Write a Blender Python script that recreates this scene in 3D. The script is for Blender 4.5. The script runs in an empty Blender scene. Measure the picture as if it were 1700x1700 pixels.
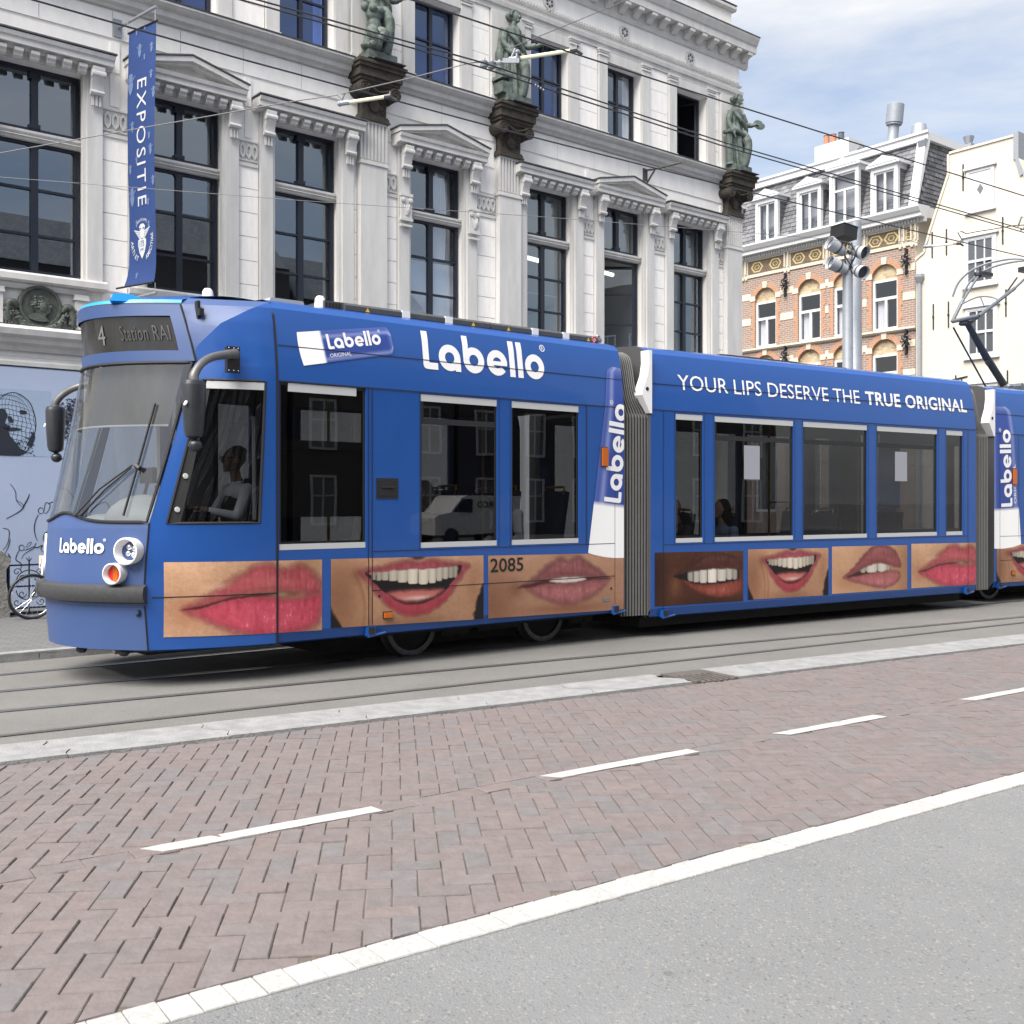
import bpy, math, random
import numpy as np
from mathutils import Vector, Matrix
random.seed(7); np.random.seed(7)
PI = math.pi
R = math.radians
SC = bpy.context.scene
COL = SC.collection

# ------------------------------------------------------------------ camera, sky, sun, exposure
cd = bpy.data.cameras.new('camera'); cam = bpy.data.objects.new('camera', cd); COL.objects.link(cam)
cam.location = (0, 0, 1.55); cam.rotation_euler = (R(90), 0, 0)
cd.sensor_width = 36; cd.lens = 36 * 1800 / 1700; cd.shift_y = -16 / 1700
cd.clip_start = .05; cd.clip_end = 4000
cd.dof.use_dof = True; cd.dof.focus_distance = 11.5; cd.dof.aperture_fstop = 9
SC.camera = cam
SUN_DIR = Vector((-0.3556, -0.4501, 0.8192)).normalized()      # along the street, high, through thin cloud
w = bpy.data.worlds.new('World'); SC.world = w; w.use_nodes = True
nt = w.node_tree; nt.nodes.clear()
def N(t, **k):
    n = nt.nodes.new(t)
    for a, b in k.items(): setattr(n, a, b)
    return n
out = N('ShaderNodeOutputWorld'); bg = N('ShaderNodeBackground'); bg.inputs[1].default_value = .072
sky = N('ShaderNodeTexSky', sky_type='NISHITA', sun_disc=False, sun_elevation=math.asin(SUN_DIR.z), altitude=0, air_density=1, dust_density=4, ozone_density=1.5)
sky.sun_rotation = math.atan2(SUN_DIR.x, SUN_DIR.y)
tc = N('ShaderNodeTexCoord'); mp = N('ShaderNodeMapping'); mp.inputs['Scale'].default_value = (1.1, 1.1, 4.6); mp.inputs['Rotation'].default_value = (0.1, .14, .4); mp.inputs['Location'].default_value = (.37, .2, .6)
no = N('ShaderNodeTexNoise'); no.inputs['Scale'].default_value = 1.5; no.inputs['Detail'].default_value = 9; no.inputs['Roughness'].default_value = .58; no.inputs['Distortion'].default_value = .5
rp = N('ShaderNodeValToRGB'); rp.color_ramp.elements[0].position = .33; rp.color_ramp.elements[1].position = .66
rp.color_ramp.elements[0].color = (.12, .12, .12, 1); rp.color_ramp.elements[1].color = (.9, .9, .9, 1)
mx = N('ShaderNodeMix', data_type='RGBA'); mx.inputs[7].default_value = (4.4, 4.4, 4.4, 1)
L = nt.links.new
L(tc.outputs['Generated'], mp.inputs[0]); L(mp.outputs[0], no.inputs['Vector']); L(no.outputs['Fac'], rp.inputs[0])
L(rp.outputs[0], mx.inputs[0]); L(sky.outputs[0], mx.inputs[6]); L(mx.outputs[2], bg.inputs[0]); L(bg.outputs[0], out.inputs[0])
sl = bpy.data.lights.new('sun', 'SUN'); sl.energy = 2.9; sl.angle = R(52); sl.color = (1, .955, .89)
so = bpy.data.objects.new('sun', sl); COL.objects.link(so); so.rotation_euler = SUN_DIR.to_track_quat('Z', 'Y').to_euler(); so.location = (-20, -10, 40)
vs = SC.view_settings; vs.view_transform = 'Standard'; vs.look = 'None'; vs.gamma = 1; vs.exposure = 1.70; vs.use_curve_mapping = False

# ------------------------------------------------------------------ helpers
class MB:
    """collects shapes for one mesh object"""
    def __init__(s): s.v = []; s.f = []; s.m = []
    def add(s, vs_, fs, mi=0, M=None):
        o = len(s.v)
        for p in vs_:
            s.v.append(tuple(M @ Vector(p)) if M is not None else tuple(p))
        for f in fs: s.f.append([i + o for i in f]); s.m.append(mi)
    def box(s, x0, x1, y0, y1, z0, z1, mi=0, M=None):
        s.add([(x0,y0,z0),(x1,y0,z0),(x1,y1,z0),(x0,y1,z0),(x0,y0,z1),(x1,y0,z1),(x1,y1,z1),(x0,y1,z1)],
              [(0,3,2,1),(4,5,6,7),(0,1,5,4),(1,2,6,5),(2,3,7,6),(3,0,4,7)], mi, M)
    def prism(s, poly, axis, a, b, mi=0, M=None):
        """poly: 2D outline; axis y -> poly is (x,z); axis x -> (y,z); axis z -> (x,y)"""
        def P(p, t): return {'y': (p[0], t, p[1]), 'x': (t, p[0], p[1]), 'z': (p[0], p[1], t)}[axis]
        n = len(poly)
        s.add([P(p, a) for p in poly] + [P(p, b) for p in poly],
              [list(range(n)), list(range(2*n-1, n-1, -1))] + [(i, n+i, n+(i+1) % n, (i+1) % n) for i in range(n)], mi, M)
    def tube(s, pts, r, n=8, mi=0, M=None, closed=False):
        pts = [Vector(p) for p in pts]; rs = r if isinstance(r, (list, tuple)) else [r]*len(pts)
        V = []; F = []; k = len(pts); up = None
        for i, p in enumerate(pts):
            if closed: d = pts[(i+1) % k] - pts[i-1]
            else: d = pts[min(i+1, k-1)] - pts[max(i-1, 0)]
            d.normalize()
            if up is None: up = Vector((0,0,1)) if abs(d.z) < .95 else Vector((1,0,0))
            a = d.cross(up)
            if a.length < 1e-4: a = d.orthogonal()
            a.normalize(); b = a.cross(d); up = b
            for j in range(n):
                t = 2*PI*j/n; V.append(p + (a*math.cos(t) + b*math.sin(t))*rs[i])
        for i in range(k if closed else k-1):
            for j in range(n):
                q = (i+1) % k
                F.append((i*n+j, i*n+(j+1) % n, q*n+(j+1) % n, q*n+j))
        if not closed: F.append(list(range(n-1, -1, -1))); F.append([(k-1)*n+j for j in range(n)])
        s.add(V, F, mi, M)
    def lathe(s, prof, n=20, mi=0, M=None, cap=True):
        """prof [(r,z)] round local z"""
        V = []; F = []
        for r, z in prof:
            for j in range(n): V.append((r*math.cos(2*PI*j/n), r*math.sin(2*PI*j/n), z))
        for i in range(len(prof)-1):
            for j in range(n): F.append((i*n+j, i*n+(j+1) % n, (i+1)*n+(j+1) % n, (i+1)*n+j))
        if cap: F.append(list(range(n-1, -1, -1))); F.append([(len(prof)-1)*n+j for j in range(n)])
        s.add(V, F, mi, M)
    def ell(s, c, r, n=14, mi=0, M=None):
        pr = []; V = []; F = []; m = n//2+1
        for i in range(m+1):
            a = PI*i/m
            for j in range(n):
                t = 2*PI*j/n; V.append((c[0]+r[0]*math.sin(a)*math.cos(t), c[1]+r[1]*math.sin(a)*math.sin(t), c[2]-r[2]*math.cos(a)))
        for i in range(m):
            for j in range(n): F.append((i*n+j, i*n+(j+1) % n, (i+1)*n+(j+1) % n, (i+1)*n+j))
        s.add(V, F, mi, M)
    def grid(s, fn, us, vs_, mi=0, skip=None, flip=False):
        nu, nv = len(us), len(vs_)
        V = [fn(u, v) for v in vs_ for u in us]; F = []
        for j in range(nv-1):
            for i in range(nu-1):
                if skip and skip((us[i]+us[i+1])/2, (vs_[j]+vs_[j+1])/2): continue
                q = (j*nu+i, j*nu+i+1, (j+1)*nu+i+1, (j+1)*nu+i)
                F.append(q[::-1] if flip else q)
        s.add(V, F, mi)
    def build(s, name, mats, parent=None, smooth=False, col=None):
        me = bpy.data.meshes.new(name); me.from_pydata(s.v, [], s.f); 
        for m in (mats if isinstance(mats, (list, tuple)) else [mats]): me.materials.append(m)
        if len(me.materials) > 1: me.polygons.foreach_set('material_index', s.m)
        if smooth:
            me.polygons.foreach_set('use_smooth', [True]*len(me.polygons))
            if smooth != 'all': me.set_sharp_from_angle(angle=R(smooth if smooth is not True else 35))
        if col is not None:
            a = me.color_attributes.new('Col', 'FLOAT_COLOR', 'POINT'); a.data.foreach_set('color', np.asarray(col, dtype=np.float32).ravel())
        me.update()
        o = bpy.data.objects.new(name, me); COL.objects.link(o); o.parent = parent
        return o
def tag(o, label=None, cat=None, group=None, kind=None):
    for k, v in (('label', label), ('category', cat), ('group', group), ('kind', kind)):
        if v: o[k] = v
    return o
def thing(name, label, cat, loc=(0,0,0), rz=0, group=None):
    o = bpy.data.objects.new(name, None); o.empty_display_size = .2; COL.objects.link(o)
    o.location = loc; o.rotation_euler = (0, 0, rz)
    return tag(o, label, cat, group)
def piece(name, me, parent, loc, scale=(1,1,1), rz=0):
    o = bpy.data.objects.new(name, me); COL.objects.link(o); o.parent = parent
    o.location = loc; o.scale = scale; o.rotation_euler = (0, 0, rz); return o
def holes_wall(mb, x0, x1, z0, z1, holes, y=0, depth=.3, mi=0, ri=0):
    xs = sorted({x0, x1} | {h[i] for h in holes for i in (0, 1)}); zs = sorted({z0, z1} | {h[i] for h in holes for i in (2, 3)})
    xs = [x for x in xs if x0 <= x <= x1]; zs = [z for z in zs if z0 <= z <= z1]
    mb.grid(lambda a, b: (a, y, b), xs, zs, mi, skip=lambda a, b: any(h[0] < a < h[1] and h[2] < b < h[3] for h in holes))
    for a, b, c, d in holes:
        for q in (((a,y,c),(a,y+depth,c),(a,y+depth,d),(a,y,d)), ((b,y,c),(b,y,d),(b,y+depth,d),(b,y+depth,c)),
                  ((a,y,c),(b,y,c),(b,y+depth,c),(a,y+depth,c)), ((a,y,d),(a,y+depth,d),(b,y+depth,d),(b,y,d))):
            mb.add(q, [(0,1,2,3)], ri)
def spline(pts, n=8, closed=False):
    P = [Vector((*p, 0)) if len(p) == 2 else Vector(p) for p in pts]; k = len(P); o = []
    for i in range(k if closed else k-1):
        a, b, c, d = (P[(i-1) % k], P[i], P[(i+1) % k], P[(i+2) % k]) if closed else (P[max(i-1,0)], P[i], P[i+1], P[min(i+2,k-1)])
        for j in range(n):
            t = j/n; o.append(.5*((2*b)+(c-a)*t+(2*a-5*b+4*c-d)*t*t+(3*b-a-3*c+d)*t**3))
    if not closed: o.append(P[-1])
    return o
def interp(x, t): return float(np.interp(x, [a for a, b in t], [b for a, b in t]))
def lin(r, g, b):
    f = lambda c: (c/255/12.92 if c/255 <= .04045 else ((c/255+.055)/1.055)**2.4)
    return (f(r), f(g), f(b))

# ------------------------------------------------------------------ materials
def mat(name, col, rough=.6, metal=0, var=0, vscale=6, bump=0, bscale=40, spec=.5, col2=None, coat=0, detail=6, stretch=(1,1,1)):
    m = bpy.data.materials.new(name); m.use_nodes = True; t = m.node_tree; b = t.nodes['Principled BSDF']
    b.inputs['Base Color'].default_value = (*col, 1); b.inputs['Roughness'].default_value = rough; b.inputs['Metallic'].default_value = metal
    b.inputs['Specular IOR Level'].default_value = spec; b.inputs['Coat Weight'].default_value = coat
    if var or bump:
        tc = t.nodes.new('ShaderNodeTexCoord'); mp = t.nodes.new('ShaderNodeMapping'); mp.inputs['Scale'].default_value = stretch
        t.links.new(tc.outputs['Object'], mp.inputs[0])
    if var:
        n = t.nodes.new('ShaderNodeTexNoise'); n.inputs['Scale'].default_value = vscale; n.inputs['Detail'].default_value = detail; n.inputs['Roughness'].default_value = .65
        r = t.nodes.new('ShaderNodeValToRGB'); r.color_ramp.elements[0].position = .3; r.color_ramp.elements[1].position = .7
        c2 = col2 if col2 else tuple(c*(1-var) for c in col)
        r.color_ramp.elements[0].color = (*c2, 1); r.color_ramp.elements[1].color = (*[min(1, c*(1+var*.35)) for c in col], 1)
        t.links.new(mp.outputs[0], n.inputs['Vector']); t.links.new(n.outputs['Fac'], r.inputs[0]); t.links.new(r.outputs[0], b.inputs['Base Color'])
        m['_'] = 0
    if bump:
        n2 = t.nodes.new('ShaderNodeTexNoise'); n2.inputs['Scale'].default_value = bscale; n2.inputs['Detail'].default_value = 4
        bp = t.nodes.new('ShaderNodeBump'); bp.inputs['Strength'].default_value = bump; bp.inputs['Distance'].default_value = .02
        t.links.new(mp.outputs[0], n2.inputs['Vector']); t.links.new(n2.outputs['Fac'], bp.inputs['Height']); t.links.new(bp.outputs[0], b.inputs['Normal'])
    return m
def attr_mat(name, rough=.6, spec=.4, var=0, vscale=30, bump=0):
    m = mat(name, (1,1,1), rough, spec=spec, bump=bump); t = m.node_tree; b = t.nodes['Principled BSDF']
    a = t.nodes.new('ShaderNodeVertexColor'); a.layer_name = 'Col'
    if var:
        tc = t.nodes.new('ShaderNodeTexCoord'); n = t.nodes.new('ShaderNodeTexNoise'); n.inputs['Scale'].default_value = vscale; n.inputs['Detail'].default_value = 7
        r = t.nodes.new('ShaderNodeMapRange'); r.inputs[1].default_value = .3; r.inputs[2].default_value = .7; r.inputs[3].default_value = 1-var; r.inputs[4].default_value = 1+var*.5
        mx = t.nodes.new('ShaderNodeMix'); mx.data_type = 'RGBA'; mx.blend_type = 'MULTIPLY'; mx.inputs[0].default_value = 1
        t.links.new(tc.outputs['Object'], n.inputs['Vector']); t.links.new(n.outputs['Fac'], r.inputs[0]); t.links.new(a.outputs[0], mx.inputs[6]); t.links.new(r.outputs[0], mx.inputs[7]); t.links.new(mx.outputs[2], b.inputs['Base Color'])
    else: t.links.new(a.outputs[0], b.inputs['Base Color'])
    return m
def glass_mat(name, tint, ior=1.9, rough=0.0, wav=0, wscale=2, gcol=(1,1,1)):
    m = bpy.data.materials.new(name); m.use_nodes = True; t = m.node_tree; t.nodes.clear()
    o = t.nodes.new('ShaderNodeOutputMaterial'); mi = t.nodes.new('ShaderNodeMixShader'); tr = t.nodes.new('ShaderNodeBsdfTransparent'); gl = t.nodes.new('ShaderNodeBsdfGlossy'); fr = t.nodes.new('ShaderNodeFresnel')
    tr.inputs[0].default_value = (*tint, 1); gl.inputs['Roughness'].default_value = rough; gl.inputs['Color'].default_value = (*gcol, 1); fr.inputs[0].default_value = ior
    ge = t.nodes.new('ShaderNodeNewGeometry'); mr = t.nodes.new('ShaderNodeMapRange'); mr.inputs[3].default_value = ior; mr.inputs[4].default_value = 1/ior      # a thin sheet reflects alike from both sides
    t.links.new(ge.outputs['Backfacing'], mr.inputs[0]); t.links.new(mr.outputs[0], fr.inputs[0])
    t.links.new(fr.outputs[0], mi.inputs[0]); t.links.new(tr.outputs[0], mi.inputs[1]); t.links.new(gl.outputs[0], mi.inputs[2]); t.links.new(mi.outputs[0], o.inputs[0])
    if wav:
        tc = t.nodes.new('ShaderNodeTexCoord'); n = t.nodes.new('ShaderNodeTexNoise'); n.inputs['Scale'].default_value = wscale; n.inputs['Detail'].default_value = 1
        bp = t.nodes.new('ShaderNodeBump'); bp.inputs['Strength'].default_value = wav; bp.inputs['Distance'].default_value = .05
        t.links.new(tc.outputs['Object'], n.inputs['Vector']); t.links.new(n.outputs['Fac'], bp.inputs['Height']); t.links.new(bp.outputs[0], gl.inputs['Normal']); t.links.new(bp.outputs[0], fr.inputs['Normal'])
    return m
def masonry_mat(name, c1, c2, mortar, bw, bh, axis='xz', msize=.012, off=.5, rough=.85, bump=.4):
    m = mat(name, c1, rough); t = m.node_tree; b = t.nodes['Principled BSDF']
    tc = t.nodes.new('ShaderNodeTexCoord'); sx = t.nodes.new('ShaderNodeSeparateXYZ'); cx = t.nodes.new('ShaderNodeCombineXYZ'); br = t.nodes.new('ShaderNodeTexBrick')
    t.links.new(tc.outputs['Object'], sx.inputs[0])
    t.links.new(sx.outputs['XYZ'.index(axis[0].upper())], cx.inputs[0]); t.links.new(sx.outputs['XYZ'.index(axis[1].upper())], cx.inputs[1]); t.links.new(cx.outputs[0], br.inputs['Vector'])
    br.inputs['Color1'].default_value = (*c1,1); br.inputs['Color2'].default_value = (*c2,1); br.inputs['Mortar'].default_value = (*mortar,1)
    br.inputs['Scale'].default_value = 1; br.inputs['Brick Width'].default_value = bw; br.inputs['Row Height'].default_value = bh; br.inputs['Mortar Size'].default_value = msize; br.offset = off
    br.inputs['Mortar Smooth'].default_value = .2
    bp = t.nodes.new('ShaderNodeBump'); bp.inputs['Strength'].default_value = bump; bp.inputs['Distance'].default_value = .01; bp.invert = True
    t.links.new(br.outputs['Color'], b.inputs['Base Color']); t.links.new(br.outputs['Fac'], bp.inputs['Height']); t.links.new(bp.outputs[0], b.inputs['Normal'])
    return m
def asphalt_mat(name, base, spec_c, dark_c, sc=1.0, blotch=.18):
    m = mat(name, base, .9, bump=.5, bscale=160*sc, spec=.3); t = m.node_tree; b = t.nodes['Principled BSDF']
    tc = t.nodes.new('ShaderNodeTexCoord')
    n1 = t.nodes.new('ShaderNodeTexNoise'); n1.inputs['Scale'].default_value = 1.3; n1.inputs['Detail'].default_value = 8; n1.inputs['Roughness'].default_value = .6
    vo = t.nodes.new('ShaderNodeTexVoronoi'); vo.inputs['Scale'].default_value = 150*sc
    n3 = t.nodes.new('ShaderNodeTexNoise'); n3.inputs['Scale'].default_value = 220*sc; n3.inputs['Detail'].default_value = 3
    for n in (n1, vo, n3): t.links.new(tc.outputs['Object'], n.inputs['Vector'])
    def ramp(src, p0, p1, c0, c1):
        r = t.nodes.new('ShaderNodeValToRGB'); r.color_ramp.elements[0].position = p0; r.color_ramp.elements[1].position = p1
        r.color_ramp.elements[0].color = (*c0,1); r.color_ramp.elements[1].color = (*c1,1); t.links.new(src, r.inputs[0]); return r.outputs[0]
    def mix(fac, a, bb, bt='MIX'):
        x = t.nodes.new('ShaderNodeMix'); x.data_type = 'RGBA'; x.blend_type = bt
        if hasattr(fac, 'is_linked'): t.links.new(fac, x.inputs[0])
        else: x.inputs[0].default_value = fac
        for s_, i in ((a, 6), (bb, 7)):
            if hasattr(s_, 'is_linked'): t.links.new(s_, x.inputs[i])
            else: x.inputs[i].default_value = (*s_, 1)
        return x.outputs[2]
    c = ramp(n1.outputs['Fac'], .3, .72, tuple(x*(1-blotch) for x in base), tuple(x*(1+blotch*.5) for x in base))
    c = mix(ramp(n3.outputs['Fac'], .56, .7, (0,0,0), (.6,.6,.6)), c, dark_c)
    sp = t.nodes.new('ShaderNodeSeparateColor'); t.links.new(vo.outputs['Color'], sp.inputs[0])
    c = mix(ramp(sp.outputs[0], .91, .98, (0,0,0), (.75,.75,.75)), c, spec_c)
    c = mix(ramp(sp.outputs[1], .93, .97, (0,0,0), (.55,.55,.55)), c, tuple(x*.45 for x in base))
    v2 = t.nodes.new('ShaderNodeTexVoronoi'); v2.inputs['Scale'].default_value = 2.6; v2.inputs['Randomness'].default_value = 1; t.links.new(tc.outputs['Object'], v2.inputs['Vector'])
    c = mix(ramp(v2.outputs['Distance'], .035, .06, (.5,.5,.5), (0,0,0)), c, tuple(x*.45 for x in base))
    n4 = t.nodes.new('ShaderNodeTexNoise'); n4.inputs['Scale'].default_value = .45; n4.inputs['Detail'].default_value = 5; t.links.new(tc.outputs['Object'], n4.inputs['Vector'])
    c = mix(ramp(n4.outputs['Fac'], .5, .68, (0,0,0), (.35,.35,.35)), c, tuple(x*1.25 for x in base))
    t.links.new(c, b.inputs['Base Color']); return m

M = {}
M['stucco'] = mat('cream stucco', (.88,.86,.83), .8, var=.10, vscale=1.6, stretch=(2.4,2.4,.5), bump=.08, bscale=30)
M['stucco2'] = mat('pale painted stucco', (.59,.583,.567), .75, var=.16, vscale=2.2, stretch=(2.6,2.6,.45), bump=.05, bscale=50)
M['lead'] = mat('grey lead flashing', (.085,.09,.095), .7, var=.5, vscale=9)
M['brownstone'] = mat('weathered brown stone', (.062,.052,.041), .9, var=.55, vscale=7, bump=.8, bscale=26)
M['verdigris'] = mat('green bronze', (.125,.158,.14), .65, metal=.1, var=.6, vscale=8, bump=.35, bscale=30)
M['darkbronze'] = mat('dark bronze', (.10,.115,.10), .6, metal=.3, var=.5, vscale=14, bump=.5, bscale=40)
M['navy'] = mat('dark blue window paint', (.010,.014,.026), .4)
M['pane'] = glass_mat('window pane', (.75,.8,.86), 2.8, wav=.02, wscale=1.0, gcol=(.80,.90,1.0))
M['paneblue'] = glass_mat('window pane tinted as mirrored sky', (.30,.42,.8), 2.2, wav=.02, wscale=1.0, gcol=(.6,.78,1.0))  # blue tint paints a mirrored sky into the upper panes
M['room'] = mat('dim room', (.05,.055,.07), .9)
M['skyback'] = mat('blue backing with mirrored sky painted in', (.02,.06,.22), .8)  # blue stands in for sky mirrored in the upper windows
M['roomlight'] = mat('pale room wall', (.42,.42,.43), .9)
M['blind'] = mat('white blind', (.75,.76,.8), .8)
M['curtain'] = mat('white curtain', (.82,.8,.82), .8)
M['tubelamp'] = mat('lit tube lamp', (1,1,.9), .5); M['tubelamp'].node_tree.nodes['Principled BSDF'].inputs['Emission Color'].default_value = (1,.98,.75,1); M['tubelamp'].node_tree.nodes['Principled BSDF'].inputs['Emission Strength'].default_value = .9
M['blue'] = mat('tram blue paint', (.0095,.064,.262), .32, var=.05, vscale=3, coat=.25, spec=.45)
M['bluelit'] = mat('tram blue with nose sunlight painted in', (.032,.068,.188), .5, var=.05, vscale=3, coat=.08, spec=.5)  # tram blue made paler: sunlight on the nose painted into the colour
M['cyan'] = mat('bright blue roof paint', (.01,.25,.72), .35)
M['seam'] = mat('black seam', (.006,.006,.008), .7)
M['grey'] = mat('light grey strip', (.42,.43,.44), .5)
M['bumper'] = mat('black rubber bumper', (.035,.036,.04), .6, var=.3, vscale=30, bump=.15, bscale=120)
M['black'] = mat('black plastic', (.012,.012,.014), .45)
M['mirror'] = mat('dark grey mirror housing', (.022,.025,.03), .35, var=.2, vscale=12)
M['arm'] = mat('grey mirror arm', (.11,.11,.11), .4, metal=.2, var=.2, vscale=10)
M['white'] = mat('white paint', (.66,.66,.67), .45)
M['letter'] = mat('white film lettering', (.72,.72,.725), .5)
M['chrome'] = mat('chrome', (.75,.76,.78), .12, metal=1)
M['steel'] = mat('worn steel', (.34,.34,.35), .35, metal=.85, var=.3, vscale=30)
M['wheelrim'] = mat('dull wheel tyre', (.11,.11,.115), .5, metal=.6, var=.4, vscale=20)
M['railside'] = mat('dark rail groove', (.05,.048,.045), .8)
M['under'] = mat('dark underframe', (.009,.0085,.008), .85, var=.5, vscale=12, bump=.4, bscale=30)
M['red'] = mat('red lens', (.55,.015,.01), .15); M['amber'] = mat('amber lens', (.42,.10,.008), .2)
M['tglass'] = glass_mat('tinted tram glass', (.26,.27,.28), 1.62, wav=.012, wscale=1.6)
M['wglass'] = glass_mat('windscreen glass', (.62,.65,.66), 1.95, wav=.015, wscale=1.5)
M['bellows'] = mat('grey folded bellows', (.06,.06,.06), .6, var=.3, vscale=9, bump=.2, bscale=60)
M['bellowsedge'] = mat('light aluminium bellows rib', (.17,.17,.168), .4, metal=.3)
M['interior'] = mat('dark interior lining', (.05,.05,.055), .8)
M['floor'] = mat('tram floor', (.03,.03,.033), .8)
M['seat'] = mat('blue seat cloth', (.03,.04,.09), .8, var=.3, vscale=30)
M['yellow'] = mat('yellow pole', (.55,.33,.02), .35)
M['dash'] = mat('grey dashboard', (.30,.31,.315), .5)
M['roofgrey'] = mat('dark grey roof box', (.055,.058,.062), .5, var=.25, vscale=10)
M['panto'] = mat('grey blue pantograph paint', (.12,.135,.155), .45, metal=.2)
M['pantodark'] = mat('dark pantograph arm', (.02,.024,.028), .45)
M['paper'] = mat('white paper', (.26,.27,.31), .8)
M['decal'] = attr_mat('printed film', .42, .45)
M['lips'] = attr_mat('printed poster film', .5, .4)
M['brick'] = attr_mat('clinker paving brick', .85, .3, var=.13, vscale=14, bump=.25)
M['linepaver'] = attr_mat('white painted paving brick', .85, .3, var=.13, vscale=45, bump=.2)
M['sand'] = mat('joint sand', (.125,.108,.088), .95, var=.55, vscale=2.5)
M['kerbstone'] = mat('granite kerb', (.225,.228,.23), .8, var=.30, vscale=7, bump=.4, bscale=60)
M['asph_track'] = asphalt_mat('track asphalt', (.140,.138,.133), (.20,.19,.18), (.095,.092,.087), 1.0, .12)
M['asph_fg'] = asphalt_mat('pale foreground asphalt', (.155,.159,.163), (.25,.235,.20), (.125,.128,.132), .8, .08)
M['line'] = mat('white road paint', (.34,.34,.335), .75, var=.10, vscale=20, bump=.2, bscale=120)
M['pave'] = masonry_mat('grey pavement bricks', (.12,.12,.123), (.10,.10,.104), (.06,.058,.056), .21, .105, 'xy', .008)
M['rust'] = mat('rusty iron grate', (.085,.075,.068), .8, var=.4, vscale=18)
M['iron'] = mat('dark blue painted iron', (.008,.016,.026), .45)
M['granite'] = mat('rough grey granite', (.22,.215,.2), .9, var=.4, vscale=12, bump=.8, bscale=25)
M['hoard'] = mat('pale blue printed hoarding', lin(160,173,198), .6, var=.06, vscale=1.2)
M['ink'] = mat('dark ink', (.012,.017,.03), .7); M['ink2'] = mat('grey ink', (.07,.085,.12), .7)
M['banner'] = mat('blue banner cloth', (.012,.042,.165), .75, var=.12, vscale=8)
M['print'] = mat('white banner print', (.50,.515,.55), .7); M['print2'] = mat('faint banner print', (.11,.16,.30), .7)
M['zinc'] = mat('zinc pipe', (.26,.28,.31), .5, metal=.2, var=.15, vscale=12)
M['galv'] = mat('galvanised pole', (.27,.295,.33), .45, metal=.25, var=.12, vscale=8)
M['lampgrey'] = mat('light grey lamp housing', (.36,.38,.405), .45)
M['brickhouse'] = masonry_mat('red house brick', (.255,.165,.132), (.21,.14,.115), (.36,.32,.28), .23, .075, 'xz', .012)
M['orange'] = masonry_mat('orange trim brick', (.40,.185,.10), (.34,.16,.09), (.36,.28,.21), .11, .075, 'xz', .010)
M['tile'] = masonry_mat('patterned brown tile', (.15,.10,.06), (.095,.065,.045), (.16,.13,.10), .12, .075, 'xz', .01)
M['tympanum'] = masonry_mat('yellow and brown tile', (.50,.42,.27), (.33,.23,.13), (.42,.36,.27), .16, .09, 'xz', .01)
M['sandstone'] = mat('cream sandstone band', (.56,.51,.42), .8, var=.15, vscale=5)
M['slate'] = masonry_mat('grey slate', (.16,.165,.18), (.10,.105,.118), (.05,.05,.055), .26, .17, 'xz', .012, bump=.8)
M['slateshade'] = masonry_mat('grey slate with side shade painted in', (.11,.112,.122), (.075,.078,.088), (.035,.035,.04), .26, .17, 'yz', .012, bump=.8)  # darker copy of the front slate: shade of the side faces painted in
M['cream'] = mat('cream render', (.52,.485,.42), .8, var=.05, vscale=1.0)
M['whitewood'] = mat('white painted wood', (.53,.54,.555), .5)
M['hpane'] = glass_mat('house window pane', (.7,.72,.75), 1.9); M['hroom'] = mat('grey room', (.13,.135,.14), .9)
M['terracotta'] = mat('terracotta', (.40,.16,.09), .8)
M['wire'] = mat('black wire', (.02,.022,.026), .5); M['wire2'] = mat('thin grey wire', (.13,.13,.135), .5)
M['rod'] = mat('pale yellow insulator rod', (.72,.72,.50), .4)
M['skin'] = mat('skin', (.62,.38,.27), .55); M['skin2'] = mat('darker skin', (.22,.115,.075), .55)
M['hair'] = mat('dark hair', (.012,.009,.008), .6); M['hairg'] = mat('grey hair', (.26,.24,.22), .7)
M['vest'] = mat('black waistcoat', (.012,.012,.014), .8); M['shirt'] = mat('white shirt', (.72,.73,.77), .8); M['denim'] = mat('denim jacket', (.24,.33,.46), .9, var=.3, vscale=20)
M['coat'] = mat('dark jacket', (.07,.065,.06), .9); M['trousers'] = mat('dark trousers', (.015,.017,.025), .9)
M['obrick'] = masonry_mat('dark brown brick', (.05,.042,.038), (.036,.031,.029), (.09,.085,.08), .22, .07, 'xz', .012)

FA = R(39.61)
VF = Vector((-math.sin(FA), math.cos(FA), 0))
cube = bpy.data.meshes.new('block'); _m = MB(); _m.box(-.5,.5,-.5,.5,-.5,.5); cube.from_pydata(_m.v, [], _m.f)
def cube_of(m):
    c = cube.copy(); c.materials.append(m); return c

# ------------------------------------------------------------------ ground, roads, kerbs
def sheet(name, poly, z, m):
    mb = MB(); mb.add([(x, y, z) for x, y in poly], [list(range(len(poly)))]); return tag(mb.build(name, m), kind='structure')
sheet('ground', [(-900,-900),(900,-900),(900,900),(-900,900)], -.14, M['pave'])
la = lambda x: 3.96+.71*x      # near edge of the white line
lb = lambda x: 4.145+.71*x     # far edge of the white line
ld = lambda x: 5.96+.71*x      # dashed line
ka = lambda x: 8.27+.63*x      # near edge of the kerb
kb = lambda x: 8.80+.63*x      # far edge of the kerb
bk = lambda x: 14.43+.828*x    # back kerb
sheet('foreground_road', [(-24,la(-24)),(60,la(60)),(60,-40),(-24,-40)], -.004, M['asph_fg'])
sheet('track_bed', [(-16,kb(-16)),(46,kb(46)),(46,bk(46)),(-16,bk(-16))], .012, M['asph_track'])
sheet('brick_road', [(-24,lb(-24)-.2),(46,lb(46)-.2),(46,ka(46)+.05),(-24,ka(-24)+.05)], -.0075, M['sand'])
road = bpy.data.objects['brick_road']
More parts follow.
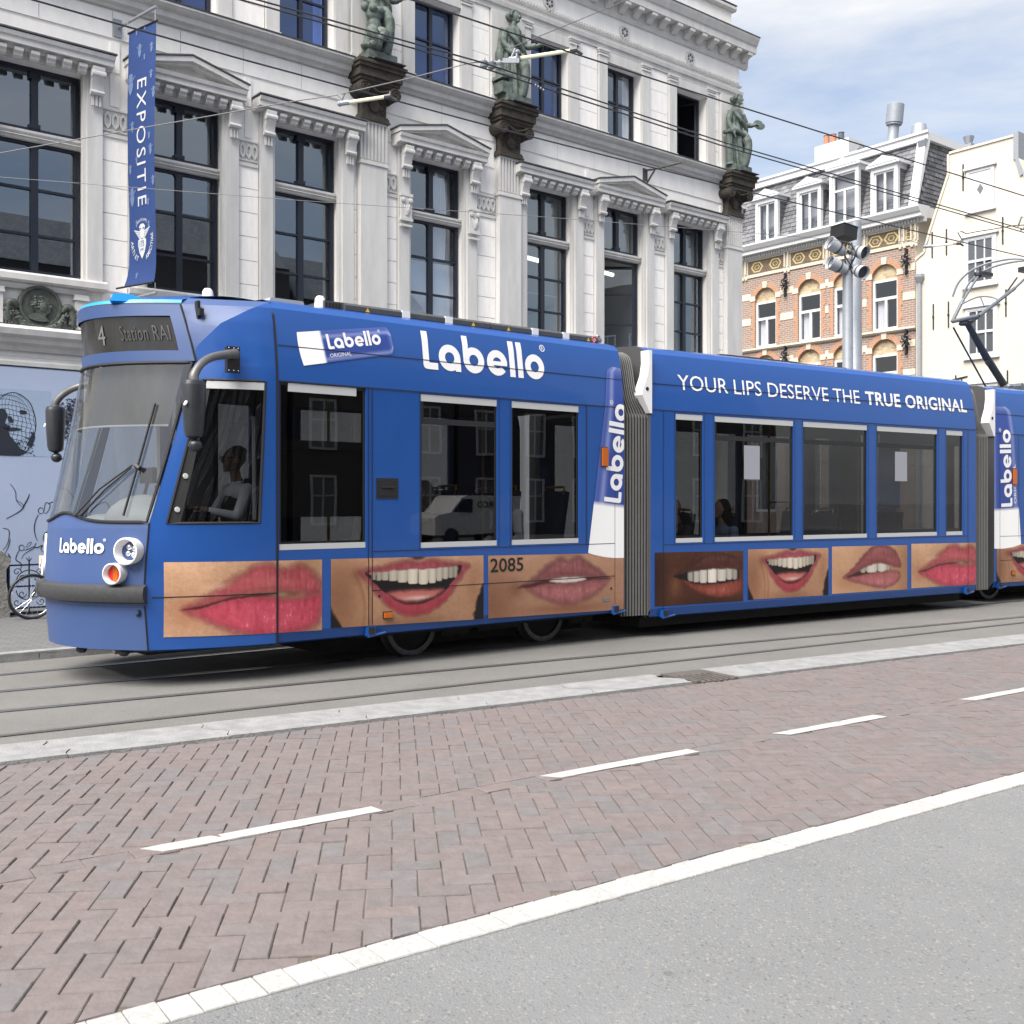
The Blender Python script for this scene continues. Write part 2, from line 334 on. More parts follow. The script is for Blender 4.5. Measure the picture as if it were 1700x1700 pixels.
def clip(poly, a, b, keep_above):
    o = []; n = len(poly)
    f = lambda p: (p[1]-(a+b*p[0]))*(1 if keep_above else -1)
    for i in range(n):
        p, q = poly[i], poly[(i+1) % n]; fp, fq = f(p), f(q)
        if fp >= 0: o.append(p)
        if fp*fq < 0:
            t = fp/(fp-fq); o.append((p[0]+(q[0]-p[0])*t, p[1]+(q[1]-p[1])*t))
    return o
def area(p): return .5*abs(sum(p[i][0]*p[(i+1) % len(p)][1]-p[(i+1) % len(p)][0]*p[i][1] for i in range(len(p))))
def inset(poly, d):
    c = Vector((sum(p[0] for p in poly)/len(poly), sum(p[1] for p in poly)/len(poly)))
    o = []
    for p in poly:
        v = Vector(p)-c; l = v.length; o.append(tuple(c+v*max(.3, (l-d*1.35)/l)))
    return o
def brick_shape(mb, cols, poly, z, tone, g=.0026):
    cx_ = sum(p[0] for p in poly)/len(poly); cy_ = sum(p[1] for p in poly)/len(poly); c_ = Vector((cx_, cy_)); n = len(poly)
    A_ = max(abs((Vector(p)-c_).dot(AX)) for p in poly); B_ = max(abs((Vector(p)-c_).dot(AY)) for p in poly)
    def shr(dx, dy):
        o = []
        for p in poly:
            v = Vector(p)-c_; o.append(tuple(c_+AX*(v.dot(AX)*max(.3, 1-dx/A_))+AY*(v.dot(AY)*max(.3, 1-dy/B_))))
        return o
    p1 = shr(g+random.uniform(-.0012,.0012), g*.45); p2 = shr(g+.0042, g*.45+.0022); tz = [random.uniform(-.0025,.0025) for _ in range(2)]
    c0 = poly[0]; V = [(x, y, -.02) for x, y in p1] + [(x, y, z-.004) for x, y in p1] + [(x, y, z+tz[0]*(x-c0[0])*6+tz[1]*(y-c0[1])*6) for x, y in p2]
    F = [list(range(2*n, 3*n))] + [(i, (i+1) % n, n+(i+1) % n, n+i) for i in range(n)] + [(n+i, n+(i+1) % n, 2*n+(i+1) % n, 2*n+i) for i in range(n)]
    mb.add(V, F); cols += [(*tone, 1)]*(3*n)
def tone():
    t = random.choice([(.136,.117,.1155)]*7 + [(.133,.118,.117)]*4 + [(.140,.117,.114)]*2 + [(.127,.119,.121)]*2); k = random.uniform(.95,1.05)
    return tuple(c*k for c in t)
AX = Vector((math.cos(R(6.3)), math.sin(R(6.3)))); AY = Vector((-AX.y, AX.x)); BW = .1045
bricks = []
for (sh, lo, hi) in ((0, (lb, 4.145+.012, .71), (ld, 5.96-.075, .71)), (.047, (ld, 5.96+.075, .71), (ka, 8.27-.01, .63))):
    for i in range(-90, 130):
        for j in range(-60, 190):
            k = (i-j) % 4
            if k not in (0, 3): continue
            u0, v0 = i*BW+sh, j*BW+sh*.6
            c = AX*(u0+.1)+AY*(v0+.1)
            if c.x < -5.2 or c.x > 9.5 or c.y < 1.5 or c.y > 15 or c.y < lo[1]+lo[2]*c.x-.3 or c.y > hi[1]+hi[2]*c.x+.3: continue
            du, dv = (2*BW, BW) if k == 0 else (BW, 2*BW)
            p = [AX*(u0+a*du)+AY*(v0+b*dv) for a, b in ((0,0),(1,0),(1,1),(0,1))]
            p = [(q.x, q.y) for q in p]
            p = clip(p, lo[1], lo[2], True)
            if len(p) > 2: p = clip(p, hi[1], hi[2], False)
            if len(p) > 2 and area(p) > .0035: bricks.append(p)
DL = Vector((1, .71)).normalized(); DN = Vector((-DL.y, DL.x))
for i in range(-30, 60):           # the row of bricks laid along the dashed line
    o = Vector((0, 5.96)) + DL*(i*.205); p = [o+DN*-.062, o+DL*.205+DN*-.062, o+DL*.205+DN*.062, o+DN*.062]
    bricks.append([(q.x, q.y) for q in p])
cen = lambda p: (sum(q[0] for q in p)/len(p), sum(q[1] for q in p)/len(p))
def vis_rank(p):
    x, y = cen(p); return y + (100 if abs(x) > y*.475+.12 or y < 2.9 else 0)
bricks.sort(key=vis_rank)
rest = MB(); rc = []
for n, p in enumerate(bricks):
    z = random.uniform(-.0022, .0022)
    if n < 300:
        mb = MB(); cc = []; brick_shape(mb, cc, p, z, tone()); mb.build('brick', M['brick'], road, col=cc)
    else: brick_shape(rest, rc, p, z, tone())
tag(rest.build('brick_field', M['brick'], road, col=rc), kind='stuff')
# painted dashes
for q_, ln_ in (((-3.52,3.45),1.14), ((-1.62,4.82),1.14), ((.20,6.11),1.13), ((1.78,7.24),1.08), ((3.55,8.50),1.1), ((5.3,9.72),1.1), ((7.1,11.0),1.1)):
    a = Vector((0, 5.96)) + DL*((Vector(q_)-Vector((0, 5.96))).dot(DL)); mb = MB(); sk = .055
    pts = [a+DN*-.05+DL*sk, a+DL*(ln_+sk*.2)+DN*-.05, a+DL*ln_+DN*.05, a+DN*.05-DL*.02]
    n_ = 12; lo_ = [pts[0].lerp(pts[1], i/n_)+DN*random.uniform(-.004,.004) for i in range(n_+1)]; hi_ = [pts[3].lerp(pts[2], i/n_)+DN*random.uniform(-.004,.004) for i in range(n_+1)]
    mb.prism([(q.x, q.y) for q in lo_ + hi_[::-1]], 'z', .0015, .0045); tag(mb.build('lane_dash', M['line']), kind='structure')
# white edge line of painted bricks
eb = MB(); eb.add([(-6,la(-6),-.008),(12,la(12),-.008),(12,lb(12),-.008),(-6,lb(-6),-.008)], [(0,1,2,3)])
edge = tag(eb.build('edge_line', M['sand']), kind='structure')
for i in range(-55, 130):
    o = Vector((0, 3.962)) + DL*(i*.104); wd = .148; p = [o, o+DL*.1015, o+DL*.1015+DN*wd, o+DN*wd]
    mb = MB(); cc = []; k = random.uniform(.90, 1.0); brick_shape(mb, cc, [(q.x, q.y) for q in p], .003+random.uniform(-.001,.001), (.335*k,.335*k,.33*k), .0012)
    mb.build('white_paver', M['linepaver'], edge, col=cc)
# granite kerb of interlocking stones
KD = Vector((1, .63)).normalized(); KN = Vector((-KD.y, KD.x)); KW = .50
kb0 = MB(); kb0.add([(-16,ka(-16),-.1),(46,ka(46),-.1),(46,kb(46),-.1),(-16,kb(-16),-.1)], [(0,1,2,3)])
kerb = tag(kb0.build('kerb', M['kerbstone']), kind='structure')
def kpt(t, wv): q = Vector((0, 8.27)) + KD*t + KN*wv; return (q.x, q.y)
def send(t): return [kpt(t + .055*math.sin(2*PI*min(1, max(0, (k/10-.15)/.7))) - .05*(k/10), KW*k/10) for k in range(11)]
GT0, GT1 = 1.86, 2.36
tj = [-3.18 + 1.0*i for i in range(-12, 40)]
for a, b in zip(tj, tj[1:]):
    if b > GT0 and a < GT1:
        parts_ = []
        if a < GT0-.1: parts_.append((send(a+.004), [kpt(GT0, KW*k/10) for k in range(11)]))
        if b > GT1+.1: parts_.append(([kpt(GT1, KW*k/10) for k in range(11)], send(b-.004)))
    else: parts_ = [(send(a+.004), send(b-.004))]
    for e0, e1 in parts_:
        mb = MB(); h = .021+random.uniform(-.003,.003); mb.prism(e0[::-1] + e1 if False else e1 + e0[::-1], 'z', -.06, h); mb.build('kerb_stone', M['kerbstone'], kerb)
gr = thing('drain_grate', 'rusty slotted iron drain grate set into the granite kerb', 'drain', (*kpt(GT0, 0), 0), math.atan2(.63, 1))
mb = MB(); Lg = GT1-GT0
mb.box(.01, Lg-.01, .30, KW-.01, -.05, .020); mb.box(.01, Lg-.01, 0.0, .30, -.06, -.03, 1)
mb.box(.01, .05, 0, .30, -.05, .019); mb.box(Lg-.05, Lg-.01, 0, .30, -.05, .019)
mb.build('frame', [M['rust'], M['seam']], gr)
for k in range(6):
    b = MB(); x = .075+k*.068; b.prism([(0,-.05),(.3,-.05),(.3,.020),(.03,.018),(0,.008)], 'x', x, x+.036); b.build('bar', M['rust'], gr)
# back kerb and pavement
pv = MB(); pv.add([(-40,bk(-40),.075),(46,bk(46),.075),(46,bk(46)+8.5,.075),(-40,bk(-40)+8.5,.075)], [(0,1,2,3)])
tag(pv.build('pavement', M['pave']), kind='structure')
BD = Vector((1, .828)).normalized(); BN = Vector((-BD.y, BD.x))
bkb = MB(); o = Vector((0, 14.43))
q = [o+BD*-20, o+BD*40, o+BD*40+BN*.02, o+BD*-20+BN*.02]; bkb.prism([(p.x,p.y) for p in q], 'z', -.06, .03)
bkerb = tag(bkb.build('back_kerb', M['kerbstone']), kind='structure')
for i in range(-12, 24):
    a = o+BD*(i*1.0+.003)+BN*.001; b = o+BD*(i*1.0+.994)+BN*.001; n1 = BN*.16
    mb = MB(); mb.prism([(p.x, p.y) for p in (a, b, b+n1, a+n1)], 'z', -.05, .095); mb.build('kerb_stone', M['kerbstone'], bkerb)
gg = thing('gutter_grate', 'small dark gutter grate low in the far kerb under the tram nose', 'drain', ((o+BD*-5.05).x, (o+BD*-5.05).y, 0), math.atan2(.828, 1))
mb = MB(); mb.box(-.25, .25, -.10, .0, -.02, .055); mb.build('frame', M['rust'], gg)
for k in range(5):
    b = MB(); b.box(-.21+k*.088, -.15+k*.088, -.104, -.09, .004, .04); b.build('slot', M['seam'], gg)
# rails: grooved, laid flush in the asphalt
for a, b_, x0, x1, wd, dk in ((13.40,.82,-12,30,.055,0), (11.60,.67,-12,30,.055,0), (10.30,.62,-12,30,.05,0), (9.40,.68,-12,30,.03,1)):
    mb = MB(); d = Vector((1, b_)).normalized(); n = Vector((-d.y, d.x)); p0 = Vector((x0, a+b_*x0)); p1 = Vector((x1, a+b_*x1))
    for o0, o1, mi, z in ((-wd, 0, 1 if dk else 0, .018), (0, .032, 1, .017), (.032, .05, 0, .018)):
        q = [p0+n*o0, p1+n*o0, p1+n*o1, p0+n*o1]; mb.add([(p.x, p.y, z) for p in q], [(0,1,2,3)], mi)
    tag(mb.build('rail', [M['steel'], M['railside']]), kind='structure')

# ------------------------------------------------------------------ the museum
MLOC = tuple(VF*16)
mus = thing('museum_building', 'long cream stuccoed museum building with tall dark blue windows and statues on pilasters', 'building', MLOC, FA)
XL, XR = -3.2, 20.05
CL = [-.0, 2.45, 4.6, 6.73, 8.83, 11.48, 14.2, 16.28, 18.4]
PIL = [1.2, 3.45][:1] + [10.06, 13.10, 19.76]
HW, UW = .645, .52
LZ0, LZ1, UZ0, UZ1 = 4.76, 7.72, 9.10, 10.64
mb = MB()
holes_wall(mb, XL, XR, 0, 11.9, [(c-HW, c+HW, LZ0, LZ1) for c in CL] + [(c-UW, c+UW, UZ0, UZ1) for c in CL], .02, .30)
mb.add([(XR,.02,0),(XR,9,0),(XR,9,11.9),(XR,.02,11.9)], [(0,1,2,3)]); mb.add([(XL,.02,0),(XL,.02,11.9),(XL,9,11.9),(XL,9,0)], [(0,1,2,3)])
mb.add([(XL,9,0),(XL,9,11.9),(XR,9,11.9),(XR,9,0)], [(0,1,2,3)])
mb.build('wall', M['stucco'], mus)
roofm = MB(); roofm.add([(XL,.1,12.3),(XR,.1,12.3),(XR,9,12.3),(XL,9,12.3)], [(0,1,2,3)]); roofm.build('roof', M['lead'], mus)
sblock = cube_of(M['stucco'])
def block(x0, x1, z0, z1, y0=-.002, y1=.03):
    if x1-x0 < .06: return
    g = .0048; piece('stone_block', sblock, mus, ((x0+x1)/2, (y0+y1)/2, (z0+z1)/2), (x1-x0-2*g, y1-y0, z1-z0-2*g))
def gaps(x0, x1, solid):
    o = []; c = x0
    for a, b in sorted(solid):
        if a > c: o.append((c, a))
        c = max(c, b)
    if c < x1: o.append((c, x1))
    return o
solid_l = [(c-HW-.23, c+HW+.23) for c in CL] + [(p-.27, p+.27) for p in PIL]
solid_h = [(c-.99, c+.99) for c in CL] + [(p-.30, p+.30) for p in PIL]
solid_u = [(c-UW-.25, c+UW+.25) for c in CL] + [(p-.42, p+.42) for p in PIL]
for a, b in gaps(XL, XR, solid_l):
    for k in range(6): block(a, b, 4.64+k*.383, 5.02+k*.383)
    block(a, b, 3.55, 4.60)
for a, b in gaps(XL, XR, solid_h): block(a, b, 7.36, 7.82)
for a, b in gaps(XL, XR, [(p-.30, p+.30) for p in PIL]):
    for z0, z1, ph in ((8.36, 8.77, 0), ):
        n = max(1, round((b-a)/1.05)); 
        for i in range(n): block(a+(b-a)*i/n, a+(b-a)*(i+1)/n, z0, z1)
for a, b in gaps(XL, XR, solid_h): block(a, b, 7.86, 8.32)
for a, b in gaps(XL, XR, solid_u):
    for k in range(4): block(a, b, 9.06+k*.45, 9.51+k*.45)
# string course, architrave, frieze and main cornice
def moulding(name, prof, x0, x1, m, parent, mi=None):
    b = MB(); b.prism(prof, 'x', x0, x1); return b.build(name, m, parent)
sc_prof = [(.03,8.79),(-.05,8.79),(-.07,8.83),(-.14,8.85),(-.15,8.93),(-.22,8.955),(-.27,9.0),(-.27,9.03),(.03,9.06)]
edges = [XL] + [e for p in PIL for e in (p-.46, p+.46)] + [XR]
for a, b in zip(edges[0::2], edges[1::2]):
    if b-a > .05:
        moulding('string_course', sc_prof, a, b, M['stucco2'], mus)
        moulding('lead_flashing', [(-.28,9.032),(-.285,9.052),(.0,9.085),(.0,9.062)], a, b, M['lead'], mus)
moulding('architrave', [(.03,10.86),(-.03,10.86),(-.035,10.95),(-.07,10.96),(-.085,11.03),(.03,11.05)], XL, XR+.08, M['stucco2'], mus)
fr = MB(); fr.box(XL, XR, -.015, .018, 11.05, 11.64); fr.build('frieze', M['stucco'], mus)
moulding('bead_course', [(.0,11.13),(-.06,11.14),(-.07,11.17),(.0,11.19)], XL, XR+.04, M['stucco2'], mus)
bd = MB()
for i in range(int((XR-XL)/.075)): bd.box(XL+i*.075, XL+i*.075+.035, -.05, -.012, 11.195, 11.245)
tag(bd.build('bead_row', M['stucco2'], mus), kind='stuff')
for c in (6.73, 8.83, 10.05, 12.1, 14.17, 16.27, 18.33):
    T = Matrix.Translation((c, -.016, 11.37)) @ Matrix.Rotation(PI/2, 4, 'X')
    b = MB(); b.lathe([(.10,.0),(.10,.035),(.135,.035),(.15,.0)], 20, 0, T, False); b.lathe([(.005,.004),(.10,.004)], 20, 1, T, False)
    for k in range(3): b.box(-.1, .1, -.008, .008, .004, .03, 0, T @ Matrix.Rotation(k*PI/3, 4, 'Z'))
    b.lathe([(.035,.0),(.035,.035)], 10, 0, T); b.build('round_vent', [M['stucco2'], M['seam']], mus)
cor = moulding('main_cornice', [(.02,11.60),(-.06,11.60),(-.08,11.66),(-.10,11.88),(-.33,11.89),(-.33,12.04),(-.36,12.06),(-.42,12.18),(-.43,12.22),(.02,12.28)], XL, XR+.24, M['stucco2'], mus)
cl2 = MB(); cl2.prism([(-.44,12.222),(-.44,12.245),(.02,12.305),(.02,12.285)], 'x', XL, XR+.25); cl2.build('lead_flashing', M['lead'], mus)
mods = cube_of(M['stucco2'])
modm = MB(); modm.prism([(-.10,11.88),(-.32,11.88),(-.32,11.82),(-.22,11.79),(-.14,11.71),(-.10,11.70)], 'x', -.075, .075); modmesh = modm.build('modillion', M['stucco2'], cor); modmesh.location = (XR+.05, 0, 0)
for i in range(1, 36): piece('modillion', modmesh.data, cor, (XR+.05-i*.40, 0, 0))
at = MB(); at.box(XL, XR-.2, .05, .4, 12.26, 12.86); at.build('attic_parapet', M['stucco'], mus)
atc = MB(); atc.prism([(.42,12.86),(-.02,12.86),(-.05,12.90),(-.05,12.96),(.42,12.98)], 'x', XL, XR-.12); atc.build('parapet_coping', M['stucco2'], mus)
atl = MB(); atl.box(XL, XR-.11, -.06, .43, 12.982, 13.0); atl.build('lead_flashing', M['lead'], mus)
# lower windows
def pane(parent, x0, x1, z0, z1, y, m=None):
    b = MB(); b.add([(x0,y,z0),(x1,y,z0),(x1,y,z1),(x0,y,z1)], [(0,1,2,3)]); return b.build('pane', m or M['pane'], parent)
def frame_bars(b, x0, x1, z0, z1, t, y0, y1):
    b.box(x0, x0+t, y0, y1, z0, z1); b.box(x1-t, x1, y0, y1, z0, z1); b.box(x0+t, x1-t, y0, y1, z0, z0+t); b.box(x0+t, x1-t, y0, y1, z1-t, z1)
def corner_fill(b, x, z, sx, sz, r, y0, y1):
    """rounded inner corner of an opening; (x,z) the corner, sx/sz towards its middle"""
    pts = [(x, z)] + [(x+sx*r*(1-math.sin(t)), z+sz*r*(1-math.cos(t))) for t in [PI/2*i/5 for i in range(6)]]
    if sx*sz > 0: pts = pts[::-1]
    b.prism(pts, 'y', y0, y1)
def lower_window(c, kind):
    x0, x1 = c-HW+.03, c+HW-.03; yf, yb = .20, .27
    b = MB(); t = .055; frame_bars(b, x0, x1, LZ0+.03, LZ1, t, yf, yb)
    b.box(x0+t, x1-t, yf+.005, yb, 6.62, 6.66)
    mz = ((LZ0+.085, 6.62),) if kind not in ('open',) else ()
    if kind != 'open': b.box(c-.05, c+.05, yf+.002, yb, LZ0+.085, 6.62)
    # transom light with its little column
    b.box(c-.045, c+.045, yf-.01, yb, 6.80, LZ1-t); b.box(c-.075, c+.075, yf-.02, yb, 6.86, 6.92); b.box(c-.075, c+.075, yf-.02, yb, LZ1-t-.10, LZ1-t)
    b.box(x0+t, x1-t, yf, yb, 6.80, 6.86)
    if kind != 'open':
        for z in (5.35, 6.0): b.box(x0+t, c-.05, yf+.01, yb, z-.018, z+.018); b.box(c+.05, x1-t, yf+.01, yb, z-.018, z+.018)
        for sx in (-1, 1):
            corner_fill(b, c+sx*(HW-.03-t), 6.62, -sx, -1, .07, yf+.012, yb-.01); corner_fill(b, c+sx*.05, 6.62, sx, -1, .07, yf+.012, yb-.01)
    for sx in (-1, 1): corner_fill(b, c+sx*(HW-.03-t), LZ1-t, -sx, -1, .06, yf+.012, yb-.01)
    wnd = b.build('window', M['navy'], mus)
    tb = MB(); tb.prism([(yf-.08,6.685),(yf-.11,6.70),(yf-.09,6.72),(yf-.12,6.75),(yf-.12,6.785),(yf-.06,6.80),(yb,6.80),(yb,6.66),(yf-.06,6.66)], 'x', c-HW, c+HW); tb.build('transom', M['stucco2'], wnd)
    yp = .245
    for sx in (0, 1):
        xa, xb = (x0+t, c-.05) if sx == 0 else (c+.05, x1-t)
        if kind != 'open':
            for za, zb in ((LZ0+.085, 5.332), (5.368, 5.982), (6.018, 6.62)): pane(wnd, xa, xb, za, zb, yp)
        pane(wnd, xa, xb, 6.86, LZ1-t, yp)
    rm = MB(); rmat = M['roomlight'] if kind in ('light', 'open', 'lamp') else M['room']
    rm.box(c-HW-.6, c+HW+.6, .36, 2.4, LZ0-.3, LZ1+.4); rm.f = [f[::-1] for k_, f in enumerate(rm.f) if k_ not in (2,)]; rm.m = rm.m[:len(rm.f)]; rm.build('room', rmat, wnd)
    if kind == 'curtain':
        cb = MB(); cb.grid(lambda u, v: (c+.14+.32*u+.02*math.sin(v*3), .40+.035*math.sin(u*38), v), [i/30 for i in range(31)], [6.05+i*.16 for i in range(11)]); cb.build('curtain', M['curtain'], wnd, smooth='all')
        bl = MB(); bl.box(c-HW, c+HW, .36, .372, LZ0, 5.97); bl.build('blind', M['blind'], wnd)
    if kind in ('lamp', 'open'):
        lb_ = MB(); lb_.tube([(c-.5, .75, 6.55), (c+.62, .95, 6.55)], .045, 8); lb_.build('tube_lamp', M['tubelamp'], wnd)
        if kind == 'lamp':
            rb = MB(); rb.tube([(c-HW, .40, 5.72), (c+HW-.1, .40, 5.72)], .012, 6); rb.build('rail', M['white'], wnd)
    if kind == 'open':      # the right casement stands open
        s = MB(); T = Matrix.Translation((x1-t, .22, 0)) @ Matrix.Rotation(R(-38), 4, 'Z'); wdt = .9
        for q in ((-wdt, -wdt+.06, LZ0+.1, 6.6), (-.06, 0, LZ0+.1, 6.6), (-wdt+.06, -.06, 6.54, 6.6), (-wdt+.06, -.06, 5.98, 6.02), (-wdt+.06, -.06, 5.33, 5.37)): s.box(q[0], q[1], 0, .04, q[2], q[3], 0, T)
        s.build('open_casement', M['navy'], wnd)
        g = MB(); g.add([(-wdt+.06,.02,LZ0+.1),(-.06,.02,LZ0+.1),(-.06,.02,6.54),(-wdt+.06,.02,6.54)], [(0,1,2,3)], 0, T); g.build('pane', M['pane'], wnd)
    return wnd
dent = MB(); dent.prism([(-.10,0),(-.23,0),(-.23,-.045),(-.19,-.075),(-.19,-.10),(-.15,-.125),(-.10,-.125)], 'x', -.058, .058)
def hood(c, ped, cap, ex=.33):
    b = MB(); zt = 7.80
    for sx in (-1, 1):
        xa, xb = sorted((c+sx*HW, c+sx*(HW+.22))); b.box(xa, xb, -.065, .02, LZ0-.16, zt)
        xi, xo = sorted((c+sx*HW, c+sx*(HW-.05))); b.box(xi, xo, -.03, .06, LZ0, LZ1)
    b.box(c-HW-.22, c+HW+.22, -.075, .015, LZ1+.003, zt-.002)
    sur = b.build('window_surround', M['stucco2'], mus)
    hb = MB(); hb.prism([(.02,7.80),(-.14,7.80),(-.16,7.835),(-.26,7.84),(-.26,7.92),(-.285,7.93),(-.30,7.985),(.02,7.995)], 'x', c-HW-ex, c+HW+ex)
    if ped:
        apex = 8.30
        for sx in (-1, 1):
            x0, x1 = c, c+sx*(HW+ex+.02)
            for (ya, yb, dz0, dz1) in ((-.30, .02, .0, .075), (-.24, .02, -.045, -.001)):
                pts = [(x0, apex+dz0-.08), (x1, 7.998+dz0), (x1, 7.998+dz1), (x0, apex+dz1-.08)]
                if dz0 < 0: pts = [(x0, apex+dz0-.08), (x1-sx*.12, 7.998), (x1, 7.998+.0), (x0, apex+dz1-.08)]
                hb.prism(pts if sx < 0 else pts[::-1], 'y', ya, yb)
        hb.prism([(c-HW-.2, 7.996), (c, apex-.12), (c+HW+.2, 7.996)][::-1], 'y', -.10, .02)
    hd = hb.build('window_hood', M['stucco2'], mus)
    fl = MB()
    if ped:
        for sx in (-1, 1):
            pts = [(c, 8.302), (c+sx*(HW+ex+.04), 8.078), (c+sx*(HW+ex+.04), 8.098), (c, 8.324)]
            fl.prism(pts if sx < 0 else pts[::-1], 'y', -.315, .02)
    else: fl.box(c-HW-.35, c+HW+.35, -.315, .02, 8.0, 8.022)
    fl.build('lead_flashing', M['lead'], hd)
    for k in range(6):
        if c == CL[0] and k == 0: pass
        o = dent.build('dentil', M['stucco2'], hd) if dent_mesh[0] is None else piece('dentil', dent_mesh[0], hd, (0,0,0))
        dent_mesh[0] = o.data; o.location = (c-HW+.105+k*(2*HW-.21)/5, 0, 7.80)
    for sx in (-1, 1):
        cx = c+sx*(HW+.11); cb = MB()
        cb.prism([(-.10,7.80),(-.25,7.80),(-.25,7.74),(-.235,7.66),(-.19,7.58),(-.175,7.50),(-.165,7.42),(-.10,7.41)], 'x', cx-.085, cx+.085)
        for zz, yy, rr in ((7.70,-.215,.05), (7.45,-.155,.035)):
            cb.lathe([(rr,-.098),(rr,.098)], 12, 0, Matrix.Translation((cx, yy, zz)) @ Matrix.Rotation(PI/2, 4, 'Y'))
        for q in (-.05, 0, .05): cb.box(cx+q-.016, cx+q+.016, -.135, -.10, 7.27, 7.41)
        cb.build('console', M['stucco2'], hd, smooth=30)
        if cap:
            kb_ = MB()
            kb_.box(cx-.13, cx+.13, -.15, -.10, 6.93, 6.98); kb_.box(cx-.115, cx+.115, -.135, -.10, 6.55, 6.93); kb_.box(cx-.13, cx+.13, -.15, -.10, 6.50, 6.55); kb_.box(cx-.12, cx+.12, -.14, -.10, 6.40, 6.44)
            for s2 in (-1, 1): kb_.lathe([(.012,.0),(.045,.01),(.045,.03),(.012,.04)], 12, 0, Matrix.Translation((cx+s2*.075, -.135, 6.86)) @ Matrix.Rotation(PI/2, 4, 'X'))
            for a in (-40, 0, 40): kb_.tube([(cx, -.14, 6.6), (cx+.05*math.sin(R(a)), -.155, 6.70), (cx+.09*math.sin(R(a)), -.14, 6.80)], [.02,.022,.008], 6)
            kb_.build('small_capital', M['stucco2'], hd, smooth=30)
    sb = MB(); sb.prism([(.25,LZ0-.02),(-.14,LZ0-.02),(-.16,LZ0-.05),(-.16,LZ0-.13),(-.11,LZ0-.155),(.02,LZ0-.155)], 'x', c-HW-.26, c+HW+.26); sb.build('window_sill', M['stucco2'], hd)
dent_mesh = [None]
KIND = {4: 'plain', 5: 'curtain', 6: 'lamp', 7: 'open', 8: 'light'}
for i, c in enumerate(CL):
    lower_window(c, KIND.get(i, 'plain')); hood(c, i % 2 == 1, i == 5, .26 if i == 3 else .33)
# hexagon frieze bands
for a, b in gaps(XL, XR, solid_l):
    if b-a < .15: continue
    fb = MB(); fb.box(a+.01, b-.01, .0, .02, 6.97, 7.32); n = max(1, round((b-a-.04)/.098)); st = (b-a-.04)/n
    for k in range(n):
        cx = a+.02+st*(k+.5); ro, ri = .130, .082; sx = min(.62, st/2/ro*.86)
        oc = [(cx+math.sin(2*PI*j/6)*ro*sx*1.15, 7.145+math.cos(2*PI*j/6)*ro) for j in range(6)]; ic = [(cx+math.sin(2*PI*j/6)*ri*sx*1.0, 7.145+math.cos(2*PI*j/6)*ri) for j in range(6)]
        for j in range(6):
            q = [oc[j], ic[j], ic[(j+1) % 6], oc[(j+1) % 6]]; fb.prism(q, 'y', -.028, .0)
        fb.box(cx-st/2, cx-st/2+.02, -.022, 0, 7.10, 7.19)
    for z in (6.985, 7.29): fb.box(a+.01, b-.01, -.02, 0, z, z+.02)
    fb.box(a+.01, b-.01, -.025, .02, 6.90, 6.955)
    fb.build('hexagon_band', M['stucco2'], mus)
# upper windows
for i, c in enumerate(CL):
    b = MB(); x0, x1 = c-UW+.03, c+UW-.03; t = .045; yf, yb = .20, .26
    frame_bars(b, x0, x1, UZ0, UZ1, t, yf, yb); op = i == 8
    if not op:
        b.box(c-.035, c+.035, yf, yb, UZ0+t, UZ1-t)
        for xa, xb in ((x0+t, c-.035), (c+.035, x1-t)): b.box(xa, xb, yf+.01, yb, 9.94, 9.972)
        for sx in (-1, 1): corner_fill(b, c+sx*(UW-.03-t), UZ1-t, -sx, -1, .07, yf+.01, yb-.01); corner_fill(b, c+sx*.035, UZ1-t, sx, -1, .07, yf+.01, yb-.01)
    wnd = b.build('window', M['navy'], mus)
    if not op:
        for xa, xb in ((x0+t, c-.035), (c+.035, x1-t)):
            for za, zb in ((UZ0+t, 9.94), (9.972, UZ1-t)): pane(wnd, xa, xb, za, zb, .24, M['paneblue'] if i != 7 else M['pane'])
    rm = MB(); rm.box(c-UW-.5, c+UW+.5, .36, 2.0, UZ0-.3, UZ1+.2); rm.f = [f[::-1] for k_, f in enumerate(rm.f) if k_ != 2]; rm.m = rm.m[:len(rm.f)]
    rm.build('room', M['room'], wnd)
    if i in (3, 4, 5, 6):
        bl = MB(); bl.box(c-UW, c+UW-(.16 if i == 4 else 0), .37, .38, UZ0-.1, UZ1); bl.build('blind', M['skyback'], wnd)  # added blue sheet behind the glass, coloured as reflected sky
    if i in (4, 7):
        cb = MB(); cb.grid(lambda u, v: (c+.30+.18*u, .345+.02*math.sin(u*25), v), [k/16 for k in range(17)], [UZ0, UZ1]); cb.build('curtain', M['curtain'], wnd, smooth='all')
    if op:
        s = MB(); T = Matrix.Translation((x1-t, .23, 0)) @ Matrix.Rotation(R(-62), 4, 'Z')
        for q in ((-.46,-.41,UZ0+.05,UZ1-.05),(-.05,0,UZ0+.05,UZ1-.05),(-.41,-.05,UZ1-.1,UZ1-.05),(-.41,-.05,9.94,9.97)): s.box(q[0], q[1], 0, .035, q[2], q[3], 0, T)
        s.build('open_casement', M['navy'], wnd)
    pb = MB()
    for sx in (-1, 1):
        xa, xb = sorted((c+sx*UW, c+sx*(UW+.235))); pb.box(xa, xb, -.05, .02, 9.05, 10.78)
        pb.box(xa-.02, xb+.02, -.07, .02, 9.05, 9.17)
        for z0, z1, e in ((10.72,10.755,.015),(10.78,10.815,.02),(10.815,10.855,.035)): pb.box(xa-e, xb+e, -.055-e, .02, z0+.001, z1)
    pb.box(c-UW, c+UW, -.03, .02, UZ1, 10.855); pb.build('window_surround', M['stucco2'], mus)
